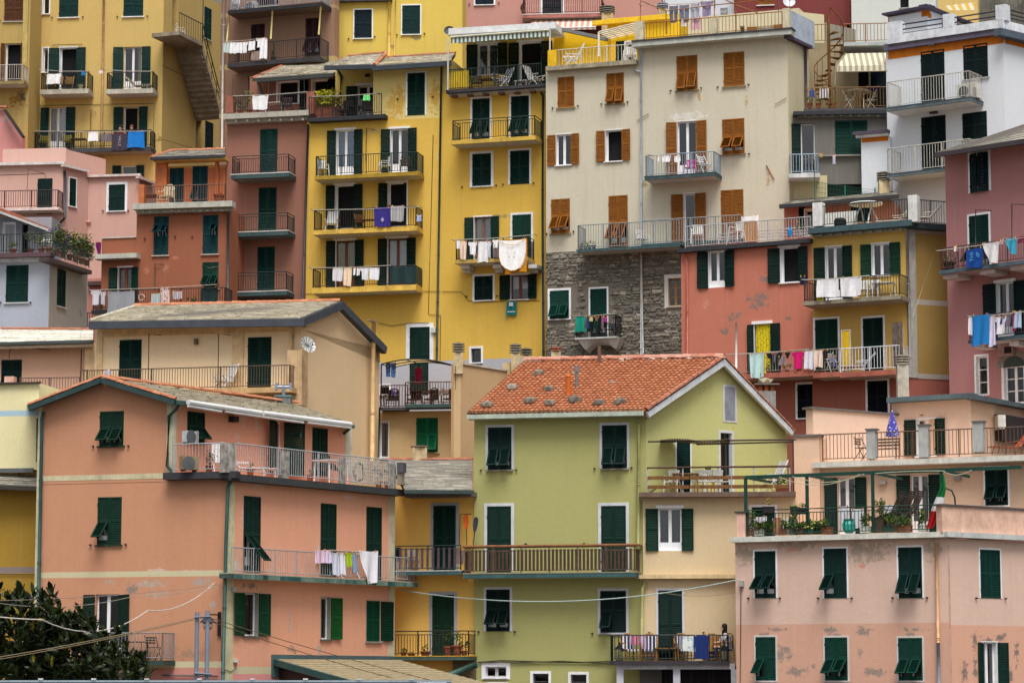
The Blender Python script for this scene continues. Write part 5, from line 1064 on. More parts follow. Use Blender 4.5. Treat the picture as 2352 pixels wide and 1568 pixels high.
b.pipe(0, [(1098, 1520), (1150, 1516), (1250, 1519), (1330, 1520), (1416, 1518)], .025, (60, 60, 44), .06, 'cable', 5); b.pipe(0, [(1098, 1519), (1180, 1521), (1290, 1517), (1380, 1522), (1416, 1524)], .015, (60, 60, 44), .08, 'cable', 5); b.finish()
nst = 0
for x, y, s in ((1240, 869, 1), (1176, 900, 1), (1260, 906, .9), (1218, 932, 1), (1118, 941, 1), (1262, 937, .9), (1319, 930, 1.2), (1376, 936, 1), (1424, 935, 1.15), (1467, 912, .9), (1412, 895, 1.1), (1430, 867, 1.), (1519, 881, 1.15), (1538, 858, 1), (1323, 873, .9)):
    mb = MB(); mb.rock(.22 * s, (0, 0, .1), (1.3, .9, .85)); p = on_roof(x, y)
    where = ['near the top left of the roof', 'by the left edge of the roof', 'left of the orange vent pipe', 'above the left window', 'at the lower left corner', 'between the two lower left stones', 'below the orange vent pipe', 'in the lowest row, centre right', 'in the lowest row, farthest right', 'beside the right verge, mid height', 'right of the metal flue, mid roof', 'upper middle, right of the iron pipe', 'far right, on the right slope middle', 'highest stone near the ridge right', 'on top of the metal flue'][nst]; nst += 1
    tag(obj('stone', mb, perobj((104, 100, 92), (150, 144, 132), .95, 'roof_stone', 6.), None, T(*p) @ RZ(rnd(-.5, .5))), 'grey stone on the orange tiled roof, ' + where, 'stone', 'stones weighting the orange roof')

# ---- cream house right of the green one
b = H('B22', 'cream house with white portico, wooden rail terrace and rattan chair balcony', 1580, 1300, 101)
b.face((216, 193, 156), 1477, 101.05, 1835, 100.6, 1300, 1141, 1528, grime=.25, fade=.35)
win(b, 0, 1513, 1167, 1565, 1264, 'O', (16, 58, 42), sur=3, ins='curtain', cur=(120, 126, 140), lw=29, rw=27, lint=7); win(b, 0, 1512, 1355, 1567, 1514, 'C', (14, 48, 42), sur=5, sc=(206, 204, 212)); win(b, 0, 1727, 1164, 1780, 1260, 'C', (14, 50, 40), sur=6)
b.hooks(0, [(1491, 1452), (1616, 1452)]); b.box(0, 'terrace_edge', 1467, 1828, 1130, 1141, .5, (112, 90, 78)); b.box(0, 'ledge', 1462, 1720, 1319, 1328, .3, (216, 190, 146)); b.pipe(0, [(1484, 1335), (1476, 1350), (1474, 1460)], .06, (160, 160, 104), .2)
TB22 = Bal(b.faces[0], 0, 5.6, -.7, b.faces[0].uz(1640, 1129, .4)[1])
b.rail(0, 1487, 1814, 1074, 1129, .42, (190, 196, 200), 'planks', wood=(124, 84, 46), posts=1.45); f = b.faces[0]; mb = MB(); u0, z0 = f.uz(1486, 1074, .44); u1 = f.uz(1816, 1070, .44)[0]; mb.tube([(u0, -.44, z0), (u1, -.44, z0 + .03)], .035, 6); obj('wooden_handrail', mb, plain((84, 52, 36), .7), b.root, f.M)
P31 = b.balc(0, 1404, 1672, 1458, 1517, 9, 1.2, (36, 46, 42), (58, 54, 60), sp=.13, t=.014, posts=2.)
b.box(0, 'portico_beam', 1416, 1688, 1523, 1536, 1.0, (206, 206, 216)); 
for x0, x1 in ((1416, 1432), (1546, 1562), (1679, 1694)): b.box(0, 'portico_post', x0, x1, 1536, 1640, 1.0, (206, 206, 216), .5)
b.face((30, 28, 34), 1430, 101.3, 1700, 100.9, 1550, 1530, None, back=2); b.face((96, 92, 92), 1470, 101.02, 1520, 101, 1560, 1534, None, back=.1); b.finish()  # near-black face paints the shade behind the portico

# ---- peach terraces on the right and the pink block below them
b = H('B18', 'peach penthouse with grey piered terrace and blue umbrella', 2140, 980, 104)
PCH = (228, 198, 176)
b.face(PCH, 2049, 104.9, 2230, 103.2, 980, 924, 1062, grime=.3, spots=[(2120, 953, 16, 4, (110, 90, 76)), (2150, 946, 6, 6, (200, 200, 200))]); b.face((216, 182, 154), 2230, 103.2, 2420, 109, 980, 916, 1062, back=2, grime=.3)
b.face(PCH, 1868, 102.2, 2066, 104.85, 980, 938, 1072, back=.4, grime=.2); b.face((226, 190, 162), 1822, 101.3, 1882, 101, 1040, 1002, None, back=1.5, grime=.3)
b.box(2, 'parapet_cap', 1864, 2068, 933, 938, .08, (110, 104, 100), -.45); b.box(3, 'parapet_cap', 1818, 1886, 998, 1003, .08, (110, 104, 100), -.5); b.box(0, 'roof_edge', 2036, 2234, 913, 924, .5, (92, 108, 112)); b.box(1, 'roof_edge', 2226, 2420, 903, 914, .35, (80, 92, 98))
win(b, 0, 2106, 962, 2148, 1046, 'O', (14, 48, 40), sur=3, lw=24, rw=22)
k = b.face(PCH, 1868, 101.2, 2420, 97.4, 1060, 1061, 1075, back=4.2); CR = (206, 206, 196)
b.box(k, 'terrace_slab', 1866, 2420, 1062, 1074, .3, CR, -.3); b.rail(k, 1890, 2420, 998, 1058, .1, (104, 78, 62), sp=.14, posts=1.7)
for x0, x1, y0, y1 in ((1989, 2009, 986, 1053), (2109, 2130, 976, 1050), (2233, 2257, 968, 1038)): b.box(k, 'pier', x0, x1, y0, y1, .2, (176, 178, 176), -.15); b.box(k, 'pier_cap', x0 - 3, x1 + 3, y0 - 2, y0 + 1, .25, (110, 108, 106), -.2)
TB18 = Bal(b.faces[k], 0, 9, -.9, b.faces[k].uz(2140, 1050, -.5)[1]); b.box(1, 'dark_screen', 2300, 2420, 950, 1010, .3, (46, 42, 44)); b.finish()
b = H('B20', 'front pale pink block with six tilted green shutters and plant terrace', 1930, 1400, 97)
PKB = (216, 184, 168); PKL = (210, 164, 142)
sp = [(1712, 1272, 50, 38, (178, 160, 142)), (1830, 1252, 90, 16, (178, 158, 140)), (1995, 1268, 90, 40, (178, 160, 142)), (2140, 1262, 40, 34, (178, 160, 142)), (1980, 1300, 26, 10, (226, 148, 130)), (1820, 1262, 30, 12, (226, 160, 138))]
sp += [(x, y, r, s, (150, 138, 128)) for x, y, r, s in ((1912, 1446, 40, 10), (1985, 1450, 30, 18), (1758, 1456, 30, 5), (1920, 1456, 30, 5), (2092, 1456, 30, 6), (2100, 1445, 40, 9), (1975, 1500, 14, 16), (1870, 1530, 10, 10), (1790, 1445, 40, 8), (1795, 1500, 40, 30), (1830, 1540, 40, 20), (2010, 1540, 40, 16))]
b.face(PKB, 1690, 98.6, 2180, 95, 1400, 1243, grime=.3, fade=.5, spots=sp, low=(1434, PKL))
b.face(PKB, 2180, 95, 2420, 98.2, 1400, 1236, back=2, grime=.3, fade=.5, spots=[(x, y, r, s, (120, 112, 108)) for x, y, r, s in ((2270, 1470, 40, 14), (2240, 1470, 16, 30), (2215, 1540, 18, 40), (2300, 1465, 30, 16), (2240, 1540, 12, 40), (2335, 1500, 14, 40), (2320, 1550, 20, 20))], low=(1434, (216, 166, 142)))
FG = (16, 66, 54)
for x0, y0, x1, y1, fl in ((1734, 1265, 1782, 1373, 'LR'), (1893, 1259, 1945, 1373, 'L'), (2064, 1256, 2118, 1373, 'LR')): win(b, 0, x0, y0, x1, y1, 'F', (16, 50, 46), sur=4, fl=fl, ang=46 if x0 < 2000 else 34)
for x0, y0, x1, y1, fl in ((1736, 1462, 1782, 1562, 'L'), (1895, 1463, 1947, 1562, 'LR'), (2064, 1464, 2119, 1562, 'LR')): win(b, 0, x0, y0, x1, y1, 'F', FG, sur=4, sc=(206, 200, 196), fl=fl, ang=46)
win(b, 1, 2251, 1262, 2297, 1373, 'C', (16, 62, 54), sur=4); win(b, 1, 2256, 1474, 2290, 1600, 'O', (16, 52, 46), ins='glass', lw=11, rw=26, sur=2)
b.hooks(0, [(1720, 1373), (1792, 1373), (1880, 1373), (1957, 1373), (2051, 1372), (2130, 1372)]); b.hooks(1, [(2241, 1373), (2308, 1374)])
b.pipe(0, [(2150, 1245), (2152, 1320), (2155, 1475)], .055, (206, 162, 120), .12); b.pipe(0, [(2155, 1475), (2157, 1600)], .06, (140, 146, 160), .12); b.box(0, 'meter_box', 1697, 1706, 1333, 1346, .15, (170, 168, 164)); b.pipe(0, [(1702, 1346), (1700, 1600)], .015, (70, 60, 56), .05, 'cable', 4)
b.box(0, 'cornice', 1677, 2182, 1233, 1245, .35, (210, 210, 200)); b.box(1, 'cornice', 2176, 2420, 1220, 1232, .3, (196, 198, 196)); b.box(0, 'corner_seam', 2177, 2180, 1250, 1600, .01, (206, 164, 146))
b.box(1, 'parapet', 2163, 2420, 1160, 1222, .12, (228, 186, 164), -.15); b.box(1, 'parapet_cap', 2160, 2420, 1156, 1160, .18, (90, 84, 84), -.2); b.box(0, 'parapet', 1692, 1712, 1178, 1234, .1, (226, 182, 164), -.3); b.box(0, 'parapet_cap', 1687, 1716, 1174, 1178, .14, (60, 74, 66), -.34)
b.rail(0, 1712, 2160, 1172, 1230, .08, (26, 62, 50), 'gap', sp=.13, posts=2.4)
TB20 = Bal(b.faces[0], 0, 8, -.35, b.faces[0].uz(1930, 1224, .1)[1])
k = b.face((206, 178, 152), 1880, 101.2, 2420, 98, 1150, 1074, 1240, back=2, grime=.4)
win(b, k, 1925, 1096, 1964, 1226, 'O', (14, 46, 40), ins='curtain', cur=(150, 156, 156), lw=28, rw=26); win(b, k, 2093, 1090, 2133, 1222, 'O', (14, 46, 40), ins='curtain', cur=(150, 156, 156), lw=30, rw=26); win(b, k, 2263, 1073, 2315, 1160, 'F', (14, 46, 42), sur=4, ang=42); b.box(k, 'wall_lamp', 2018, 2034, 1104, 1112, .2, (150, 146, 140)); b.box(k, 'wall_lamp', 2190, 2206, 1094, 1102, .2, (150, 146, 140)); b.finish()
# pergola of green steel on the plant terrace
f = b.faces[0]; t = thing('pergola', 'green steel pergola with pale clotheslines over the plant terrace', 'pergola', T(*f.w(0, 0, TB20.z))); PG_ = plain((22, 66, 56), .5, .2)
u0, zA = f.uz(1711, 1092, .02); u1, zB = f.uz(2345, 1066, .02); mb = MB(); mb.box(u0, u1, -.06, .06, zA - .12, zA); obj('beam', mb, PG_, t, f.M)
for x in (1713, 1854, 2005, 2163):
    u = f.uz(x, 1150, 0)[0]; mb = MB(); mb.box(u - .05, u + .05, -.05, .05, TB20.z, zA - .122); obj('post', mb, PG_, t, f.M)
    mb = MB(); mb.box(u - .04, u + .04, .062, 3.2, zA - .11, zA - .02); obj('rafter', mb, PG_, t, f.M)
mb = MB()
for xa, ya, xb, yb, sg in ((1790, 1098, 1975, 1095, 22), (1820, 1098, 1985, 1090, 16), (2010, 1098, 2170, 1088, -2), (2165, 1090, 2232, 1078, 10)):
    A, B_ = Vector((f.uz(xa, ya, .1)[0], -.1, zA - .1)), Vector((f.uz(xb, yb, .1)[0], -.1, zA - .1)); mb.tube([A.lerp(B_, q / 8) + Vector((0, 0, -4 * sg / f.ppm * (q / 8) * (1 - q / 8))) for q in range(9)], .012, 4)
obj('clothesline', mb, plain((196, 190, 160), .9), t, f.M)
# ================================================================ loose things: helpers
CLO = {}
def cloth_mesh(kind, w, h, seed):
    rs = random.Random(seed); mb = MB(); n = 9; ph = rs.uniform(0, 6); A = .018 + .02 * rs.random(); sag = .03 * h if w > .5 else .01
    def spans(t):
        if kind == 'shirt': return [(-.5, .5)] if t < .3 else [(-.34, .34)]
        if kind == 'trousers': return [(-.5 + t * .06, .5 - t * .06)] if t < .3 else [(-.5 + t * .06, -.03), (.03, .5 - t * .06)]
        if kind == 'briefs': q = .5 * (1 - t * .8); return [(-q, q)]
        if kind == 'skirt': q = .3 + .2 * t; return [(-q, q)]
        if kind == 'round': q = .5 * (1 if t < .45 else max(.02, 1 - ((t - .45) / .55) ** 2) ** .5); return [(-q, q)]
        if kind == 'wedge': return [(-.5 + .42 * t, .5 - .12 * t)]
        if kind == 'bunch': q = .5 - .16 * math.sin(t * 3); return [(-q, q)]
        return [(-.5 + .02 * math.sin(ph + t * 3), .5 + .02 * math.sin(ph * 2 + t * 4))]
    def pt(x, t): return (x * w, A * math.sin(x * 11 + ph + t * 1.5) * (.35 + t) * 1.3 - .03 * t, -h * t * (1 - .03 * math.sin(x * 5 + ph)) - sag * (1 - (2 * x) ** 2) * (1 - t))
    m = 7
    for j in range(n):
        for (sa, sb) in zip(spans(j / n + 1e-4), spans((j + 1) / n - 1e-4)) if len(spans(j / n + 1e-4)) == len(spans((j + 1) / n - 1e-4)) else [(q, q) for q in spans((j + 1) / n)]:
            for i in range(m):
                q0, q1 = i / m, (i + 1) / m; L = lambda s, q: s[0] + (s[1] - s[0]) * q
                mb.poly([pt(L(sa, q0), j / n), pt(L(sa, q1), j / n), pt(L(sb, q1), (j + 1) / n), pt(L(sb, q0), (j + 1) / n)])
    return mb
SEED = [0]
def cloth(c, rough=.9): return plain(c, rough, .1, 0, 8., 'cloth')
def wash(f, off, x0, y0, x1, y1, mat, label, kind='towel', cat='laundry', name='hanging_cloth', group=None):
    u0, z1 = f.uz(x0, y0, off); u1 = f.uz(x1, y0, off)[0]; z0 = f.uz(x0, y1, off)[1]; SEED[0] += 1
    w, h = abs(u1 - u0), z1 - z0; p = f.w((u0 + u1) / 2, off, z1)
    M = T(*p) @ RZ(f.ang + rnd(-.05, .05))
    t = thing(name, label, cat, M, group); mat = cloth(mat) if isinstance(mat, tuple) else mat
    obj('cloth', cloth_mesh(kind, w, h, SEED[0]), mat, t, M, True)
    for sx in (-.38, .38):
        m_ = MB(); m_.box(sx * w - .012, sx * w + .012, -.022, .014, -.05, .035); obj('clothes_peg', m_, plain((214, 186, 90) if rnd(0, 1) < .5 else (220, 120, 60), .6), t, M)
    return t
def line(f, off, x0, y0, x1, y1, label, n=2, arm=True):
    M = f.M; t = thing('clothesline', label, 'clothesline', T(*f.p(x0, y0, off))); mb = MB()
    u0, z0 = f.uz(x0, y0, off); u1, z1 = f.uz(x1, y1, off)
    for i in range(n): mb.tube([(u0, -off - .09 * i, z0 + .01), ((u0 + u1) / 2, -off - .09 * i, (z0 + z1) / 2 - .03), (u1, -off - .09 * i, z1 + .01)], .008, 4)
    obj('wire', mb, plain((190, 186, 176), .7), t, M)
    if arm:
        for u, z in ((u0, z0), (u1, z1)): mb = MB(); mb.tube([(u, -off + .25, z), (u, -off - .16, z + .02)], .014, 5); obj('bracket', mb, plain(IRON), t, M)
    return t
def keep(t, parts): KIDS[t.name] = parts; return t
PRO = {}
def put(kind, M, c, label, group=None, s=1., c2=None):
    """chairs and tables: the first of a kind is built, every further one is a copy with copies of its parts"""
    k = (kind, c, c2)
    if s != 1.: M = M @ Matrix.Diagonal((s, s, s, 1))
    if k in PRO: return copytree(PRO[k], M, label, group)
    nm, cat = {'plastic': ('plastic_chair', 'chair'), 'folding': ('folding_chair', 'chair'), 'recliner': ('reclining_chair', 'chair'), 'lounger': ('sun_lounger', 'sun lounger'), 'rattan': ('rattan_chair', 'chair'), 'armchair': ('woven_armchair', 'chair'), 'table': ('table', 'table'), 'round': ('round_table', 'table'), 'bench': ('bench', 'bench'), 'iron': ('iron_chair', 'chair'), 'low': ('low_table', 'table')}[kind]
    t = thing(nm, label, cat, M, group); m = plain(c, .5, .12, 0, 5.) ; m2 = (plain(c2, .8, .15) if isinstance(c2, tuple) else c2) or m; P = []
    def part(n, mb, mm=None): P.append(obj(n, mb, mm or m, t, M))
    def B(n, *b, mm=None): mb = MB(); [mb.box(*q) for q in b]; part(n, mb, mm)
    def Tb(n, pts, r=.016, mm=None): mb = MB(); mb.tube(pts, r, 6); part(n, mb, mm)
    if kind == 'plastic':
        B('seat', (-.23, .23, -.22, .22, .41, .44)); mb = MB()
        for i in range(5): x = -.17 + i * .085; mb.box(x - .028, x + .028, .2 + abs(x) * -.1, .225 + abs(x) * -.1, .44, .8)
        mb.box(-.22, .22, .19, .235, .8, .88); part('backrest', mb)
        for sx in (-1, 1):
            B('armrest', (sx * .235 - .025, sx * .235 + .025, -.2, .22, .63, .655))
            Tb('leg', [(sx * .27, -.26, 0), (sx * .235, -.2, .64)], .024); Tb('leg', [(sx * .25, .3, 0), (sx * .2, .21, .5)], .024)
    elif kind in ('folding', 'iron'):
        B('seat', *[(-.21, .21, -.2 + i * .085, -.14 + i * .085, .44, .46) for i in range(5)], mm=m2)
        B('backrest', *[(-.2, .2, .2, .215, .58 + i * .09, .64 + i * .09) for i in range(3)], mm=m2)
        for sx in (-1, 1): Tb('leg', [(sx * .215, -.24, 0), (sx * .215, .22, .88)]); Tb('leg', [(sx * .215, .24, 0), (sx * .215, -.2, .46)])
    elif kind == 'recliner':
        B('seat', *[(-.25, .25, -.28 + i * .1, -.2 + i * .1, .38, .40) for i in range(6)], mm=m2); mb = MB()
        for i in range(7): q = i / 7; mb.box(-.24, .24, .28 + q * .32, .31 + q * .32, .42 + q * .72, .51 + q * .72)
        part('backrest', mb, m2)
        for sx in (-1, 1):
            Tb('back_post', [(sx * .26, .24, .36), (sx * .26, .62, 1.16)], .022); B('armrest', (sx * .29 - .03, sx * .29 + .03, -.3, .36, .6, .63))
            Tb('leg', [(sx * .28, -.34, 0), (sx * .28, .2, .6)], .022); Tb('leg', [(sx * .28, .42, 0), (sx * .28, -.26, .6)], .022)
    elif kind == 'lounger':
        B('bed', *[(-.3, .3, -.95 + i * .11, -.86 + i * .11, .32, .345) for i in range(11)], mm=m2); mb = MB()
        for i in range(8): q = i / 8; mb.box(-.3, .3, .26 + q * .55, .3 + q * .55, .34 + q * .6, .42 + q * .6)
        part('backrest', mb, m2)
        for sx in (-1, 1): Tb('side_rail', [(sx * .31, -.98, .32), (sx * .31, .26, .32), (sx * .31, .84, .98)], .022); Tb('leg', [(sx * .3, -.8, 0), (sx * .3, -.72, .32)], .022); Tb('leg', [(sx * .3, .3, 0), (sx * .3, .24, .32)], .022); Tb('armrest', [(sx * .33, -.1, .55), (sx * .33, .5, .58)], .02)
    elif kind in ('rattan', 'armchair'):
        B('seat', (-.26, .26, -.26, .24, .36, .43), mm=m2); mb = MB(); mb.box(-.25, .25, .2, .28, .44, .92); part('backrest', mb, m2)
        for sx in (-1, 1):
            Tb('armrest', [(sx * .3, -.3, .02), (sx * .32, -.3, .55), (sx * .32, -.22, .64), (sx * .31, .1, .66), (sx * .28, .26, .8)], .026); Tb('leg', [(sx * .27, .3, 0), (sx * .27, .24, .95)], .024); Tb('leg', [(sx * .2, -.29, 0), (sx * .2, -.27, .38)], .02)
        Tb('back_hoop', [(-.27, .25, .6), (-.24, .26, .9), (-.1, .27, 1.0), (.1, .27, 1.0), (.24, .26, .9), (.27, .25, .6)], .026); Tb('stretcher', [(-.27, -.29, .2), (.27, -.29, .2)], .016)
    elif kind in ('table', 'low'):
        h = .73 if kind == 'table' else .4; w = .5 if kind == 'table' else .35; B('tabletop', (-w, w, -.35, .35, h - .035, h), mm=m2)
        for sx in (-1, 1):
            for sy in (-1, 1): Tb('leg', [(sx * (w - .05), sy * .3, 0), (sx * (w - .07), sy * .28, h - .036)], .022)
    elif kind == 'round':
        mb = MB(); mb.lathe([(.02, .69), (.46, .69), (.48, .71), (.46, .73), (.02, .73)], 18); part('tabletop', mb, m2)
        for i in range(4): a = i * math.pi / 2 + .4; Tb('leg', [(.42 * math.cos(a), .42 * math.sin(a), 0), (.2 * math.cos(a + .8), .2 * math.sin(a + .8), .69)], .022)
    elif kind == 'bench':
        B('seat', *[(-.55, .55, -.2 + i * .11, -.11 + i * .11, .42, .45) for i in range(4)]); B('backrest', *[(-.55, .55, .22, .245, .55 + i * .12, .63 + i * .12) for i in range(3)])
        for sx in (-1, 1): Tb('leg', [(sx * .52, -.2, 0), (sx * .52, -.2, .62)], .025); Tb('leg', [(sx * .52, .22, 0), (sx * .52, .25, .88)], .025)
    PRO[k] = keep(t, P); return t
def foliage(rx, rz, n, sz, seed, droop=0.):
    rs = random.Random(seed); mb = MB(); clumps = [(rs.uniform(-.6, .6) * rx, rs.uniform(-.6, .6) * rx, rs.uniform(.25, .95) * rz, rs.uniform(.25, .5)) for _ in range(max(3, n // 18))]
    for _ in range(n):
        cx, cy, cz, cr = rs.choice(clumps); d = Vector((rs.gauss(0, 1), rs.gauss(0, 1), rs.gauss(0, 1))).normalized() * rs.random() ** .5
        p = Vector((cx + d.x * cr * rx, cy + d.y * cr * rx, max(.01, cz + d.z * cr * rz))); a = Vector((rs.gauss(0, 1), rs.gauss(0, 1), rs.uniform(-.2, 1) - droop)).normalized(); b_ = a.cross(Vector((rs.gauss(0, 1), rs.gauss(0, 1), rs.gauss(0, 1)))).normalized()
        s = sz * rs.uniform(.6, 1.4); mb.poly([p, p + a * s * .5 + b_ * s * .28, p + a * s, p + a * s * .5 - b_ * s * .28])
    return mb
def plant(M, label, pot='pot', pc=(150, 84, 56), pr=.14, phh=.24, rx=.2, rz=.4, n=90, c=((44, 74, 30), (110, 140, 56)), fl=None, group=None, sz=.09, pw=None):
    t = thing('potted_plant', label, 'plant', M, group); SEED[0] += 1; mb = MB()
    if pw: mb.box(-pw, pw, -pr, pr, 0, phh); mb.box(-pw - .015, pw + .015, -pr - .015, pr + .015, phh + .001, phh + .03)
    else: mb.lathe([(pr * .66, 0), (pr * .95, phh * .85), (pr * 1.12, phh * .86), (pr * 1.12, phh), (pr * .9, phh)], 12)
    obj('pot', mb, plain(pc, .85, .3, 0, 8.), t, M)
    fm = foliage(rx, rz, n, sz, SEED[0])
    if pw:
        for v in range(len(fm.v)): x, y, z = fm.v[v]; fm.v[v] = (x * pw / rx, y, z)
    obj('foliage', fm, leafmat(*c), t, M @ T(0, 0, phh * .9))['kind'] = 'stuff'
    if fl:
        fm = foliage(rx, rz, max(8, n // 7), sz * .7, SEED[0] + 500)
        if pw:
            for v in range(len(fm.v)): x, y, z = fm.v[v]; fm.v[v] = (x * pw / rx, y, z)
        obj('flowers', fm, plain(fl, .7), t, M @ T(0, -.02, phh * .95))['kind'] = 'stuff'
    return t
def aircon(M, label, w=.8, h=.56, d=.3, c=(206, 204, 196), stand=True):
    t = thing('air_conditioner', label, 'air conditioner', M); mb = MB(); mb.box(-w / 2, w / 2, -d / 2, d / 2, .06, h); obj('casing', mb, plain(c, .5, .25, 0, 5.), t, M)
    mb = MB(); mb.lathe([(.23, 0), (.25, .012), (.02, .02)], 18); obj('fan_grille', mb, plain((90, 92, 96), .6), t, M @ T(-w * .16, -d / 2 - .001, h * .53) @ Matrix.Rotation(R(90), 4, 'X'))
    mb = MB(); [mb.box(w * .28, w * .47, -d / 2 - .008, -d / 2 - .001, .1 + i * .06, .13 + i * .06) for i in range(7)]; obj('vent_slats', mb, plain((150, 150, 148), .6), t, M)
    mb = MB(); [mb.box(s * w * .36 - .03, s * w * .36 + .03, -d / 2, d / 2, 0, .058) for s in (-1, 1)]; obj('foot', mb, plain((60, 58, 56)), t, M); return t
def dish(M, label, r=.4, c=(190, 194, 198), az=0., wire=False):
    t = thing('satellite_dish', label, 'satellite dish', M); Md = M @ RZ(R(az)) @ Matrix.Rotation(R(68), 4, 'X')
    mb = MB(); prof = [(r * q, .25 * r * q * q) for q in (.02, .3, .55, .8, 1)]; n = 20
    for k in range(len(prof) - 1):
        for j in range(n): a, b_ = 2 * math.pi * j / n, 2 * math.pi * (j + 1) / n; mb.poly([(prof[k][0] * math.cos(a), prof[k][0] * math.sin(a), prof[k][1]), (prof[k][0] * math.cos(b_), prof[k][0] * math.sin(b_), prof[k][1]), (prof[k + 1][0] * math.cos(b_), prof[k + 1][0] * math.sin(b_), prof[k + 1][1]), (prof[k + 1][0] * math.cos(a), prof[k + 1][0] * math.sin(a), prof[k + 1][1])])
    obj('reflector', mb, plain(c, .5, .1, .2), t, Md, True); mb = MB()
    if wire: [mb.tube([(0, 0, .01), (r * .55 * math.cos(a), r * .55 * math.sin(a), .08 * r + .012), (r * math.cos(a), r * math.sin(a), .25 * r + .012)], .01, 4) for a in [i * math.pi / 6 for i in range(12)]]
    mb.tube([(0, -r, .25 * r), (0, -r * .35, r * .95)], .014, 5); mb.tube([(0, -r * .4, r * .9), (0, -r * .3, r * 1.02)], .035, 6); obj('feed_arm', mb, plain((110, 112, 116), .5), t, Md)
    mb = MB(); mb.tube([(0, .1, -.02), (0, .32, -.1)], .025, 6); obj('mount', mb, plain((90, 92, 98), .5), t, M); return t
def chimney(M, label, w=.3, rings=4, c=(150, 144, 130), base=None):
    t = thing('chimney', label, 'chimney', M); mb = MB(); h0 = base or .3; mb.box(-w * .45, w * .45, -w * .45, w * .45, -.6, h0); obj('shaft', mb, plain((206, 186, 146) if not base else (190, 184, 170), .9, .3), t, M)
    for i in range(rings): mb = MB(); q = .07; z = h0 + .012 + i * (q + .035); mb.lathe([(w * .46, z), (w * .62, z + .01), (w * .62, z + q - .02), (w * .46, z + q)], 12); obj('cowl_ring', mb, plain(c, .9, .3, 0, 6.), t, M)
    mb = MB(); mb.lathe([(w * .3, h0), (w * .3, h0 + rings * .105)], 10); obj('core', mb, plain((50, 48, 44), .9), t, M); return t
def person(M, label, shirt, trousers, hair, pose='lean', long_hair=False):
    t = thing('person', label, 'person', M); sit = pose in ('sit', 'low'); low = pose == 'low'
    me = bpy.data.meshes.new('body'); hp = .38 if low else (.5 if sit else .9); f = -.28 if pose == 'lean' else -.05
    V = [((0, 0, hp), .13), ((0, f * .25, hp + .22), .12), ((0, f * .7, hp + .42), .14), ((0, f, hp + .54), .055), ((0, f - .02, hp + .64), .085), ((0, f - .03, hp + .76), .09)]
    E = [(0, 1), (1, 2), (2, 3), (3, 4), (4, 5)]
    for s in (-1, 1):
        i = len(V); V += [((s * .17, f * .7, hp + .44), .055), ((s * .23, f - .12, hp + .2), .045), ((s * .12, f - .34, hp + .16), .032), ((s * .09, f - .42, hp + .16), .028)]; E += [(2, i), (i, i + 1), (i + 1, i + 2), (i + 2, i + 3)]
        i = len(V)
        if sit: V += [((s * .1, -.02, hp - .02), .09), ((s * .12, -.42, hp), .065), ((s * .12, -.45, .1), .045), ((s * .12, -.55, .05), .035)]
        else: V += [((s * .1, 0, hp - .06), .09), ((s * .11, -.02, .48), .065), ((s * .11, .02, .1), .045), ((s * .11, -.1, .04), .035)]
        E += [(0, i), (i, i + 1), (i + 1, i + 2), (i + 2, i + 3)]
    me.from_pydata([v[0] for v in V], E, []); o = bpy.data.objects.new('tmp', me); COL.objects.link(o)
    md = o.modifiers.new('s', 'SKIN'); o.modifiers.new('ss', 'SUBSURF').levels = 1
    for v, q in zip(me.skin_vertices[0].data, V): v.radius = (q[1], q[1])
    me.skin_vertices[0].data[0].use_root = True
    dg = bpy.context.evaluated_depsgraph_get(); m2 = bpy.data.meshes.new_from_object(o.evaluated_get(dg)); bpy.data.objects.remove(o); m2.name = 'body'; m2.materials.clear()
    for m in (plain((206, 160, 130), .6, .05), cloth(shirt), cloth(trousers)): m2.materials.append(m)
    for p in m2.polygons:
        c = p.center; p.use_smooth = True
        p.material_index = 0 if c.z > hp + .52 or (abs(c.x) > .0 and c.y < f - .16 and c.z > hp) or c.z < .09 else (1 if c.z > hp - .02 and not (sit and c.y < -.16) else 2)
    obj('body', m2, None, t, M); hz = hp + .7
    mb = MB(); mb.lathe([(.02, .11), (.07, .095), (.1, .04), (.105, -.02), (.09, -.09 if not long_hair else -.36), (.03, -.1 if not long_hair else -.42)], 12); obj('hair', mb, plain(hair, .6, .2), t, M @ T(0, f + .015, hz + .06), True)
    mb = MB(); mb.rock(.016, (-.035, f - .118, hz), (1, .5, .7)); mb.rock(.016, (.035, f - .118, hz), (1, .5, .7)); obj('eyes', mb, plain((40, 28, 22), .4), t, M); mb = MB(); mb.rock(.018, (0, f - .128, hz - .035), (.8, 1, 1.4)); mb.rock(.02, (0, f - .105, hz - .07), (1.5, .4, .4)); obj('nose_and_mouth', mb, plain((190, 130, 108), .6), t, M); return t
def on(B, x, **k): return B.M(x, **k)

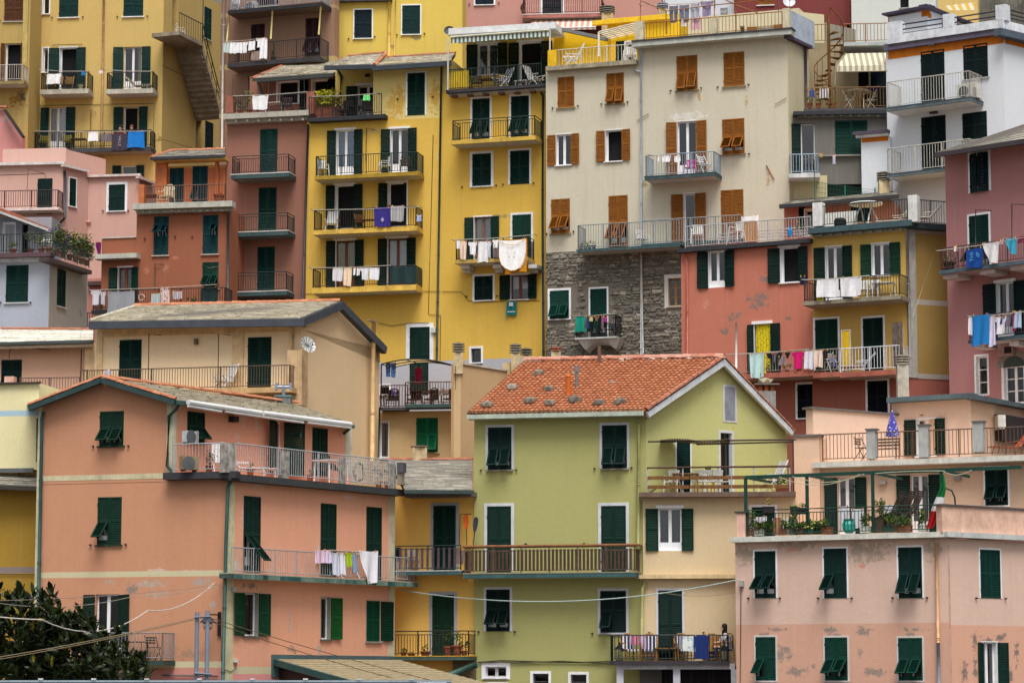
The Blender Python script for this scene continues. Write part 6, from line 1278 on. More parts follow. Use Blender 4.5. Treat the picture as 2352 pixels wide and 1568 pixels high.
# ================================================================ things: left and upper rows
f = BB['B2'].faces[0]
line(f, 1.05, 88, 161, 204, 165, 'clothesline of the upper left balcony on the ochre house'); line(f, 1.05, 238, 161, 352, 165, 'clothesline of the balcony with the grey deck chair'); line(f, 1.1, 72, 302, 350, 302, 'long clothesline above the rail where two people lean')
wash(f, 1.12, 107, 170, 138, 194, WHITE, 'white folded towel on the upper left balcony of the ochre house'); wash(f, 1.12, 185, 163, 200, 174, (40, 120, 180), 'small blue cloth at the right end of the upper left balcony', 'bunch'); wash(f, 1.12, 226, 162, 238, 170, (220, 214, 220), 'small pale cloth pegged by the cream downpipe on the ochre house', 'bunch')
wash(f, 1.14, 203, 303, 226, 325, WHITE, 'white towel hung left of the grey and blue towels'); wash(f, 1.14, 232, 307, 256, 326, (112, 104, 108), 'small grey brown cloth beside the dark lettered towel'); t = wash(f, 1.16, 257, 307, 293, 346, (64, 58, 72), 'large dark purple grey lettered towel below two people'); wash(f, 1.14, 294, 302, 332, 340, (24, 118, 200), 'bright blue shaded beach towel at right end of the long balcony')
def text(s, size, M, par, c, name='lettering'):
    cu = bpy.data.curves.new(name, 'FONT'); cu.body = s; cu.size = size; cu.align_x = 'CENTER'; cu.extrude = .004; cu.resolution_u = 2
    o = bpy.data.objects.new('tmp', cu); COL.objects.link(o); me = bpy.data.meshes.new_from_object(o.evaluated_get(bpy.context.evaluated_depsgraph_get())); bpy.data.objects.remove(o); me.name = name; me.materials.clear(); me.materials.append(plain(c, .8, .05)); return obj(name, me, None, par, M)
M = WM[t.name]; text('VALLE', .2, M @ T(-.04, -.075, -.42) @ Matrix.Rotation(R(90), 4, 'X') @ Matrix.Rotation(R(-90), 4, 'Z'), t, (160, 156, 166))
for x, c, lb in ((133, (150, 116, 60), 'wooden folding chair with cushions on the upper left ochre balcony'), (158, (160, 122, 60), 'second wooden folding chair, nearer the door, upper left ochre balcony')): put('folding', on(P1, x, off=.45), c, lb)
plant(on(P1, 185, off=.8), 'low pale pot plant in the right corner of upper left ochre balcony', pc=(206, 190, 150), rx=.14, rz=.2, n=40); plant(on(P1, 120, off=.75), 'flowering pot plant behind the white towel, upper left ochre balcony', rx=.22, rz=.35, n=70, fl=(200, 170, 60))
put('lounger', on(P2, 318, off=.5, rot=80), (186, 178, 160), 'grey folding deck chair on the right upper balcony of ochre house', s=.78)
put('table', on(P3, 180, off=.5), (96, 76, 56), 'brown folding table on the long balcony of the ochre house', s=.8); put('folding', on(P3, 100, off=.6), (140, 128, 40), 'olive folding chair at left end of long ochre balcony'); put('folding', on(P3, 155, off=.6, rot=30), (140, 128, 40), 'olive folding chair before the right shutter on long ochre balcony'); put('folding', on(P3, 222, off=.6), (140, 128, 40), 'olive folding chair under the white towel on long ochre balcony')
person(on(P3, 276, off=.62), 'dark haired man in a maroon shirt leaning on the balcony', (110, 40, 46), (50, 52, 60), (28, 22, 20), 'low'); person(on(P3, 302, off=.62), 'woman with brown hair leaning beside the blue beach towel', (60, 44, 44), (60, 60, 66), (104, 62, 40), 'low', True)
put('plastic', LAND.M(412, off=.7, rot=40), (214, 206, 196), 'white openwork chair on the landing of the outside stair', s=.95)
f = BB['B3'].faces[0]; line(f, 1.2, 513, 97, 612, 88, 'clothesline with white cloths left of the brown house balcony')
for i, (x0, x1, y0, y1, kd) in enumerate(((514, 529, 98, 122, 'towel'), (529, 543, 98, 124, 'towel'), (544, 558, 98, 123, 'towel'), (558, 569, 97, 123, 'shirt'), (570, 586, 95, 117, 'towel'), (588, 610, 89, 110, 'shirt'), (598, 614, 90, 136, 'towel'))):
    wash(f, 1.25 + .05 * (i == 6), x0, y0, x1, y1, WHITE if i else (190, 204, 200), ('pale green white', 'second white', 'third white', 'narrow white', 'square white', 'wide white', 'long narrow white')[i] + ' cloth from the left on brown house line', kd)
wash(f, 1.22, 578, 118, 604, 140, (150, 130, 120), 'beige grey cloth below the white cloths on the brown house rail'); plant(on(P4, 628, off=.8), 'green pot plant on a stand, middle of brown house balcony', rx=.18, rz=.3, n=60, pc=(90, 80, 60))
put('folding', on(P5, 540, off=.6), (206, 206, 210), 'white folding chair on the topmost brown house balcony')
aircon(on(P5, 580, off=.3), 'grey box unit at the top edge on the brown house balcony', .5)
dish(T(*at(1032, 72, 130)) @ RZ(.3), 'dark grey satellite dish on the corner of the awning roof', .26, (52, 54, 62), -20)
# terrace of the terracotta house
f = BB['B6'].faces[0]; wash(f, .5, 581, 220, 616, 253, WHITE, 'white towel over the terracotta roof terrace railing')
line(f, .5, 535, 222, 708, 212, 'clothesline along the terracotta roof terrace', 2)
plant(TB6.M(572, off=.1), 'tall loose shrub in the left corner of terracotta terrace', rx=.32, rz=.8, n=160, c=((70, 84, 40), (140, 146, 70))); plant(TB6.M(553, off=.1), 'low dark bush behind the left pier on terracotta terrace', rx=.35, rz=.4, n=110, c=((40, 66, 36), (80, 110, 60)))
put('table', TB6.M(632, off=-.6), (206, 204, 200), 'white table on the terracotta roof terrace', s=.9); put('plastic', TB6.M(658, off=-.3), (60, 44, 40), 'dark brown chair beside the white table on terracotta terrace')
# terrace of the yellow house
plant(TB7.M(748, off=-.6), 'bright yellow green bush in a long brick planter', pw=.75, pr=.25, phh=.62, pc=(150, 92, 74), rx=.55, rz=.8, n=620, c=((150, 156, 26), (216, 206, 50)), sz=.16); plant(TB7.M(727, off=-.4), 'loose green shrub left of the yellow green bush', pw=.3, pr=.2, phh=.5, pc=(150, 92, 74), rx=.35, rz=.7, n=150, c=((70, 96, 36), (140, 150, 60)))
b_ = BB['B7']; k = 0
plant(TB7.M(776, off=-.5), 'dark green shrub at the right end of the brick planter', pw=.25, pr=.2, phh=.5, pc=(150, 92, 74), rx=.3, rz=.6, n=130, c=((50, 70, 30), (100, 120, 50)))
put('armchair', TB7.M(792, off=-.2, rot=-20), (46, 44, 52), 'dark woven armchair left of the small terrace table', 'dark chairs on the yellow terrace'); put('armchair', TB7.M(846, off=-.2, rot=20), (46, 44, 52), 'dark woven armchair in front of the white terrace door', 'dark chairs on the yellow terrace'); put('round', TB7.M(818, off=-.4), (60, 56, 60), 'small round dark table between two dark armchairs', s=.8)
f = b_.faces[0]; wash(f, .5, 835, 218, 850, 232, (120, 222, 130), 'small light green cloth on the yellow terrace clothesline'); line(f, .48, 715, 223, 868, 216, 'clothesline above the yellow terrace railing')
# yellow house balconies
put('plastic', on(P6, 740, off=.6, rot=35), (220, 220, 216), 'white plastic chair in the left corner of the top yellow balcony'); put('plastic', on(P6, 883, off=.6, rot=-60), (220, 220, 216), 'white plastic chair between the doors of the top yellow balcony'); put('plastic', on(P6, 932, off=.6, rot=20), (64, 52, 44), 'dark brown chair by the right door of the top yellow balcony')
put('recliner', on(P7, 762, off=.6, rot=10), (222, 222, 220), 'white reclining chair on the left of the middle yellow balcony', s=.95); put('folding', on(P7, 826, off=.5, rot=30), (120, 76, 40), 'brown wooden folding chair on the middle yellow balcony'); put('table', on(P7, 850, off=.5), (110, 72, 40), 'brown wooden folding table on the middle yellow balcony', s=.7)
line(f, 1.15, 716, 483, 966, 476, 'clothesline along the middle yellow balcony'); t = wash(f, 1.2, 860, 476, 897, 521, (54, 44, 126), 'dark blue violet towel with a pale emblem on middle yellow balcony'); M = WM[t.name]; mb = MB(); mb.lathe([(.05, 0), (.075, .002), (.06, .004)], 12); mb.box(-.015, .015, -.12, .12, 0, .004); obj('emblem', mb, plain((180, 176, 206)), t, M @ T(.02, -.07, -.62) @ Matrix.Rotation(R(90), 4, 'X'))
wash(f, 1.2, 898, 473, 928, 509, stripes((190, 188, 190), (130, 122, 130), 0, .07), 'grey striped towel right of the violet towel'); wash(f, 1.15, 956, 494, 970, 509, patterned((150, 160, 206), (210, 214, 230), 20), 'pale blue cloth bundle at the right end of middle yellow balcony', 'bunch')
person(on(P7, 893, off=.25), 'person with brown hair half hidden behind the hanging towels', (90, 60, 50), (60, 60, 70), (120, 76, 60), 'low')
line(f, 1.15, 712, 616, 900, 610, 'clothesline with white washing on the lowest yellow balcony')
for x0, x1, y1, c, kd, lb in ((765, 788, 646, (216, 214, 216), 'towel', 'grey white towel, leftmost on the lowest yellow balcony'), (790, 808, 657, (236, 210, 180), 'towel', 'cream towel second from left on the lowest yellow balcony'), (811, 818, 632, WHITE, 'shirt', 'tiny white garment next to the cream towel'), (819, 827, 633, WHITE, 'trousers', 'pair of small white socks on the lowest yellow balcony'), (828, 849, 643, (226, 226, 232), 'shirt', 'white shirt left of the last white cloth, lowest yellow balcony'), (850, 871, 643, (230, 230, 236), 'towel', 'white cloth, last before the green tarpaulin')): wash(f, 1.2, x0, 615, x1, y1, c, lb, kd)
u0, z1 = f.uz(896, 613, 1.16); u1 = f.uz(955, 610, 1.16)[0]; mb = MB(); n = 12
for i in range(n):
    xa, xb = u0 + (u1 - u0) * i / n, u0 + (u1 - u0) * (i + 1) / n; za = .02 * math.sin(i * 1.3); mb.poly([(xa, -1.16 - .02 * math.sin(i), P8.z + .04), (xb, -1.16 - .02 * math.sin(i + 1), P8.z + .04), (xb, -1.16 - .02 * math.cos(i + 1), z1 + .02 * math.sin((i + 1) * 1.3)), (xa, -1.16 - .02 * math.cos(i), z1 + za)])
mb.poly([(u1, -1.16, P8.z + .04), (u1 + .02, -.1, P8.z + .04), (u1 + .02, -.1, z1 - .05), (u1, -1.16, z1)])
tag(obj('tarpaulin', mb, plain((24, 50, 52), .5, .2), None, f.M), 'dark green tarpaulin wrapped round the lowest yellow balcony corner', 'tarpaulin')
# slim yellow house
f8 = BB['B8'].faces[0]; fk = BB['B8'].faces[1]
tag(aw := thing('awning', 'green and white striped awning under the white roof terrace edge', 'awning', T(*f8.p(1040, 90, .5)))); AWM = stripes((214, 214, 206), (70, 104, 96), 0, .2)
u0, z0 = f8.uz(1036, 86, .9); u1, z1 = f8.uz(1262, 76, .9); mb = MB(); n = 30
for i in range(n):
    xa, xb = u0 + (u1 - u0) * i / n, u0 + (u1 - u0) * (i + 1) / n; mb.poly([(xa, -.9, z0 - .28 - .03 * (i % 2)), (xb, -.9, z0 - .28 - .03 * ((i + 1) % 2)), (xb, -.9, z0 - .02), (xa, -.9, z0 - .02)])
obj('valance', mb, AWM, aw, f8.M); mb = MB(); mb.poly([(u0, -.9, z0 - .02), (u1, -.9, z0 - .02), (u1, 1.4, z0 + .25), (u0, 1.4, z0 + .25)]); obj('canopy', mb, AWM, aw, f8.M); mb = MB(); mb.tube([(u0, -.92, z0), (u1, -.92, z0)], .05, 6); obj('front_bar', mb, plain((216, 212, 190), .5), aw, f8.M)
for x in (1029, 1263): mb = MB(); u = f8.uz(x, 120, .85)[0]; mb.tube([(u, -.85, TB8.z), (u, -.85, z0)], .04, 6); obj('post', mb, plain((206, 204, 196), .5), aw, f8.M)
put('folding', TB8.M(1095, off=-.1, rot=20), (34, 56, 50), 'dark green chair at left of the awning terrace', s=1.05); put('recliner', TB8.M(1150, off=0, rot=-35), (220, 220, 222), 'blue and white striped reclining chair on the awning terrace', c2=stripes((30, 40, 80), (220, 220, 224), 0, .12)); put('recliner', TB8.M(1232, off=0, rot=70), (222, 222, 222), 'white reclining chair at the right end of the awning terrace'); put('low', TB8.M(1200, off=0), (222, 222, 222), 'white footstool table between the awning terrace chairs', s=.9); put('table', TB8.M(1122, off=-.3), (110, 76, 50), 'brown table behind the awning terrace rail', s=.9)
plant(TB8.M(1080, off=.2), 'green leafy pot plant behind the yellow panel', rx=.18, rz=.5, n=70)
line(f8, 1.15, 1040, 552, 1230, 540, 'clothesline on the corbelled yellow balcony')
for x0, x1, y0, y1, c, kd, lb in ((1048, 1058, 552, 572, WHITE, 'shirt', 'tiny white garment, leftmost on the corbelled balcony'), (1057, 1072, 554, 596, (236, 208, 190), 'trousers', 'pale peach garment on the corbelled yellow balcony'), (1076, 1096, 556, 585, WHITE, 'shirt', 'white tee shirt hung by the hem, corbelled balcony'), (1098, 1121, 555, 603, (230, 230, 230), 'towel', 'long white towel in the middle of the corbelled balcony'), (1119, 1128, 554, 592, (214, 216, 230), 'shirt', 'pale bluish shirt right of the long white towel'), (1131, 1146, 551, 570, WHITE, 'shirt', 'small white top above brown grey trousers'), (1132, 1148, 560, 592, (118, 104, 100), 'trousers', 'brown grey trousers beside the big round white tablecloth')): wash(f8, 1.2, x0, y0, x1, y1, c, lb, kd)
wash(f8, 1.18, 1160, 549, 1210, 628, (206, 136, 20), 'orange cloth behind the big round white tablecloth'); t = wash(f8, 1.3, 1147, 552, 1207, 624, (246, 245, 245), 'big white rounded tablecloth with orange piping on yellow balcony', 'round'); 
mb = MB(); SEED[0] += 0; W2, H2 = 1.14, 1.35; u0, z1 = f8.uz(1147, 552, 1.28); u1 = f8.uz(1207, 552, 1.28)[0]; W2 = u1 - u0; H2 = z1 - f8.uz(1147, 624, 1.28)[1]
mb.tube([(.5 * W2 * math.cos(a) * 1.0, -.07, -H2 * .45 - H2 * .55 * math.sin(a)) for a in [math.pi * i / 16 for i in range(17)]], .012, 4); mb.tube([(W2 * (-.48 + .96 * q), -.06, -H2 * (.03 + .15 * math.sin(math.pi * q))) for q in [i / 10 for i in range(11)]], .012, 4); obj('piping', mb, plain((214, 150, 40)), t, WM[t.name])
mb = MB(); [mb.rock(.03, (x * W2, -.075, z * H2), (1, .3, 1)) for x, z in ((-.16, -.42), (.1, -.42), (-.1, -.55), (.08, -.56))]; obj('flower_motif', mb, plain((150, 150, 150)), t, WM[t.name])
t = wash(f8, .1, 1163, 692, 1186, 725, (30, 130, 130), 'teal towel with white bands under the brown framed window'); mb = MB(); mb.box(-.2, .2, -.055, -.05, -.52, -.48); mb.box(-.2, .2, -.06, -.055, -.4, -.1, 0, Matrix.Diagonal((.5, 1, .6, 1))); obj('white_band', mb, plain(WHITE), t, WM[t.name])
# awning under the rose balcony
f5 = BB['B5'].faces[0]; aw = thing('awning', 'pink and white striped awning under the bellied iron balcony', 'awning', T(*f5.p(1290, 50, .5))); u0, z0 = f5.uz(1222, 42, .3); u1, z1 = f5.uz(1372, 40, .3); zb = f5.uz(1222, 66, 1.6)[1]; mb = MB(); mb.poly([(u0, -.3, z0), (u1, -.3, z0), (u1, -1.6, zb), (u0, -1.6, zb)]); mb.poly([(u0, -1.6, zb), (u1, -1.6, zb), (u1, -1.6, zb - .12), (u0, -1.6, zb - .12)]); obj('canopy', mb, stripes((216, 206, 190), (196, 140, 130), 0, .3), aw, f5.M); mb = MB(); mb.tube([(u0, -1.6, zb), (u1, -1.6, zb)], .03, 6); obj('front_bar', mb, plain(WHITE), aw, f5.M)
# yellow penthouse terrace
put('recliner', TB10.M(1310, off=-.2, rot=-60), (232, 230, 226), 'white reclining chair on the bright yellow terrace'); put('plastic', TB10.M(1447, off=-.4), (226, 222, 216), 'white rounded chair by the bright yellow terrace door'); chimney(T(*at(1395, 48, 128)), 'grey ribbed chimney cowl beside the pink house', .6, 4, (120, 122, 118))
f = BB['B10'].faces[0]; t = thing('pergola', 'white reed pergola frame on the bright yellow terrace', 'pergola', T(*f.p(1378, 130, 1))); mb = MB(); PW = plain((224, 220, 206), .6)
for x, y0 in ((1375, 75),): u, z = f.uz(x, y0, 1.6); mb.tube([(u, -1.6, f.uz(x, 130, 1.6)[1]), (u, -1.6, z)], .05, 6)
obj('post', mb, PW, t, f.M); u1 = f.uz(1458, 62, 1.6)[0]; mb = MB(); [mb.tube([(u, -1.6 + q * .3, z + .02), (u1, -1.6 + q * .3, z + .28)], .03, 5) for q in range(6)]; [mb.tube([(u + (u1 - u) * q / 4, -1.6, z + .28 * q / 4), (u + (u1 - u) * q / 4, 0, z + .28 * q / 4 + .03)], .025, 5) for q in range(5)]; obj('reed_roof', mb, PW, t, f.M)
# washing on the cream roof terrace
f = BB['B9'].faces[1]; line(f, .2, 1470, 13, 1640, 6, 'clothesline with grey trousers on the cream roof terrace')
for x0, x1, y0, y1, c, kd, lb in ((1537, 1558, 15, 54, (110, 112, 128), 'trousers', 'dark grey trousers, leftmost on the cream roof terrace'), (1560, 1583, 13, 52, (118, 120, 136), 'trousers', 'second pair of grey trousers on the cream roof terrace'), (1586, 1607, 10, 50, (170, 172, 182), 'trousers', 'light grey trousers on the cream roof terrace'), (1609, 1638, 4, 40, (146, 132, 162), 'shirt', 'lilac grey shirt at the right of the grey trousers'), (1562, 1580, 44, 62, WHITE, 'shirt', 'small white garment behind the yellow wall railing'), (1588, 1610, 40, 70, (222, 180, 190), 'towel', 'pale pink striped towel on the cream roof terrace rail')): wash(f, .28, x0, y0, x1, y1, c, lb, kd)
dish(T(*at(1812, 6, 119.4)) @ RZ(-.2), 'pale grey satellite dish on the cream roof pier', .28, (196, 200, 206), 15); chimney(T(*at(1522, 34, 140)), 'grey blue chimney in front of the white back house', .5, 3, (140, 150, 170))
line(f, 1.15, 1490, 357, 1560, 354, 'clothesline on the upper cream balcony')
for x0, x1, c, lb, kd in ((1510, 1516, WHITE, 'narrow white cloth, first on the upper cream balcony', 'bunch'), (1521, 1541, WHITE, 'white cloth in the middle of three on upper cream balcony', 'towel'), (1548, 1563, WHITE, 'white cloth nearest the door on upper cream balcony', 'towel')): wash(f, 1.18, x0, 358, x1, 371 if x0 < 1517 else 373, c, lb, kd)
put('folding', on(P11, 1617, off=.5, rot=60), (222, 222, 224), 'white folding chair at the right of the upper cream balcony', s=1.1); put('plastic', on(P11, 1585, off=.5), (186, 30, 140), 'magenta chair behind the upper cream balcony rail', s=.9)
put('plastic', on(P12, 1475, off=.5, rot=50), (224, 222, 216), 'white plastic chair in the middle of the long cream balcony')
for i, (x, c, lb) in enumerate(((1334, (150, 60, 50), 'red brown pot with seedlings at the long cream balcony corner'), (1345, (40, 140, 60), 'bright green pot with seedlings on the long cream balcony'), (1354, (90, 40, 110), 'purple pot with herbs on the long cream balcony'), (1364, (50, 44, 60), 'dark low pot at the right of the seedling pots'))): plant(on(P12, x, off=.85), lb, pc=c, pr=.1, phh=.2, rx=.09, rz=.2, n=26, sz=.07)
# small stone house balcony
f = BB['ST'].faces[0]; line(f, .95, 1312, 726, 1415, 721, 'clothesline on the small arched balcony of the stone house')
for x0, x1, y1, c, kd, lb in ((1319, 1347, 763, (20, 140, 118), 'bunch', 'turquoise green towel hanging on the small arched balcony'), (1347, 1353, 755, (60, 70, 120), 'towel', 'narrow blue cloth beside the turquoise towel'), (1355, 1362, 738, (206, 206, 150), 'towel', 'small pale yellow cloth on the small arched balcony'), (1365, 1377, 738, (120, 90, 80), 'briefs', 'brown swimming briefs on the small arched balcony'), (1382, 1387, 756, (140, 110, 120), 'towel', 'narrow grey pink cloth on the small arched balcony'), (1386, 1395, 740, (170, 40, 140), 'bunch', 'magenta purple bikini cloth on the small arched balcony')): wash(f, 1.0, x0, 727, x1, y1, c, lb, kd)
put('folding', on(P13, 1402, off=.45), (36, 36, 40), 'dark folding chair in the small arched balcony', s=.85); wash(f, .5, 1404, 741, 1410, 760, (40, 80, 130), 'blue cloth inside the small arched balcony', 'bunch')
chimney(T(*at(1277, 824, 113.6)), 'round terracotta chimney mouth in front of the stone wall', .45, 2, (170, 110, 84))

# ================================================================ right side
put('plastic', TB12.M(1602, off=-.1, rot=20), (222, 220, 214), 'white plastic chair at left of the salmon roof terrace'); put('plastic', TB12.M(1692, off=-.1, rot=-20), (222, 220, 214), 'white plastic chair left of the ochre pier'); f = BB['B12'].faces[0]
wash(f, -1.0, 1702, 497, 1742, 546, WHITE, 'white sheet hanging behind the ochre pier on the salmon terrace'); mb = MB(); mb.lathe([(.1, 0), (.11, .26), (.05, .32), (.04, .42), (.06, .44)], 12); tag(obj('water_bottle', mb, plain((30, 130, 190), .4), None, TB12.M(1815, off=.1)), 'blue bottle standing on the salmon roof terrace edge', 'bottle')
plant(TB12.M(1838, off=0), 'small green plant in white bowl at right of salmon terrace', pc=(206, 206, 200), rx=.2, rz=.35, n=60)
line(f, 1.25, 1653, 816, 1862, 802, 'long clothesline of the salmon balcony')
for x0, x1, y0, y1, c, kd, lb in ((1723, 1755, 812, 868, (190, 222, 220), 'towel', 'pale mint towel below the yellow door curtain'), (1759, 1775, 811, 824, (24, 22, 34), 'briefs', 'first pair of black briefs on the salmon balcony line'), (1775, 1785, 810, 832, (110, 100, 110), 'briefs', 'grey lace garment between the black briefs'), (1784, 1799, 810, 824, (24, 22, 34), 'briefs', 'middle pair of black briefs on the salmon balcony line'), (1787, 1808, 818, 839, (140, 120, 126), 'skirt', 'grey rose sheer top behind the black briefs'), (1801, 1817, 809, 824, (24, 22, 34), 'briefs', 'black briefs right next to the magenta shirt'), (1819, 1848, 808, 847, (206, 20, 110), 'shirt', 'magenta pink shirt on the salmon balcony line'), (1848, 1868, 806, 848, (220, 218, 228), 'towel', 'white shirt right of the magenta shirt'), (1869, 1890, 805, 844, (230, 206, 190), 'trousers', 'cream pink trousers on the salmon balcony line'), (1890, 1902, 804, 824, (40, 24, 34), 'towel', 'small dark cloth beside the white railing')): wash(BB['B12'].faces[0] if x1 < 1866 else BB['B12'].faces[1], 1.28, x0, y0, x1, y1, c, lb, kd)
wk = BB['B12'].faces[0]; u0, z1 = wk.uz(1734, 745, .08); u1 = wk.uz(1769, 745, .08)[0]; mb = MB(); n = 20
for i in range(n):
    xa, xb = u0 + (u1 - u0) * i / n, u0 + (u1 - u0) * (i + 1) / n; mb.poly([(xa, .05 + .03 * math.sin(i * 1.7), P14.z + .02), (xb, .05 + .03 * math.sin(i * 1.7 + 1.7), P14.z + .02), (xb, .05 + .03 * math.sin(i * 1.7 + 1.7), z1), (xa, .05 + .03 * math.sin(i * 1.7), z1)])
tag(obj('door_curtain', mb, patterned((212, 196, 20), (150, 140, 20), 9), None, wk.M), 'yellow crocheted door curtain in the salmon house doorway', 'curtain')
for x, lb in ((1765, 'green foliage in pots under the yellow curtain'), (1808, 'low pot plants below the magenta shirt'), (1835, 'dry low plant left of the white shirt')): plant(on(P14, x, off=.8), lb, pr=.1, phh=.16, rx=.25, rz=.3, n=60)
plant(on(P15, 1888, off=.8), 'low green plants behind the cream pink trousers', pr=.1, phh=.14, rx=.3, rz=.26, n=60)
put('lounger', on(P16, 1972, off=.6, rot=-70), (222, 222, 226), 'blue and white sun lounger on the white railed balcony', s=.85, c2=(70, 104, 176)); put('folding', on(P15, 1911, off=.6, rot=60), (214, 210, 204), 'white folding chair with clothes beside the yellow panel', s=1.05); wash(BB['B12'].faces[1], .75, 1904, 818, 1920, 842, patterned((90, 110, 160), (200, 110, 80), 12), 'patterned clothes piled on a folding chair', 'bunch')
f = BB['B13'].faces[0]; t = thing('windbreak', 'bright yellow panel in white frame between the ochre balcony doors', 'panel', T(*f.p(1946, 800, .7))); u0, z1 = f.uz(1932, 758, .8); u1 = f.uz(1954, 758, .8)[0]; mb = MB(); mb.box(u0 + .04, u1 - .04, -.81, -.79, P16.z + .12, z1 - .04); obj('panel', mb, plain((220, 180, 20), .6), t, f.M); mb = MB(); frame(mb, u0, u1, P16.z + .05, z1, -.83, -.77, .04); obj('frame', mb, plain((206, 200, 190), .6), t, f.M)
t = thing('reed_screen', 'grey brown reed screen at the right end of the white railing', 'screen', T(*f.p(2058, 800, 1.1))); u0, z1 = f.uz(2047, 740, 1.22); u1 = f.uz(2072, 740, 1.22)[0]; mb = MB(); n = 22
for i in range(n): xa = u0 + (u1 - u0) * i / n; mb.box(xa, xa + (u1 - u0) / n - .006, -1.18, -1.165 + rnd(0, .01), P16.z + .1, z1 + rnd(-.02, .02))
obj('reeds', mb, plain((122, 106, 98), .9, .4, 0, 9.), t, f.M); mb = MB(); frame(mb, u0, u1, P16.z + .05, z1 - .25, -1.164, -1.13, .03); obj('frame', mb, plain((200, 196, 190), .6), t, f.M)
line(f, 1.3, 1843, 644, 2000, 634, 'clothesline with two big white sheets on the ochre balcony', 3)
wash(f, 1.36, 1877, 642, 1925, 684, (236, 236, 240), 'left big white sheet on the ochre balcony'); wash(f, 1.36, 1931, 637, 1979, 682, (236, 236, 240), 'right big white sheet on the ochre balcony'); wash(f, 1.3, 1838, 634, 1850, 655, (34, 40, 70), 'dark blue socks at the left corner of the ochre balcony', 'bunch')
put('table', on(P17, 2030, off=.5), (222, 222, 222), 'white table on the ochre balcony', s=.9); put('plastic', on(P17, 2008, off=.5), (222, 222, 220), 'white plastic chair left of the white balcony table', s=.95); put('plastic', on(P17, 1984, off=.6), (222, 222, 220), 'white plastic chair half behind the right big sheet', s=.95); mb = MB(); mb.lathe([(.13, 0), (.16, .22), (.15, .24)], 12); tag(obj('bucket', mb, plain((220, 200, 20), .5), None, on(P17, 1884, off=.9)), 'yellow bucket under the left big white sheet', 'bucket')
put('lounger', TB13.M(2055, off=-.4, rot=-75), (214, 206, 196), 'white cushioned lounger left of the white terrace pier', s=.8, c2=(230, 228, 226)); put('lounger', TB13.M(2125, off=-.2, rot=-70), (214, 206, 196), 'white cushioned lounger right of the white terrace pier', s=.8, c2=(230, 228, 226)); put('round', TB13.M(1990, off=-.3), (226, 226, 226), 'large round white table on the ochre roof terrace', s=1.5)
mb = MB(); mb.lathe([(.24, 0), (.27, .4), (.2, .5)], 12); t = tag(obj('bag', mb, plain((26, 24, 28), .7), None, TB13.M(1930, off=0)), 'black shopping bag on the ochre roof terrace', 'bag')
mb = MB(); mb.box(-.9, .9, -.05, .05, 0, .95); mb.box(-.9, -.82, -.05, 2.2, 0, .92); tag(obj('white_screen', mb, plain((224, 226, 226), .7), None, TB13.M(1922, off=-1.)), 'white low wall screen behind the ochre terrace railing', 'screen')
# fence of green mesh and antenna behind
b_ = thing('mesh_fence', 'green wire mesh fence on the small salmon roof', 'fence', T(*at(1930, 470, 118))); mb = MB(); A, B_ = at(1872, 440, 118.3), at(2010, 452, 118.2)
for i in range(40): p = A.lerp(B_, i / 39); mb.tube([p + Vector((0, 0, -.9)), p + Vector((0, 0, .5 - .3 * i / 39))], .008, 4)
for q in range(7): mb.tube([A + Vector((0, 0, -.9 + q * .22)), B_ + Vector((0, 0, -.9 + q * .2))], .007, 4)
obj('mesh', mb, plain((30, 84, 70), .6), b_); [(lambda m, p: (m.tube([p + Vector((0, 0, -1)), p + Vector((0, 0, .4))], .03, 5), obj('post', m, plain((30, 110, 90), .6), b_)))(MB(), A.lerp(B_, q)) for q in (0, .5, 1)]
def antenna(p, h, label, n=5):
    t = thing('antenna', label, 'antenna', T(*p)); mb = MB(); mb.tube([(0, 0, 0), (0, 0, h)], .018, 5); obj('mast', mb, plain((80, 74, 66), .6), t, T(*p)); mb = MB(); mb.tube([(-.5, 0, h), (.5, .1, h + .18)], .012, 4)
    for i in range(n): x = -.45 + i * .9 / (n - 1); mb.tube([(x, -.25, h + .09 + x * .18), (x, .25, h + .09 + x * .18)], .007, 4)
    obj('aerial', mb, plain((120, 116, 110), .5), t, T(*p))
antenna(at(1872, 480, 117.5), 2.2, 'television antenna in front of the grey shaded house'); antenna(at(1788, 30, 121.5), 1.2, 'thin television antenna above the cream roof terrace', 4)
# spiral stair terrace
f = BB['B15'].faces[0]; aw = thing('awning', 'cream and grey striped awning over the round white table', 'awning', T(*f.p(1975, 140, .3))); u0, z0 = f.uz(1945, 123, -1.8); u1 = f.uz(2045, 121, -1.8)[0]; v0, zb = f.uz(1922, 152, .3); mb = MB(); AM = stripes((216, 208, 180), (160, 152, 132), 0, .26)
mb.poly([(u0, 1.8, z0), (u1, 1.8, z0), (u1, -.3, zb), (v0, -.3, zb)]); mb.poly([(v0, -.3, zb), (u1, -.3, zb), (u1, -.32, zb - .26), (v0, -.32, zb - .26)]); obj('canopy', mb, AM, aw, f.M); mb = MB(); mb.tube([(v0 - .05, -.3, zb - .27), (u1, -.32, zb - .27)], .03, 5); mb.tube([(v0 - .05, -.3, zb + .02), (u0 - .05, 1.8, z0)], .04, 5); mb.tube([(v0 - .05, -.3, zb), (v0 - .1, -.3, zb - .9)], .04, 5); obj('awning_arm', mb, plain((150, 140, 120), .5), aw, f.M)
put('round', TB15.M(1972, off=-.7), (206, 196, 170), 'round white table with carved edge under the striped awning', s=1.25); put('folding', TB15.M(1950, off=-.6, rot=70), (214, 208, 190), 'white folding chair left of the round awning table', s=1.05); put('folding', TB15.M(1998, off=-.6, rot=-70), (214, 208, 190), 'white folding chair right of the round awning table', s=1.05)
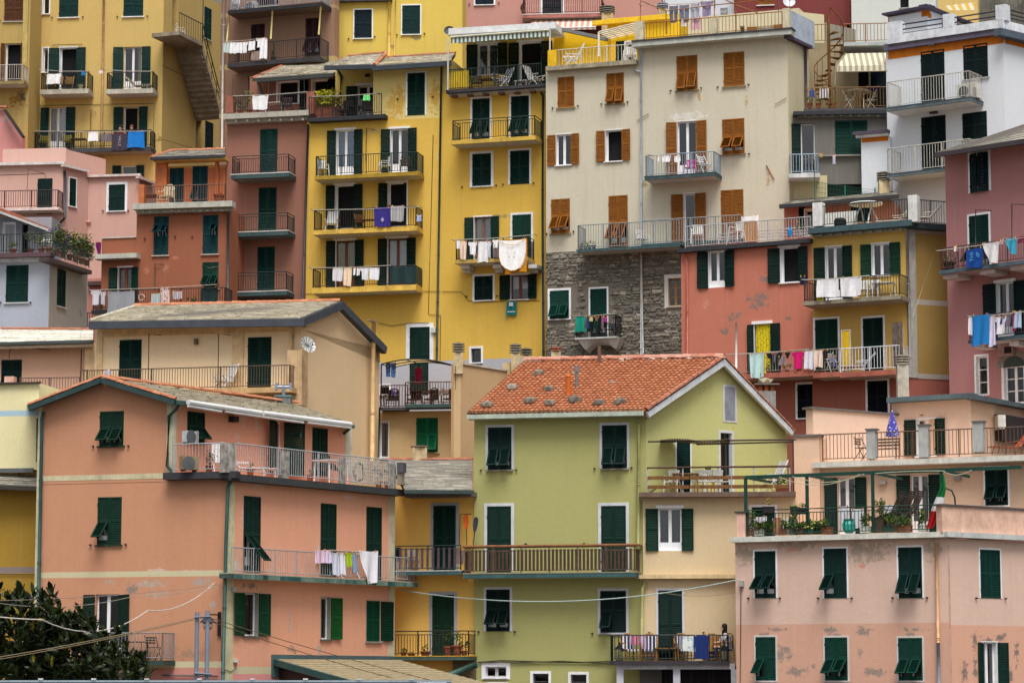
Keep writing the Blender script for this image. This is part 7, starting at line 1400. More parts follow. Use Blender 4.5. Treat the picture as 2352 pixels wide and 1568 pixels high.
wash(f, .32, 1858, 206, 1872, 224, (60, 76, 130), 'blue and white socks on the spiral stair terrace rail', 'bunch'); wash(f, .32, 1882, 204, 1903, 226, stripes((214, 206, 200), (60, 60, 90), 0, .12), 'white and dark striped cloth on the spiral stair terrace rail'); wash(f, -.6, 1988, 198, 2022, 208, (30, 40, 90), 'navy clothes hanging in shade under the striped awning', 'towel')
for x, lb in ((1860, 'first terracotta pot at left of spiral terrace rail'), (1880, 'terracotta pot under the striped cloth on spiral terrace'), (1915, 'terracotta pot at the foot of the spiral stair')): plant(TB15.M(x, off=.05), lb, pr=.12, phh=.24, rx=.15, rz=.25, n=40)
wash(f, 1.2, 1881, 353, 1890, 362, (190, 170, 60), 'small yellow pegged cloth at the light blue balcony', 'bunch'); wash(f, 1.2, 1911, 357, 1920, 377, (196, 190, 206), 'pale lilac striped rag hanging from the grey house ledge', 'bunch')
aircon(on(P19, 2226, off=.6, rot=-4), 'white air conditioner on the white house balcony', 1.0, .72, .4, (214, 212, 200))
aw = thing('awning', 'yellow and white striped awning at the top right corner', 'awning', T(*at(2210, 16, 148))); mb = MB(); A, B_ = at(2170, 14, 147), at(2238, 6, 147); mb.poly([A, B_, at(2238, 24, 146), at(2178, 24, 146)]); obj('canopy', mb, stripes((190, 186, 168), (190, 150, 40), 0, .4), aw)
# mauve house washing
f = BB['B17'].faces[0]; line(f, 1.3, 2152, 577, 2360, 546, 'upper clothesline of the mauve house')
t = wash(f, 1.35, 2221, 572, 2257, 617, (20, 70, 150), 'royal blue towel with pale letters on the upper mauve balcony'); M = WM[t.name] @ Matrix.Rotation(R(90), 4, 'X') @ Matrix.Rotation(R(90), 4, 'Z'); text('THI', .24, M @ T(-.36, .02, .08), t, (90, 170, 210)); text('dP', .22, M @ T(-.3, -.26, .08), t, (90, 170, 210))
for x0, x1, y0, y1, c, kd, lb in ((2190, 2198, 566, 578, WHITE, 'bunch', 'tiny white cloth left on the upper mauve clothesline'), (2256, 2294, 559, 607, (228, 226, 228), 'wedge', 'white towel with dark stripe on the upper mauve balcony'), (2296, 2306, 551, 562, (180, 150, 160), 'bunch', 'pegged lilac scraps between white and turquoise towels'), (2309, 2335, 548, 586, (60, 160, 190), 'wedge', 'turquoise cloth on the upper mauve balcony'), (2336, 2356, 544, 560, (120, 50, 70), 'bunch', 'dark red small garments at the right edge, upper mauve balcony')): wash(f, 1.36, x0, y0, x1, y1, c, lb, kd)
plant(on(P21, 2181, off=.9), 'grassy plant in dark pot at left end of upper mauve balcony', pc=(70, 50, 44), pr=.24, phh=.36, rx=.3, rz=.35, n=110, c=((60, 66, 36), (110, 106, 60))); line(f, 1.3, 2222, 727, 2360, 716, 'lower clothesline of the mauve house')
for x0, x1, y0, y1, c, kd, lb in ((2225, 2240, 728, 770, (222, 218, 226), 'towel', 'white towel behind the bright blue towel, lower mauve balcony'), (2231, 2272, 724, 795, (30, 120, 190), 'towel', 'big bright blue towel with light bands on the lower mauve balcony'), (2268, 2286, 726, 796, (206, 200, 226), 'towel', 'pale lilac white towel right of the big blue towel'), (2284, 2314, 728, 768, (226, 224, 232), 'shirt', 'white shirt on the lower mauve balcony'), (2296, 2304, 728, 744, (40, 60, 130), 'bunch', 'navy small garment on the lower mauve balcony'), (2304, 2324, 722, 750, (104, 98, 116), 'shirt', 'grey tee shirt on the lower mauve balcony'), (2328, 2346, 716, 754, (170, 190, 214), 'trousers', 'pale blue shorts on the lower mauve balcony'), (2326, 2332, 716, 760, (150, 40, 80), 'bunch', 'dark pink strap garment on the lower mauve balcony')): wash(f, 1.36 + (.06 if x0 == 2231 else 0), x0, y0, x1, y1, c, lb, kd)

# ================================================================ middle and front rows
f = BB['B29'].faces[0]
wash(BB['B30'].faces[1], .2, 219, 556, 233, 585, (104, 16, 84), 'dark purple cloth hanging beside the rust house wing', 'wedge'); put('armchair', TB30.M(382, off=-.1, rot=-15), (206, 190, 160), 'pale wicker armchair on the rust house roof terrace'); plant(TB30.M(503, off=-.2), 'empty looking terracotta pot at right of rust roof terrace', pr=.26, phh=.42, pc=(150, 78, 56), rx=.2, rz=.08, n=14); put('low', TB30.M(345, off=-.2), (110, 66, 50), 'brown low chest table behind the rust terrace rail', s=1.2)
f = BB['B30'].faces[0]; fl_ = BB['B30'].faces[1]; line(f, 1.3, 205, 667, 500, 654, 'long clothesline on the lower rust balcony')
for x0, x1, y0, y1, c, kd, lb in ((209, 232, 667, 700, (216, 212, 218), 'shirt', 'white shirt at the left end of the rust balcony'), (230, 243, 670, 700, (206, 200, 210), 'shirt', 'smaller white top second on the rust balcony'), (247, 308, 669, 722, (150, 152, 158), 'towel', 'wide grey translucent sheet on the rust balcony'), (347, 368, 674, 698, stripes((206, 204, 200), (110, 150, 150), 0, .06), 'towel', 'striped dish towel left of the red checked one'), (369, 390, 660, 697, patterned((206, 186, 180), (160, 70, 76), 9), 'towel', 'red and white diamond towel on the rust balcony'), (397, 419, 669, 687, stripes((214, 210, 214), (120, 80, 110), 0, .07), 'towel', 'white striped cloth right of the diamond towel')): wash(fl_ if x1 < 310 else f, 1.34 if y0 < 670 or x0 > 240 else 1.3, x0, y0, x1, y1, c, lb, kd)
wash(f, 1.15, 462, 660, 500, 698, (26, 54, 56), 'dark green tarpaulin at the right end of the rust balcony', 'towel', 'tarpaulin', 'tarpaulin'); plant(on(P24, 440, off=.9), 'low green fern on the floor of the rust balcony', rx=.4, rz=.25, n=90); t = thing('lifebuoy', 'small pale ring hanging on the rust balcony rail', 'ring', T(*f.p(325, 683, 1.24))); mb = MB(); mb.tube([(.14 * math.cos(a), 0, .14 * math.sin(a)) for a in [i * math.pi / 8 for i in range(17)]], .03, 6); obj('ring', mb, plain((196, 180, 160), .8), t, T(*f.p(325, 683, 1.24)) @ RZ(f.ang), True)
antenna(f.p(500, 660, .7), .9, 'small tilted antenna on the right of rust house', 4)
# grey blue house flower terrace
for i, (x, off, lb, fc, rx, rz) in enumerate(((70, .2, 'yellow green potted shrub on the flower terrace', (200, 190, 40), .3, .7), (95, .3, 'reddish leafed hanging pot on the flower terrace rail', (150, 80, 60), .3, .5), (30, .3, 'brown window box with sparse leaves on the flower terrace', None, .3, .3), (112, .3, 'bushy green plant at the flower terrace corner', None, .35, .8))): plant(TB28.M(x, off=off), lb, rx=rx, rz=rz, n=110, fl=fc, c=((50, 74, 34), (116, 130, 60)))
for i, (x, lb, fc) in enumerate(((130, 'purple flowering box on the side flower rail', (90, 50, 150)), (145, 'loose green bush with purple flowers, side flower terrace', (110, 60, 150)), (160, 'tall leafy shrub in the middle of side flower terrace', None), (174, 'yellow flowering shrub on the side flower terrace', (190, 170, 50)), (187, 'red dotted green plant near the side terrace end', (170, 50, 60)), (199, 'trailing plant spilling over the side terrace end', (170, 150, 50)))): plant(TB28S.M(x, off=.1), lb, rx=.38, rz=1.0 - .1 * (i % 3), n=420, fl=fc, c=((46, 64, 34), (110, 120, 62)), sz=.13)
put('round', TB28.M(98, off=-.3), (216, 214, 208), 'small round white table on the flower terrace', s=.8); put('folding', TB28.M(106, off=-.6), (214, 212, 206), 'white folding chair behind the small round flower terrace table')
# beige house terrace
put('recliner', P25.M(512, off=.72, rot=-30), (226, 220, 216), 'white reclining chair on the beige house terrace', s=1.02); wash(BB['B26'].faces[0], 1.12, 240, 848, 256, 868, (190, 186, 206), 'pale lilac cloth on the left of the beige terrace rail', 'bunch')
f = BB['B26'].faces[0]; M = T(*f.p(705, 793, .9)) @ RZ(.2); t = dish(M, 'big ribbed satellite dish on the beige house corner', .36, (196, 198, 194), 30, True)
t = thing('cowl_vent', 'grey tee shaped metal chimney vent on the pink roof', 'chimney', T(*at(651, 930, 106.5))); M = T(*at(651, 930, 106.5)); mb = MB(); mb.box(-.3, .3, -.3, .3, -.6, .3); obj('base', mb, plain((116, 126, 124), .9, .3), t, M); mb = MB(); mb.tube([(0, 0, .3), (0, 0, .75)], .07, 8); mb.tube([(-.28, 0, .72), (.28, 0, .72)], .06, 8); [mb.box(s * .28 - .05, s * .28 + .05, -.1, .1, .58, .88) for s in (-1, 1)]; obj('pipe', mb, plain((150, 156, 172), .4, .2, .4), t, M); mb = MB(); mb.box(-.34, .34, -.34, .34, .3, .36); obj('cap', mb, plain((100, 136, 140), .6), t, M)
# pergola terrace behind
f = BB['B27'].faces[0]; t = thing('pergola', 'arched iron pergola with straw cover on the back terrace', 'pergola', T(*f.p(960, 860, -.5))); mb = MB(); SM = strawmat((232, 206, 150))
pts0 = [f.uz(876 + 168 * q, 838 - 22 * math.sin(math.pi * (.15 + q * .75)), .3) for q in [i / 12 for i in range(13)]]
for (a, c_) in zip(pts0, pts0[1:]): mb.poly([(a[0], -.3, a[1] - .15), (c_[0], -.3, c_[1] - .15), (c_[0], 2.6, c_[1] + .05), (a[0], 2.6, a[1] + .05)])
obj('straw_cover', mb, SM, t, f.M); mb = MB()
for y, dz in ((-.32, -.16), (1.2, -.06), (2.6, .04)): mb.tube([(a[0], y, a[1] + dz) for a in pts0], .03, 5)
for q in (0, 4, 8, 12): mb.tube([(pts0[q][0], -.32, pts0[q][1] - .17), (pts0[q][0], 2.6, pts0[q][1] + .03)], .025, 5)
for q in (0, 12): mb.tube([(pts0[q][0], -.3, TB27.z), (pts0[q][0], -.3, pts0[q][1] - .15)], .03, 5)
obj('iron_frame', mb, plain((36, 30, 30), .6), t, f.M)
wash(f, .1, 886, 833, 910, 866, patterned((50, 84, 140), (120, 160, 190), 12), 'blue patterned shorts hanging under the straw pergola', 'trousers'); wash(f, -.4, 953, 844, 970, 882, (140, 20, 60), 'dark red shorts and strap hanging under the straw pergola', 'trousers')
for x, lb in ((900, 'dark iron chair at left of the pergola terrace'), (950, 'dark iron chair near the pergola terrace door'), (990, 'dark iron chair in the middle of the pergola terrace'), (1034, 'dark iron chair at right under the pergola')): put('armchair', TB27.M(x, off=-.3, rot=rnd(-40, 40)), (58, 46, 42), lb, s=.85)
put('table', TB27.M(970, off=-.6), (52, 42, 40), 'dark table on the pergola terrace'); wash(f, .4, 898, 893, 914, 908, patterned((60, 50, 120), (214, 190, 206), 9), 'blue and pink clothes lying on a terrace chair', 'bunch')
chimney(T(*at(1053, 826, 113.2)), 'ribbed clay chimney on the beige wall by the pergola', .42, 4); chimney(T(*at(1184, 828, 115.3)), 'left of the two ribbed chimneys behind the orange roof', .42, 4); chimney(T(*at(1209, 832, 116.3)), 'right of the two ribbed chimneys behind the orange roof', .42, 3, (110, 110, 100))
chimney(T(*at(965, 1046, 106.5)), 'small stone chimney on the slate roof below the green shutter', .6, 1, (120, 110, 96)); chimney(T(*at(2073, 890, 108)), 'ribbed pale chimney beside the ochre corner house', .5, 4, (166, 160, 146), .9); chimney(T(*at(2030, 432, 118)), 'stacked stone chimney on the small salmon roof', .5, 4, (140, 130, 116))
t = thing('chimney', 'brick chimney with stone slab top behind the green gable', 'chimney', T(*at(1760, 905, 108))); M = T(*at(1760, 905, 108)); mb = MB(); mb.box(-.35, .35, -.3, .3, -1.2, .1); obj('shaft', mb, plain((150, 150, 146), .95, .3), t, M); [(lambda m: (m.box(x, x + .14, -.25, .25, .1, .34), obj('brick', m, plain((170, 96, 66), .9, .3), t, M)))(MB()) for x in (-.33, -.09, .15)]; mb = MB(); mb.box(-.5, .5, -.4, .4, .34, .4); obj('slab', mb, plain((120, 110, 100), .9), t, M); mb = MB(); mb.rock(.26, (-.05, 0, .52), (1.3, .8, .6)); obj('capstone', mb, plain((186, 176, 150), .9), t, M)
# pink house terrace
f = BB['B24'].faces[3]; aircon(T(*f.p(437, 1020, .55)) @ RZ(f.ang), 'white air conditioner hung on the pink upper wall', .6, .46, .24, (196, 200, 204)); aircon(TB24.M(434, off=-1.0, rot=-20), 'rusty yellowed air conditioner on the pink terrace floor', .62, .52, .28, (150, 132, 92))
put('recliner', TB24.M(508, off=-.9, rot=-40), (224, 222, 220), 'white reclining chair behind the weathered corner pier'); put('lounger', TB24.M(565, off=-.8, rot=40), (222, 222, 222), 'white sun lounger with striped mesh on the pink terrace', c2=stripes((214, 214, 214), (70, 84, 84), 0, .06), s=.85); put('low', TB24.M(630, off=-.7), (226, 224, 222), 'low white side table on the pink terrace', s=.9); put('table', TB24.M(760, off=-.8), (222, 220, 214), 'white table beside the tilted shutters on the pink terrace', s=1.2)
for x, off, lb, n in ((480, -.7, 'reddish shrub in a pot behind the left grey railing', 110), (575, -.6, 'terracotta pot under the sun lounger', 30), (645, -.5, 'terracotta pot at the second pier of pink terrace', 30), (712, -.5, 'small dark pot by the tilted shutter door', 24), (870, -.6, 'dark red bushy plant near the end of pink terrace', 140), (890, -.4, 'green plant at the far end of the pink terrace', 90)): plant(TB24.M(x, off=off), lb, rx=.3 if n > 60 else .14, rz=.5 if n > 60 else .2, n=n, c=((70, 60, 40), (120, 100, 66)) if n > 100 else ((50, 70, 34), (110, 120, 56)))
f1 = BB['B24'].faces[1]; t = thing('lattice_screen', 'pale metal lattice screens at the right end of pink terrace', 'screen', T(*f1.p(850, 1070, -.3))); u0, z1 = f1.uz(802, 1050, -.1); u1 = f1.uz(898, 1058, -.1)[0]; mb = MB()
for i in range(18): x = u0 + (u1 - u0) * i / 17; mb.tube([(x, .1, TB24.z + .05), (x, .1, z1)], .012, 4)
for i in range(7): z = TB24.z + .1 + i * (z1 - TB24.z - .12) / 6; mb.tube([(u0, .1, z), (u1, .1, z)], .012, 4)
obj('lattice', mb, plain((190, 192, 194), .5), t, f1.M); t = thing('hose', 'coiled yellow green garden hose by the pink terrace pier', 'hose', TB24.M(826, off=-.3)); mb = MB(); mb.tube([((.26 + .02 * (i % 5)) * math.cos(i * .5), .01 * (i % 9), .5 + (.3 + .02 * (i % 5)) * math.sin(i * .5)) for i in range(60)], .018, 5); obj('coil', mb, plain((130, 120, 40), .6), t, TB24.M(826, off=-.3), True)
# drying rack and sheet on the pink balcony
f = f1; t = thing('drying_rack', 'white drying rack with lilac washing on the pink balcony', 'drying rack', on(P27, 790, off=.3)); M = on(P27, 790, off=.3); mb = MB(); FR = plain((214, 214, 216), .5)
for s in (-.5, .5): mb.tube([(s, -.35, 0), (s, .3, 1.0)], .014, 5); mb.tube([(s, .35, 0), (s, -.3, 1.0)], .014, 5)
for i in range(7): y = -.3 + i * .1; mb.tube([(-1.1, y, 1.0), (1.1, y, 1.0)], .008, 4)
obj('frame', mb, FR, t, M)
for x0, x1, y0, y1, c, kd, lb in ((724, 748, 1261, 1292, stripes((214, 190, 206), (196, 160, 186), 0, .1), 'towel', 'pale pink striped cloth, leftmost on the drying rack'), (745, 760, 1262, 1292, (206, 190, 216), 'towel', 'pale lilac shirt on the drying rack'), (762, 778, 1268, 1320, (200, 202, 220), 'towel', 'bluish white long cloth on the drying rack'), (778, 792, 1268, 1318, (214, 214, 224), 'towel', 'white cloth left of the lime green shirt'), (793, 808, 1268, 1300, (150, 180, 30), 'shirt', 'lime green shirt on the drying rack'), (808, 818, 1268, 1315, (130, 150, 180), 'towel', 'blue grey cloth right of the lime shirt')): wash(f, .55, x0, y0, x1, y1, c, lb, kd)
wash(f, .62, 824, 1262, 868, 1337, (230, 228, 236), 'large white sheet thrown over the pink balcony rail', 'wedge'); 
put('table', on(P26, 308, off=.5), (64, 44, 34), 'dark wooden table on the small pink balcony', s=.9); put('folding', on(P26, 350, off=.5, rot=50), (60, 42, 34), 'dark wooden folding chair right of the small balcony table'); put('folding', on(P26, 275, off=.5, rot=-50), (60, 42, 34), 'dark wooden folding chair left of the small balcony table')
# yellow house: paddles, chair, pots
f = BB['B23'].faces[0]
def paddle(x, y0, y1, dx, c, label, ob):
    p0, p1 = f.p(x + dx, y1, .75), f.p(x, y0, .7); t = thing('kayak_paddle', label, 'paddle', T(*p0)); d = (p1 - p0).normalized(); mb = MB(); mb.tube([p0, p1 - d * .5], .017, 6); obj('shaft', mb, plain((50, 46, 44), .5), t); mb = MB(); L = .58; s = f.u
    rows = [(.02, 0), (.07, .12), (.1, .3), (.1, .48), (.06, .57), (.02, L)]
    for sgn in (-1, 1):
        for (w0, q0), (w1, q1) in zip(rows, rows[1:]): a = p1 - d * (L - q0); c_ = p1 - d * (L - q1); mb.poly([a, a + s * w0 * sgn + f.n * .02, c_ + s * w1 * sgn + f.n * .02, c_]); mb.poly([a - f.n * .02, c_ - f.n * .02, c_ + s * w1 * sgn + f.n * .02, a + s * w0 * sgn + f.n * .02])
    obj('blade', mb, plain(c, .4, .08), t)
paddle(1070, 1181, 1300, 4, (222, 100, 30), 'kayak paddle with an orange blade leaning on the yellow balcony', 0); paddle(1094, 1187, 1300, -12, (56, 60, 72), 'kayak paddle with a dark grey blade by the green house', 0)
put('folding', on(P28, 948, off=.45, rot=30), (200, 196, 190), 'grey folding chair on the yellow balcony behind slats'); wash(f, .75, 908, 1256, 924, 1290, (28, 32, 44), 'dark blue clothes at the left end of the yellow balcony', 'bunch'); wash(f, .8, 1046, 1262, 1066, 1295, (140, 120, 116), 'grey brown cloths hanging under the paddles', 'towel')
for x, pr, phh, rx, rz, n, lb in ((927, .13, .16, .13, .12, 26, 'first small terracotta pot on the lower yellow balcony'), (945, .16, .1, .14, .06, 20, 'low terracotta bowl on the lower yellow balcony'), (977, .2, .18, .18, .25, 30, 'broad pot with a sprig on the lower yellow balcony'), (1028, .17, .36, .26, .55, 90, 'tall terracotta pot with leafy green plant by the shutter door'), (1050, .2, .4, .28, .5, 100, 'round terracotta pot with broad leafed plant, second from right'), (1066, .14, .2, .2, .35, 60, 'dark pot plant at the right end of lower yellow balcony')): plant(on(P29, x, off=.75), lb, pr=pr, phh=phh, rx=rx, rz=rz, n=n, c=((34, 60, 28), (80, 110, 40)))
# terrace over the cream house
put('table', TB22.M(1575, off=-.3), (130, 96, 60), 'wooden table behind the plank railing'); 
for x, c, lb in ((1545, (222, 220, 216), 'white chair with red seat, left of the plank rail table'), (1606, (224, 222, 218), 'white plastic chair in the middle behind plank rail'), (1632, (224, 222, 218), 'white plastic chair right of the plank rail table'), (1655, (214, 214, 206), 'white plastic chair by the gable door')): put('plastic', TB22.M(x, off=-.3, rot=rnd(-30, 30)), c, lb)
put('recliner', TB22.M(1768, off=-.2, rot=-60), (228, 226, 226), 'white slatted reclining chair behind the plank railing, right', s=1.05); plant(TB22.M(1628, off=-.9, dz=.5), 'light green bush in terracotta pot beside the gable door', rx=.22, rz=.3, n=110, c=((110, 140, 30), (160, 176, 60))); plant(TB22.M(1800, off=.1), 'red flowering plant at the right end of the plank railing', pw=.3, pr=.14, phh=.2, rx=.25, rz=.35, n=90, fl=(180, 20, 30))
f = BB['B22'].faces[0]; t = thing('pergola', 'rolled reed mat on thin poles above the plank rail terrace', 'pergola', T(*f.p(1640, 1015, .3))); mb = MB(); u0, z0 = f.uz(1488, 1014, .3); u1, z1 = f.uz(1828, 1009, .3); mb.tube([(u0, -.3, z0), (u1, -.3, z1)], .035, 6); v0, w0 = f.uz(1600, 1020, -.8); v1, w1 = f.uz(1828, 1014, -.8); mb.tube([(v0, .8, w0), (v1, .8, w1)], .035, 6); mb.tube([(u1 - .1, -.3, TB22.z), (u1 - .1, -.3, z1)], .03, 5); obj('pole', mb, plain((66, 54, 44), .7), t, f.M); mb = MB(); n = 26
for i in range(n): xa = f.uz(1516, 1012, .3)[0] + i * .1; mb.box(xa, xa + .085, -.4, 1.0, z0 + .03 + .05 * math.sin(i * .28), z0 + .05 + .05 * math.sin(i * .28) + .02 * rnd(0, 1))
obj('reed_mat', mb, plain((120, 104, 84), .95, .4, 0, 8.), t, f.M)
# rattan balcony with the woman
ST = stripes((226, 226, 232), (40, 50, 90), 0, .13); f = BB['B22'].faces[0]
put('rattan', on(P31, 1447, off=.55, rot=25), (158, 108, 50), 'rattan armchair with striped cushion, leftmost on the portico balcony', c2=ST); put('rattan', on(P31, 1492, off=.5), (158, 108, 50), 'rattan armchair facing out beside the rattan table', c2=ST); put('rattan', on(P31, 1570, off=.55, rot=20), (158, 108, 50), 'rattan armchair under the white floral towel', c2=ST); put('rattan', on(P31, 1635, off=.4, rot=0), (158, 108, 50), 'empty rattan armchair behind the blue towel', c2=(170, 124, 70)); put('rattan', on(P31, 1662, off=.6, rot=-60), (158, 108, 50), 'rattan armchair in which the woman in white sits', c2=ST)
put('low', on(P31, 1530, off=.5), (160, 112, 56), 'low rattan table between the striped armchairs', s=1.2)
person(on(P31, 1667, off=.55, rot=-70), 'seated woman with long dark hair wearing a white top', (226, 224, 230), (60, 60, 80), (34, 24, 24), 'sit', True)
wash(f, 1.26, 1568, 1460, 1597, 1495, patterned((214, 220, 216), (150, 176, 190), 7), 'white floral towel on the portico balcony rail'); wash(f, 1.28, 1594, 1457, 1628, 1512, (24, 44, 104), 'dark blue towel with light border on the portico balcony rail'); wash(f, .5, 1450, 1458, 1468, 1480, (206, 130, 160), 'pink towel behind the leftmost rattan chair'); wash(f, .5, 1470, 1458, 1484, 1490, (206, 180, 206), 'pale pink striped towel hanging inside the portico balcony')
def lantern(M, label):
    t = thing('lantern', label, 'lantern', M); mb = MB(); mb.box(-.13, .13, -.13, .13, 0, .04); [mb.box(x - .012, x + .012, y - .012, y + .012, .04, .42) for x in (-.11, .11) for y in (-.11, .11)]; obj('frame', mb, plain((34, 34, 36), .6), t, M); mb = MB(); mb.lathe([(.2, .42), (.05, .56), (.03, .6)], 4); mb.tube([(0, 0, .6), (0, 0, .68)], .03, 6); obj('roof', mb, plain((34, 34, 36), .6), t, M); mb = MB(); mb.box(-.1, .1, -.1, .1, .05, .4); obj('glass', mb, GLASS, t, M); mb = MB(); mb.lathe([(.05, .04), (.05, .22)], 8); obj('candle', mb, plain((214, 206, 190)), t, M)
lantern(on(P31, 1422, off=.9), 'black candle lantern at the left end of the portico balcony'); lantern(on(P31, 1664, off=1.0), 'black candle lantern below the seated woman')
# peach penthouse terrace
t = thing('parasol', 'closed blue flowered parasol on the peach terrace', 'parasol', TB18.M(2051, off=-.4)); M = TB18.M(2051, off=-.4); mb = MB(); mb.tube([(0, 0, 0), (0, 0, 1.75)], .022, 8); obj('pole', mb, plain((226, 224, 226), .5), t, M); mb = MB(); n = 16; prof = [(.22, .82), (.2, 1.0), (.14, 1.3), (.06, 1.62), (.015, 1.78)]
for k in range(4):
    for j in range(n):
        q = lambda kk, jj: (prof[kk][0] * (1 + .14 * (jj % 2)) * math.cos(2 * math.pi * jj / n), prof[kk][0] * (1 + .14 * (jj % 2)) * math.sin(2 * math.pi * jj / n), prof[kk][1]); mb.poly([q(k, j), q(k, j + 1), q(k + 1, j + 1), q(k + 1, j)])
obj('canopy', mb, patterned((70, 66, 160), (190, 190, 220), 9), t, M)
put('bench', TB18.M(2032, off=-.9), (110, 90, 74), 'grey wooden bench behind the peach terrace railing', s=.95); put('folding', TB18.M(1981, off=-.6, rot=70), (104, 84, 70), 'brown folded chair left of the grey pier'); put('lounger', TB18.M(2325, off=-.6, rot=-50), (110, 60, 44), 'orange cushioned deck chair at the right of peach terrace', c2=stripes((230, 150, 110), (206, 80, 40), 0, .12), s=.85)
f = BB['B18'].faces[1]; aircon(T(*f.p(2296, 990, .25)) @ RZ(f.ang + .7), 'white air conditioner on the peach penthouse wall', .8, .6, .3)
wash(BB['B12'].faces[0], .3, 1869, 988, 1886, 1012, (30, 40, 66), 'navy cloth hanging at the edge of the peach parapet', 'towel')
# plant terrace on the front block
f = BB['B20'].faces[0]; FLS = [(1727, 'spiky tall plant at left end of the plant terrace', None, .16, .6, .14), (1740, 'pink dotted low plant beside the spiky one', (170, 60, 110), .3, .25, .3), (1758, 'white trough of yellow green plants, left of terrace', None, .3, .25, .3), (1772, 'trough of leafy plants next to the tall clay jar', None, .3, .25, .3), (1806, 'square terracotta planter with fern right of clay jar', None, .25, .25, .2), (1822, 'bushy green plant before the second green post', None, .3, .55, .2), (1834, 'white trough with yellow flowers under the bushy plant', (190, 190, 60), .3, .22, .3), (1868, 'long trough of yellow flowers right of the second post', (200, 190, 50), .35, .25, .35), (1890, 'green trough with pink flowers on plant terrace', (190, 60, 140), .35, .25, .35), (1990, 'round leafed bush left of the third green post', None, .3, .5, .2), (2021, 'tall bush in a terracotta pot, highest on plant terrace', (180, 50, 50), .35, .6, .2), (2048, 'yellow green bush beside the tilted sunbeds', None, .4, .45, .3), (2075, 'low planter of mixed green right of the yellow bush', None, .4, .3, .3), (2120, 'yellow potted plant behind the folded sunbeds', (190, 170, 40), .25, .5, .16)]
for i, (x, lb, fc, rx, rz, pw) in enumerate(FLS): plant(TB20.M(x, off=-.15), lb, pc=[(150, 84, 56), (206, 206, 196), (90, 66, 52), (60, 90, 76)][i % 4], pw=pw, pr=.12, phh=.2 if x != 2021 else .5, rx=rx, rz=rz, n=int(420 * rx + 90), sz=.12, fl=fc, c=((46, 72, 30), (120, 136, 50)))
mb = MB(); mb.lathe([(.14, 0), (.17, .2), (.17, .5), (.15, .62)], 12); tag(obj('clay_jar', mb, plain((166, 116, 88), .9, .25), None, TB20.M(1786, off=-.12)), 'tall plain clay jar on the plant terrace', 'jar')
mb = MB(); mb.lathe([(.12, 0), (.22, .12), (.24, .32), (.18, .46), (.24, .5)], 14); tag(obj('turquoise_pot', mb, plain((50, 160, 146), .3, .1), None, TB20.M(1950, off=-.15)), 'glazed turquoise pot on the plant terrace', 'pot')
plant(T(*f.p(1765, 1178, .1)) , 'hanging pot of yellowish plant on the green railing', pc=(40, 36, 40), pr=.16, phh=.2, rx=.25, rz=.3, n=70, c=((120, 100, 40), (160, 150, 70)), pw=.2); plant(T(*f.p(1835, 1180, -.4)), 'dark hanging trough beside the second green post', pc=(40, 40, 40), pr=.12, phh=.2, rx=.2, rz=.2, n=50, pw=.3)
for i, (x0, x1, y0, y1, lb) in enumerate(((1926, 1950, 1162, 1220, 'white sheet on chair left of the turquoise pot'), (1955, 1985, 1168, 1212, 'white sheet behind the turquoise pot'), (2022, 2060, 1158, 1212, 'white sheet behind the tall terrace bush'), (1718, 1760, 1186, 1225, 'white panel behind plants at the terrace left end'), (1775, 1830, 1190, 1226, 'white bathtub like panel behind the clay jar'))): wash(f, -.7, x0, y0, x1, y1, (226, 226, 232), lb)
for i, (x, lb) in enumerate(((2070, 'left of the upended grey sunbeds on plant terrace'), (2092, 'middle upended grey sunbed on plant terrace'), (2112, 'right upended grey sunbed nearest the flag'))): put('lounger', TB20.M(x, off=-.5, rot=80, dz=.75) @ Matrix.Rotation(R(-62), 4, 'X'), (74, 64, 58), lb, 'upended sunbeds', .7)
t = thing('flag', 'Italian tricolour flag hanging from the green pergola post', 'flag', T(*f.p(2165, 1095, .15))); u, z1 = f.uz(2166, 1088, .16); z0 = f.uz(2160, 1212, .16)[1]; H_ = z1 - z0
for nm, q0, q1, c in (('green_band', 0, .42, (20, 116, 56)), ('white_band', .42, .68, (226, 226, 226)), ('red_band', .68, 1, (176, 26, 34))):
    mb = MB(); n = 8
    for i in range(n):
        t0, t1 = q0 + (q1 - q0) * i / n, q0 + (q1 - q0) * (i + 1) / n
        def row(tq): w = .05 + .36 * min(1, tq * 1.5) * (1 - .45 * max(0, tq - .5) * 2); return [(u - .1 * tq - .6 * max(0, tq - .25) + w * (k / 6 - .35), -.16 - .05 * math.sin(k * 1.9 + tq * 3), z1 - H_ * tq - .05 * k / 6 * (1 - tq)) for k in range(7)]
        a, c_ = row(t0), row(t1)
        for k in range(6): mb.poly([a[k], a[k + 1], c_[k + 1], c_[k]])
    obj(nm, mb, cloth(c), t, f.M, True)
mb = MB(); u = f.uz(2170, 1130, -.3)[0]; zt = f.uz(2170, 1120, -.3)[1]; mb.tube([(u, .3, zt), (u + .25, .3, zt - .1), (u + .36, .3, zt - .35), (u + .38, .3, zt - .75)], .03, 6); tag(obj('curved_pipe', mb, plain((40, 34, 36), .5), None, f.M), 'black curved pipe behind the Italian flag', 'pipe')

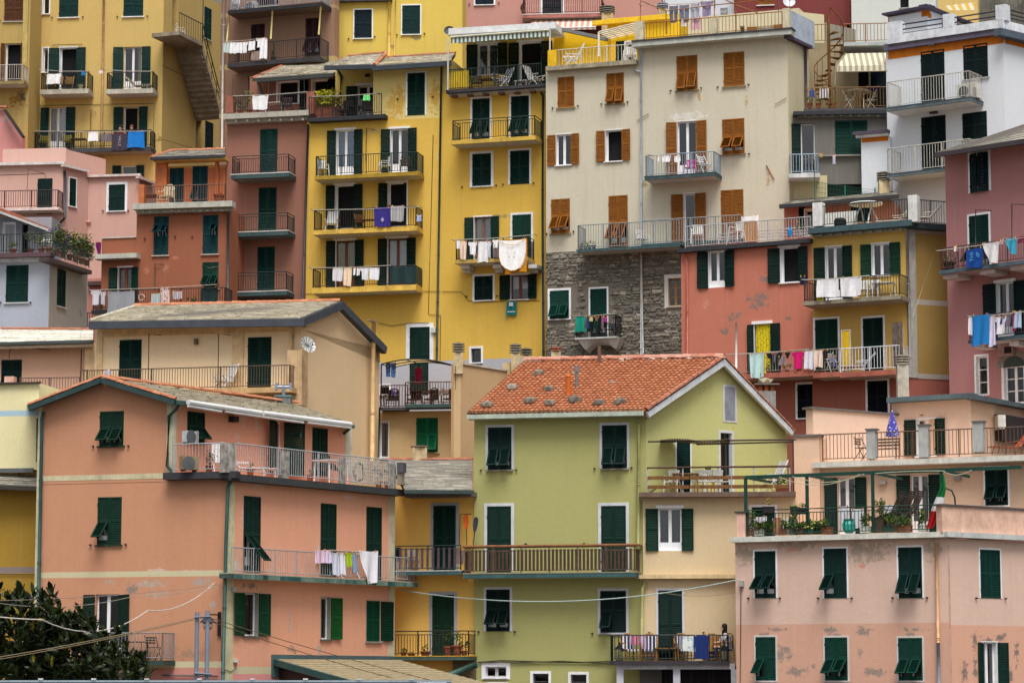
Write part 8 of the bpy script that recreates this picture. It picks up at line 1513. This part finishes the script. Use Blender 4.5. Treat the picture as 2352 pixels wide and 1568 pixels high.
# ================================================================ the bottom edge: shed roof, barrier, poles, wires, tree
b = H('SH', 'low shed with ribbed pale roof and teal flashing at the bottom', 850, 1540, 94)
e1, e0 = at(625, 1503, 99), at(905, 1508, 101.6)
q = [at(868, 1582, 91.5), at(1160, 1582, 92), at(914, 1517, 101.2), at(628, 1515, 97.3)]; mb = MB(); nn = 15; nrm2 = Vector((0, -.3, 1)).normalized()
for i in range(nn):
    a, c = i / nn, (i + .62) / nn; P = [lerp4(q, 0, a), lerp4(q, 1, a), lerp4(q, 1, c), lerp4(q, 0, c)]; h = Vector((0, 0, .06)); mb.poly([p + h for p in P]); mb.poly([P[0], P[1], P[1] + h, P[0] + h]); mb.poly([P[1], P[2], P[2] + h, P[1] + h])
o = obj('roof', mb, plain((166, 150, 118), .85, .3, 0, 4.), b.root); mb = MB(); mb.poly([p - Vector((0, 0, .06)) for p in q]); obj('roof_underlay', mb, plain((70, 62, 50), .9), b.root); beam(b, q[3] + Vector((.15, .1, -.1)), q[0] + Vector((.15, .1, -.1)), .1, 2.5, (50, 38, 36), 'wall'); beam(b, q[3] + Vector((-.1, -.05, .08)), q[0] + Vector((-.1, -.05, .08)), .12, .22, (46, 82, 80), 'edge_flashing')  # dark wall board: colour stands in for shade under the roof edge
f1 = BB['B24'].faces[1]; mb = MB(); u0, z1 = f1.uz(625, 1502, .04); u1 = f1.uz(905, 1502, .04)[0]; mb.box(u0, u1, -.04, 0, z1 - .8, z1); obj('wall_flashing', mb, plain((80, 104, 106), .6, .2), b.root, f1.M)
A, B_ = at(-60, 1561, 70), at(1036, 1561, 70); t = thing('metal_barrier', 'grey blue metal barrier wall along the bottom edge', 'barrier', T(A.x, A.y, 0)); mb = MB(); mb.box(0, B_.x - A.x, 0, .12, A.z - 2.5, A.z - .05); obj('panel', mb, plain((112, 116, 134), .5, .15), t, T(A.x, A.y, 0)); mb = MB(); mb.box(-.02, B_.x - A.x + .02, -.04, .16, A.z - .05, A.z); obj('top_rail', mb, plain((150, 168, 178), .4, .15), t, T(A.x, A.y, 0))
for i in range(9): mb = MB(); mb.box(.3 + i * 1.35, .42 + i * 1.35, -.06, .02, A.z + .001, A.z + .05); obj('clamp', mb, plain((196, 200, 204), .4), t, T(A.x, A.y, 0))
p = at(985, 1563, 69.8); M = T(p.x, p.y, p.z - .16); t = thing('notice_sign', 'small white notice with red cross emblem on the barrier end', 'sign', M); mb = MB(); mb.box(-.3, .45, -.03, 0, -.3, .13); obj('board', mb, plain((206, 206, 214), .5), t, M); mb = MB(); [mb.box(*q_) for q_ in ((-.28, -.02, -.036, -.031, .03, .05), (-.18, -.14, -.036, -.031, -.06, .12), (-.28, -.24, -.036, -.031, -.06, .12), (-.06, -.02, -.036, -.031, -.06, .12))]; obj('red_emblem', mb, plain((190, 40, 50), .5), t, M)
t = thing('utility_poles', 'pair of grey steel poles joined by brackets at lower left', 'pole', T(*at(450, 1570, 72))); PM2 = plain((140, 148, 164), .4, .15, .3)
for x, y in ((453, 1405), (477, 1402)): p = at(x, y, 72); p2 = at(x - 3, 1640, 72); mb = MB(); mb.tube([Vector((p2.x, 72, -2)), Vector((p.x, 72, p.z))], .058, 10); obj('pole', mb, PM2, t)
mb = MB(); p, q_ = at(446, 1417, 71.9), at(484, 1415, 71.9); mb.tube([p, q_], .035, 6); p, q_ = at(446, 1545, 71.9), at(486, 1548, 71.9); mb.tube([p, q_], .04, 6); obj('bracket', mb, plain((100, 106, 120), .5), t)
f = BB['B24'].faces[0]; t = thing('street_lamp', 'black wall mounted street lamp behind the steel poles', 'street lamp', T(*f.p(500, 1430, .3))); mb = MB(); u, z = f.uz(503, 1411, .1); z2 = f.uz(503, 1460, .1)[1]; mb.box(u - .05, u + .05, -.1, 0, z2, z + .1); u2 = f.uz(480, 1412, .6)[0]; mb.tube([(u, -.1, z), (u2, -.7, z)], .025, 6); mb.tube([(u, -.1, z - .35), ((u + u2) / 2, -.5, z - .2), ((u + u2) / 2 - .1, -.55, z)], .018, 5); obj('arm', mb, plain((34, 30, 34), .6), t, f.M); mb = MB(); mb.lathe([(.05, .06), (.12, .02), (.28, -.14), (.26, -.16)], 12, 0, (u2, -.7, z - .12)); obj('shade', mb, plain((60, 66, 76), .5), t, f.M); mb = MB(); mb.lathe([(.16, -.17), (.19, -.26), (.13, -.4), (.03, -.44)], 12, 0, (u2, -.7, z - .12)); obj('globe', mb, GLASS, t, f.M, True)
def wire(pts, r, c, label, n=10):
    P = []
    for i in range(len(pts) - 1):
        (x0, y0, Y0, sg), (x1, y1, Y1, _) = pts[i], pts[i + 1]; A, B_ = at(x0, y0, Y0), at(x1, y1, Y1)
        P += [A.lerp(B_, q / n) + Vector((0, 0, -4 * sg * q / n * (1 - q / n))) for q in range(n + (i == len(pts) - 2))]
    mb = MB(); mb.tube(P, r, 5); tag(obj('overhead_wire', mb, plain(c, .8, .1), None), label, 'wire')
wire([(-20, 1414, 78, .02), (95, 1422, 79, .5), (340, 1401, 88, .3), (492, 1338, 94.8, 0)], .018, (206, 200, 190), 'thick white sagging cable across the tree to the pink wall')
wire([(-20, 1379, 80, .1), (500, 1342, 94.7, 0)], .009, (150, 136, 130), 'thin grey wire high over the tree tops'); wire([(-20, 1382, 80, .22), (300, 1370, 88, .05), (500, 1348, 94.7, 0)], .009, (170, 160, 150), 'pale wire sagging below the high grey wire')
wire([(-20, 1511, 66, .05), (446, 1419, 71.9, 0)], .011, (140, 124, 96), 'upper of two brown wires from left to the poles'); wire([(-20, 1516, 66, .05), (446, 1422, 71.9, 0)], .011, (130, 116, 90), 'lower of two brown wires from left to the poles'); wire([(482, 1418, 71.9, .06), (1010, 1566, 84, 0)], .011, (110, 90, 70), 'upper wire descending right from the poles'); wire([(482, 1426, 71.9, .06), (900, 1556, 82, 0)], .011, (110, 90, 70), 'lower wire descending right from the poles')
wire([(908, 1352, 103, .62), (1697, 1330, 98.3, 0)], .02, (176, 196, 190), 'long pale blue cable across the green house front', 20); wire([(1690, 1360, 98.5, .2), (1480, 1350, 100.9, 0)], .008, (150, 130, 100), 'thin dark cable on the cream house wall')
# tree: 300 nearest leaves as parts, the rest joined
p0 = at(110, 1600, 84); M0 = T(p0.x, p0.y, -1.5); t = thing('rubber_tree', 'dark glossy rubber tree filling the bottom left corner', 'tree', M0); rs = random.Random(11)
tips = []; LM = leafmat((16, 26, 12), (52, 66, 24), .35); LY = leafmat((120, 104, 30), (150, 140, 50), .4)
def inside(): 
    while True:
        x, y = rs.uniform(-90, 330), rs.uniform(1350, 1600); lim = 1362 + max(0, (x - 120)) * .72 + 16 * math.sin(x * .09) + 10 * math.sin(x * .23)
        if y > lim: return x, y
tr = MB(); base = Vector((p0.x, 84.5, -1.6)); tr.tube([base, base + Vector((.2, 0, 3)), base + Vector((.1, .1, 4.2))], .2, 8, 0, .12)
for i in range(430):
    x, y = inside(); Y = rs.uniform(81.5, 86.5); tips.append(at(x, y, Y))
for p in tips[:60]: tr.tube([base + Vector((0, 0, min(3.4, max(.6, p.z - 1.5)))), base.lerp(p, .6) + Vector((0, 0, p.z * .25 - .3)), p], .035, 4, 0, .012)
obj('trunk', tr, plain((70, 56, 46), .9, .3), t); leaves = []
for p in tips:
    k = rs.randint(8, 13); ph = rs.uniform(0, 6); up = Vector((rs.uniform(-.5, .5), rs.uniform(-.7, .1), 1)).normalized()
    for j in range(k):
        a = ph + j * 2.4; e = .25 + .95 * j / k; s1 = up.cross(Vector((1, .3, 0))).normalized(); s2 = up.cross(s1)
        d = (up * math.cos(e) + (s1 * math.cos(a) + s2 * math.sin(a)) * math.sin(e)).normalized(); leaves.append((p - up * .05 * j, d, rs.uniform(.3, .52), up))
leaves.sort(key=lambda q: q[0].y)
def leaf(mb, p, d, L, up):
    s = d.cross(up).normalized(); n = s.cross(d); w = L * .2; k = [(0, .004), (.3, w), (.65, w * .95), (1, .003)]; c = [p + d * L * q - Vector((0, 0, L * .18 * q * q)) for q, _ in k]
    for i in range(3): mb.poly([c[i], c[i] + s * k[i][1] + n * w * .25, c[i + 1] + s * k[i + 1][1] + n * w * .25, c[i + 1]]); mb.poly([c[i] - s * k[i][1] + n * w * .25, c[i], c[i + 1], c[i + 1] - s * k[i + 1][1] + n * w * .25])
rest = MB(); cr = MB()
for i, q in enumerate(leaves):
    if i < 300: m_ = MB(); leaf(m_, *q); obj('leaf', m_, LM if rs.random() > .03 else LY, t, None, True)
    else: leaf(rest, *q)
o = obj('leaves', rest, LM, t); o['kind'] = 'stuff'
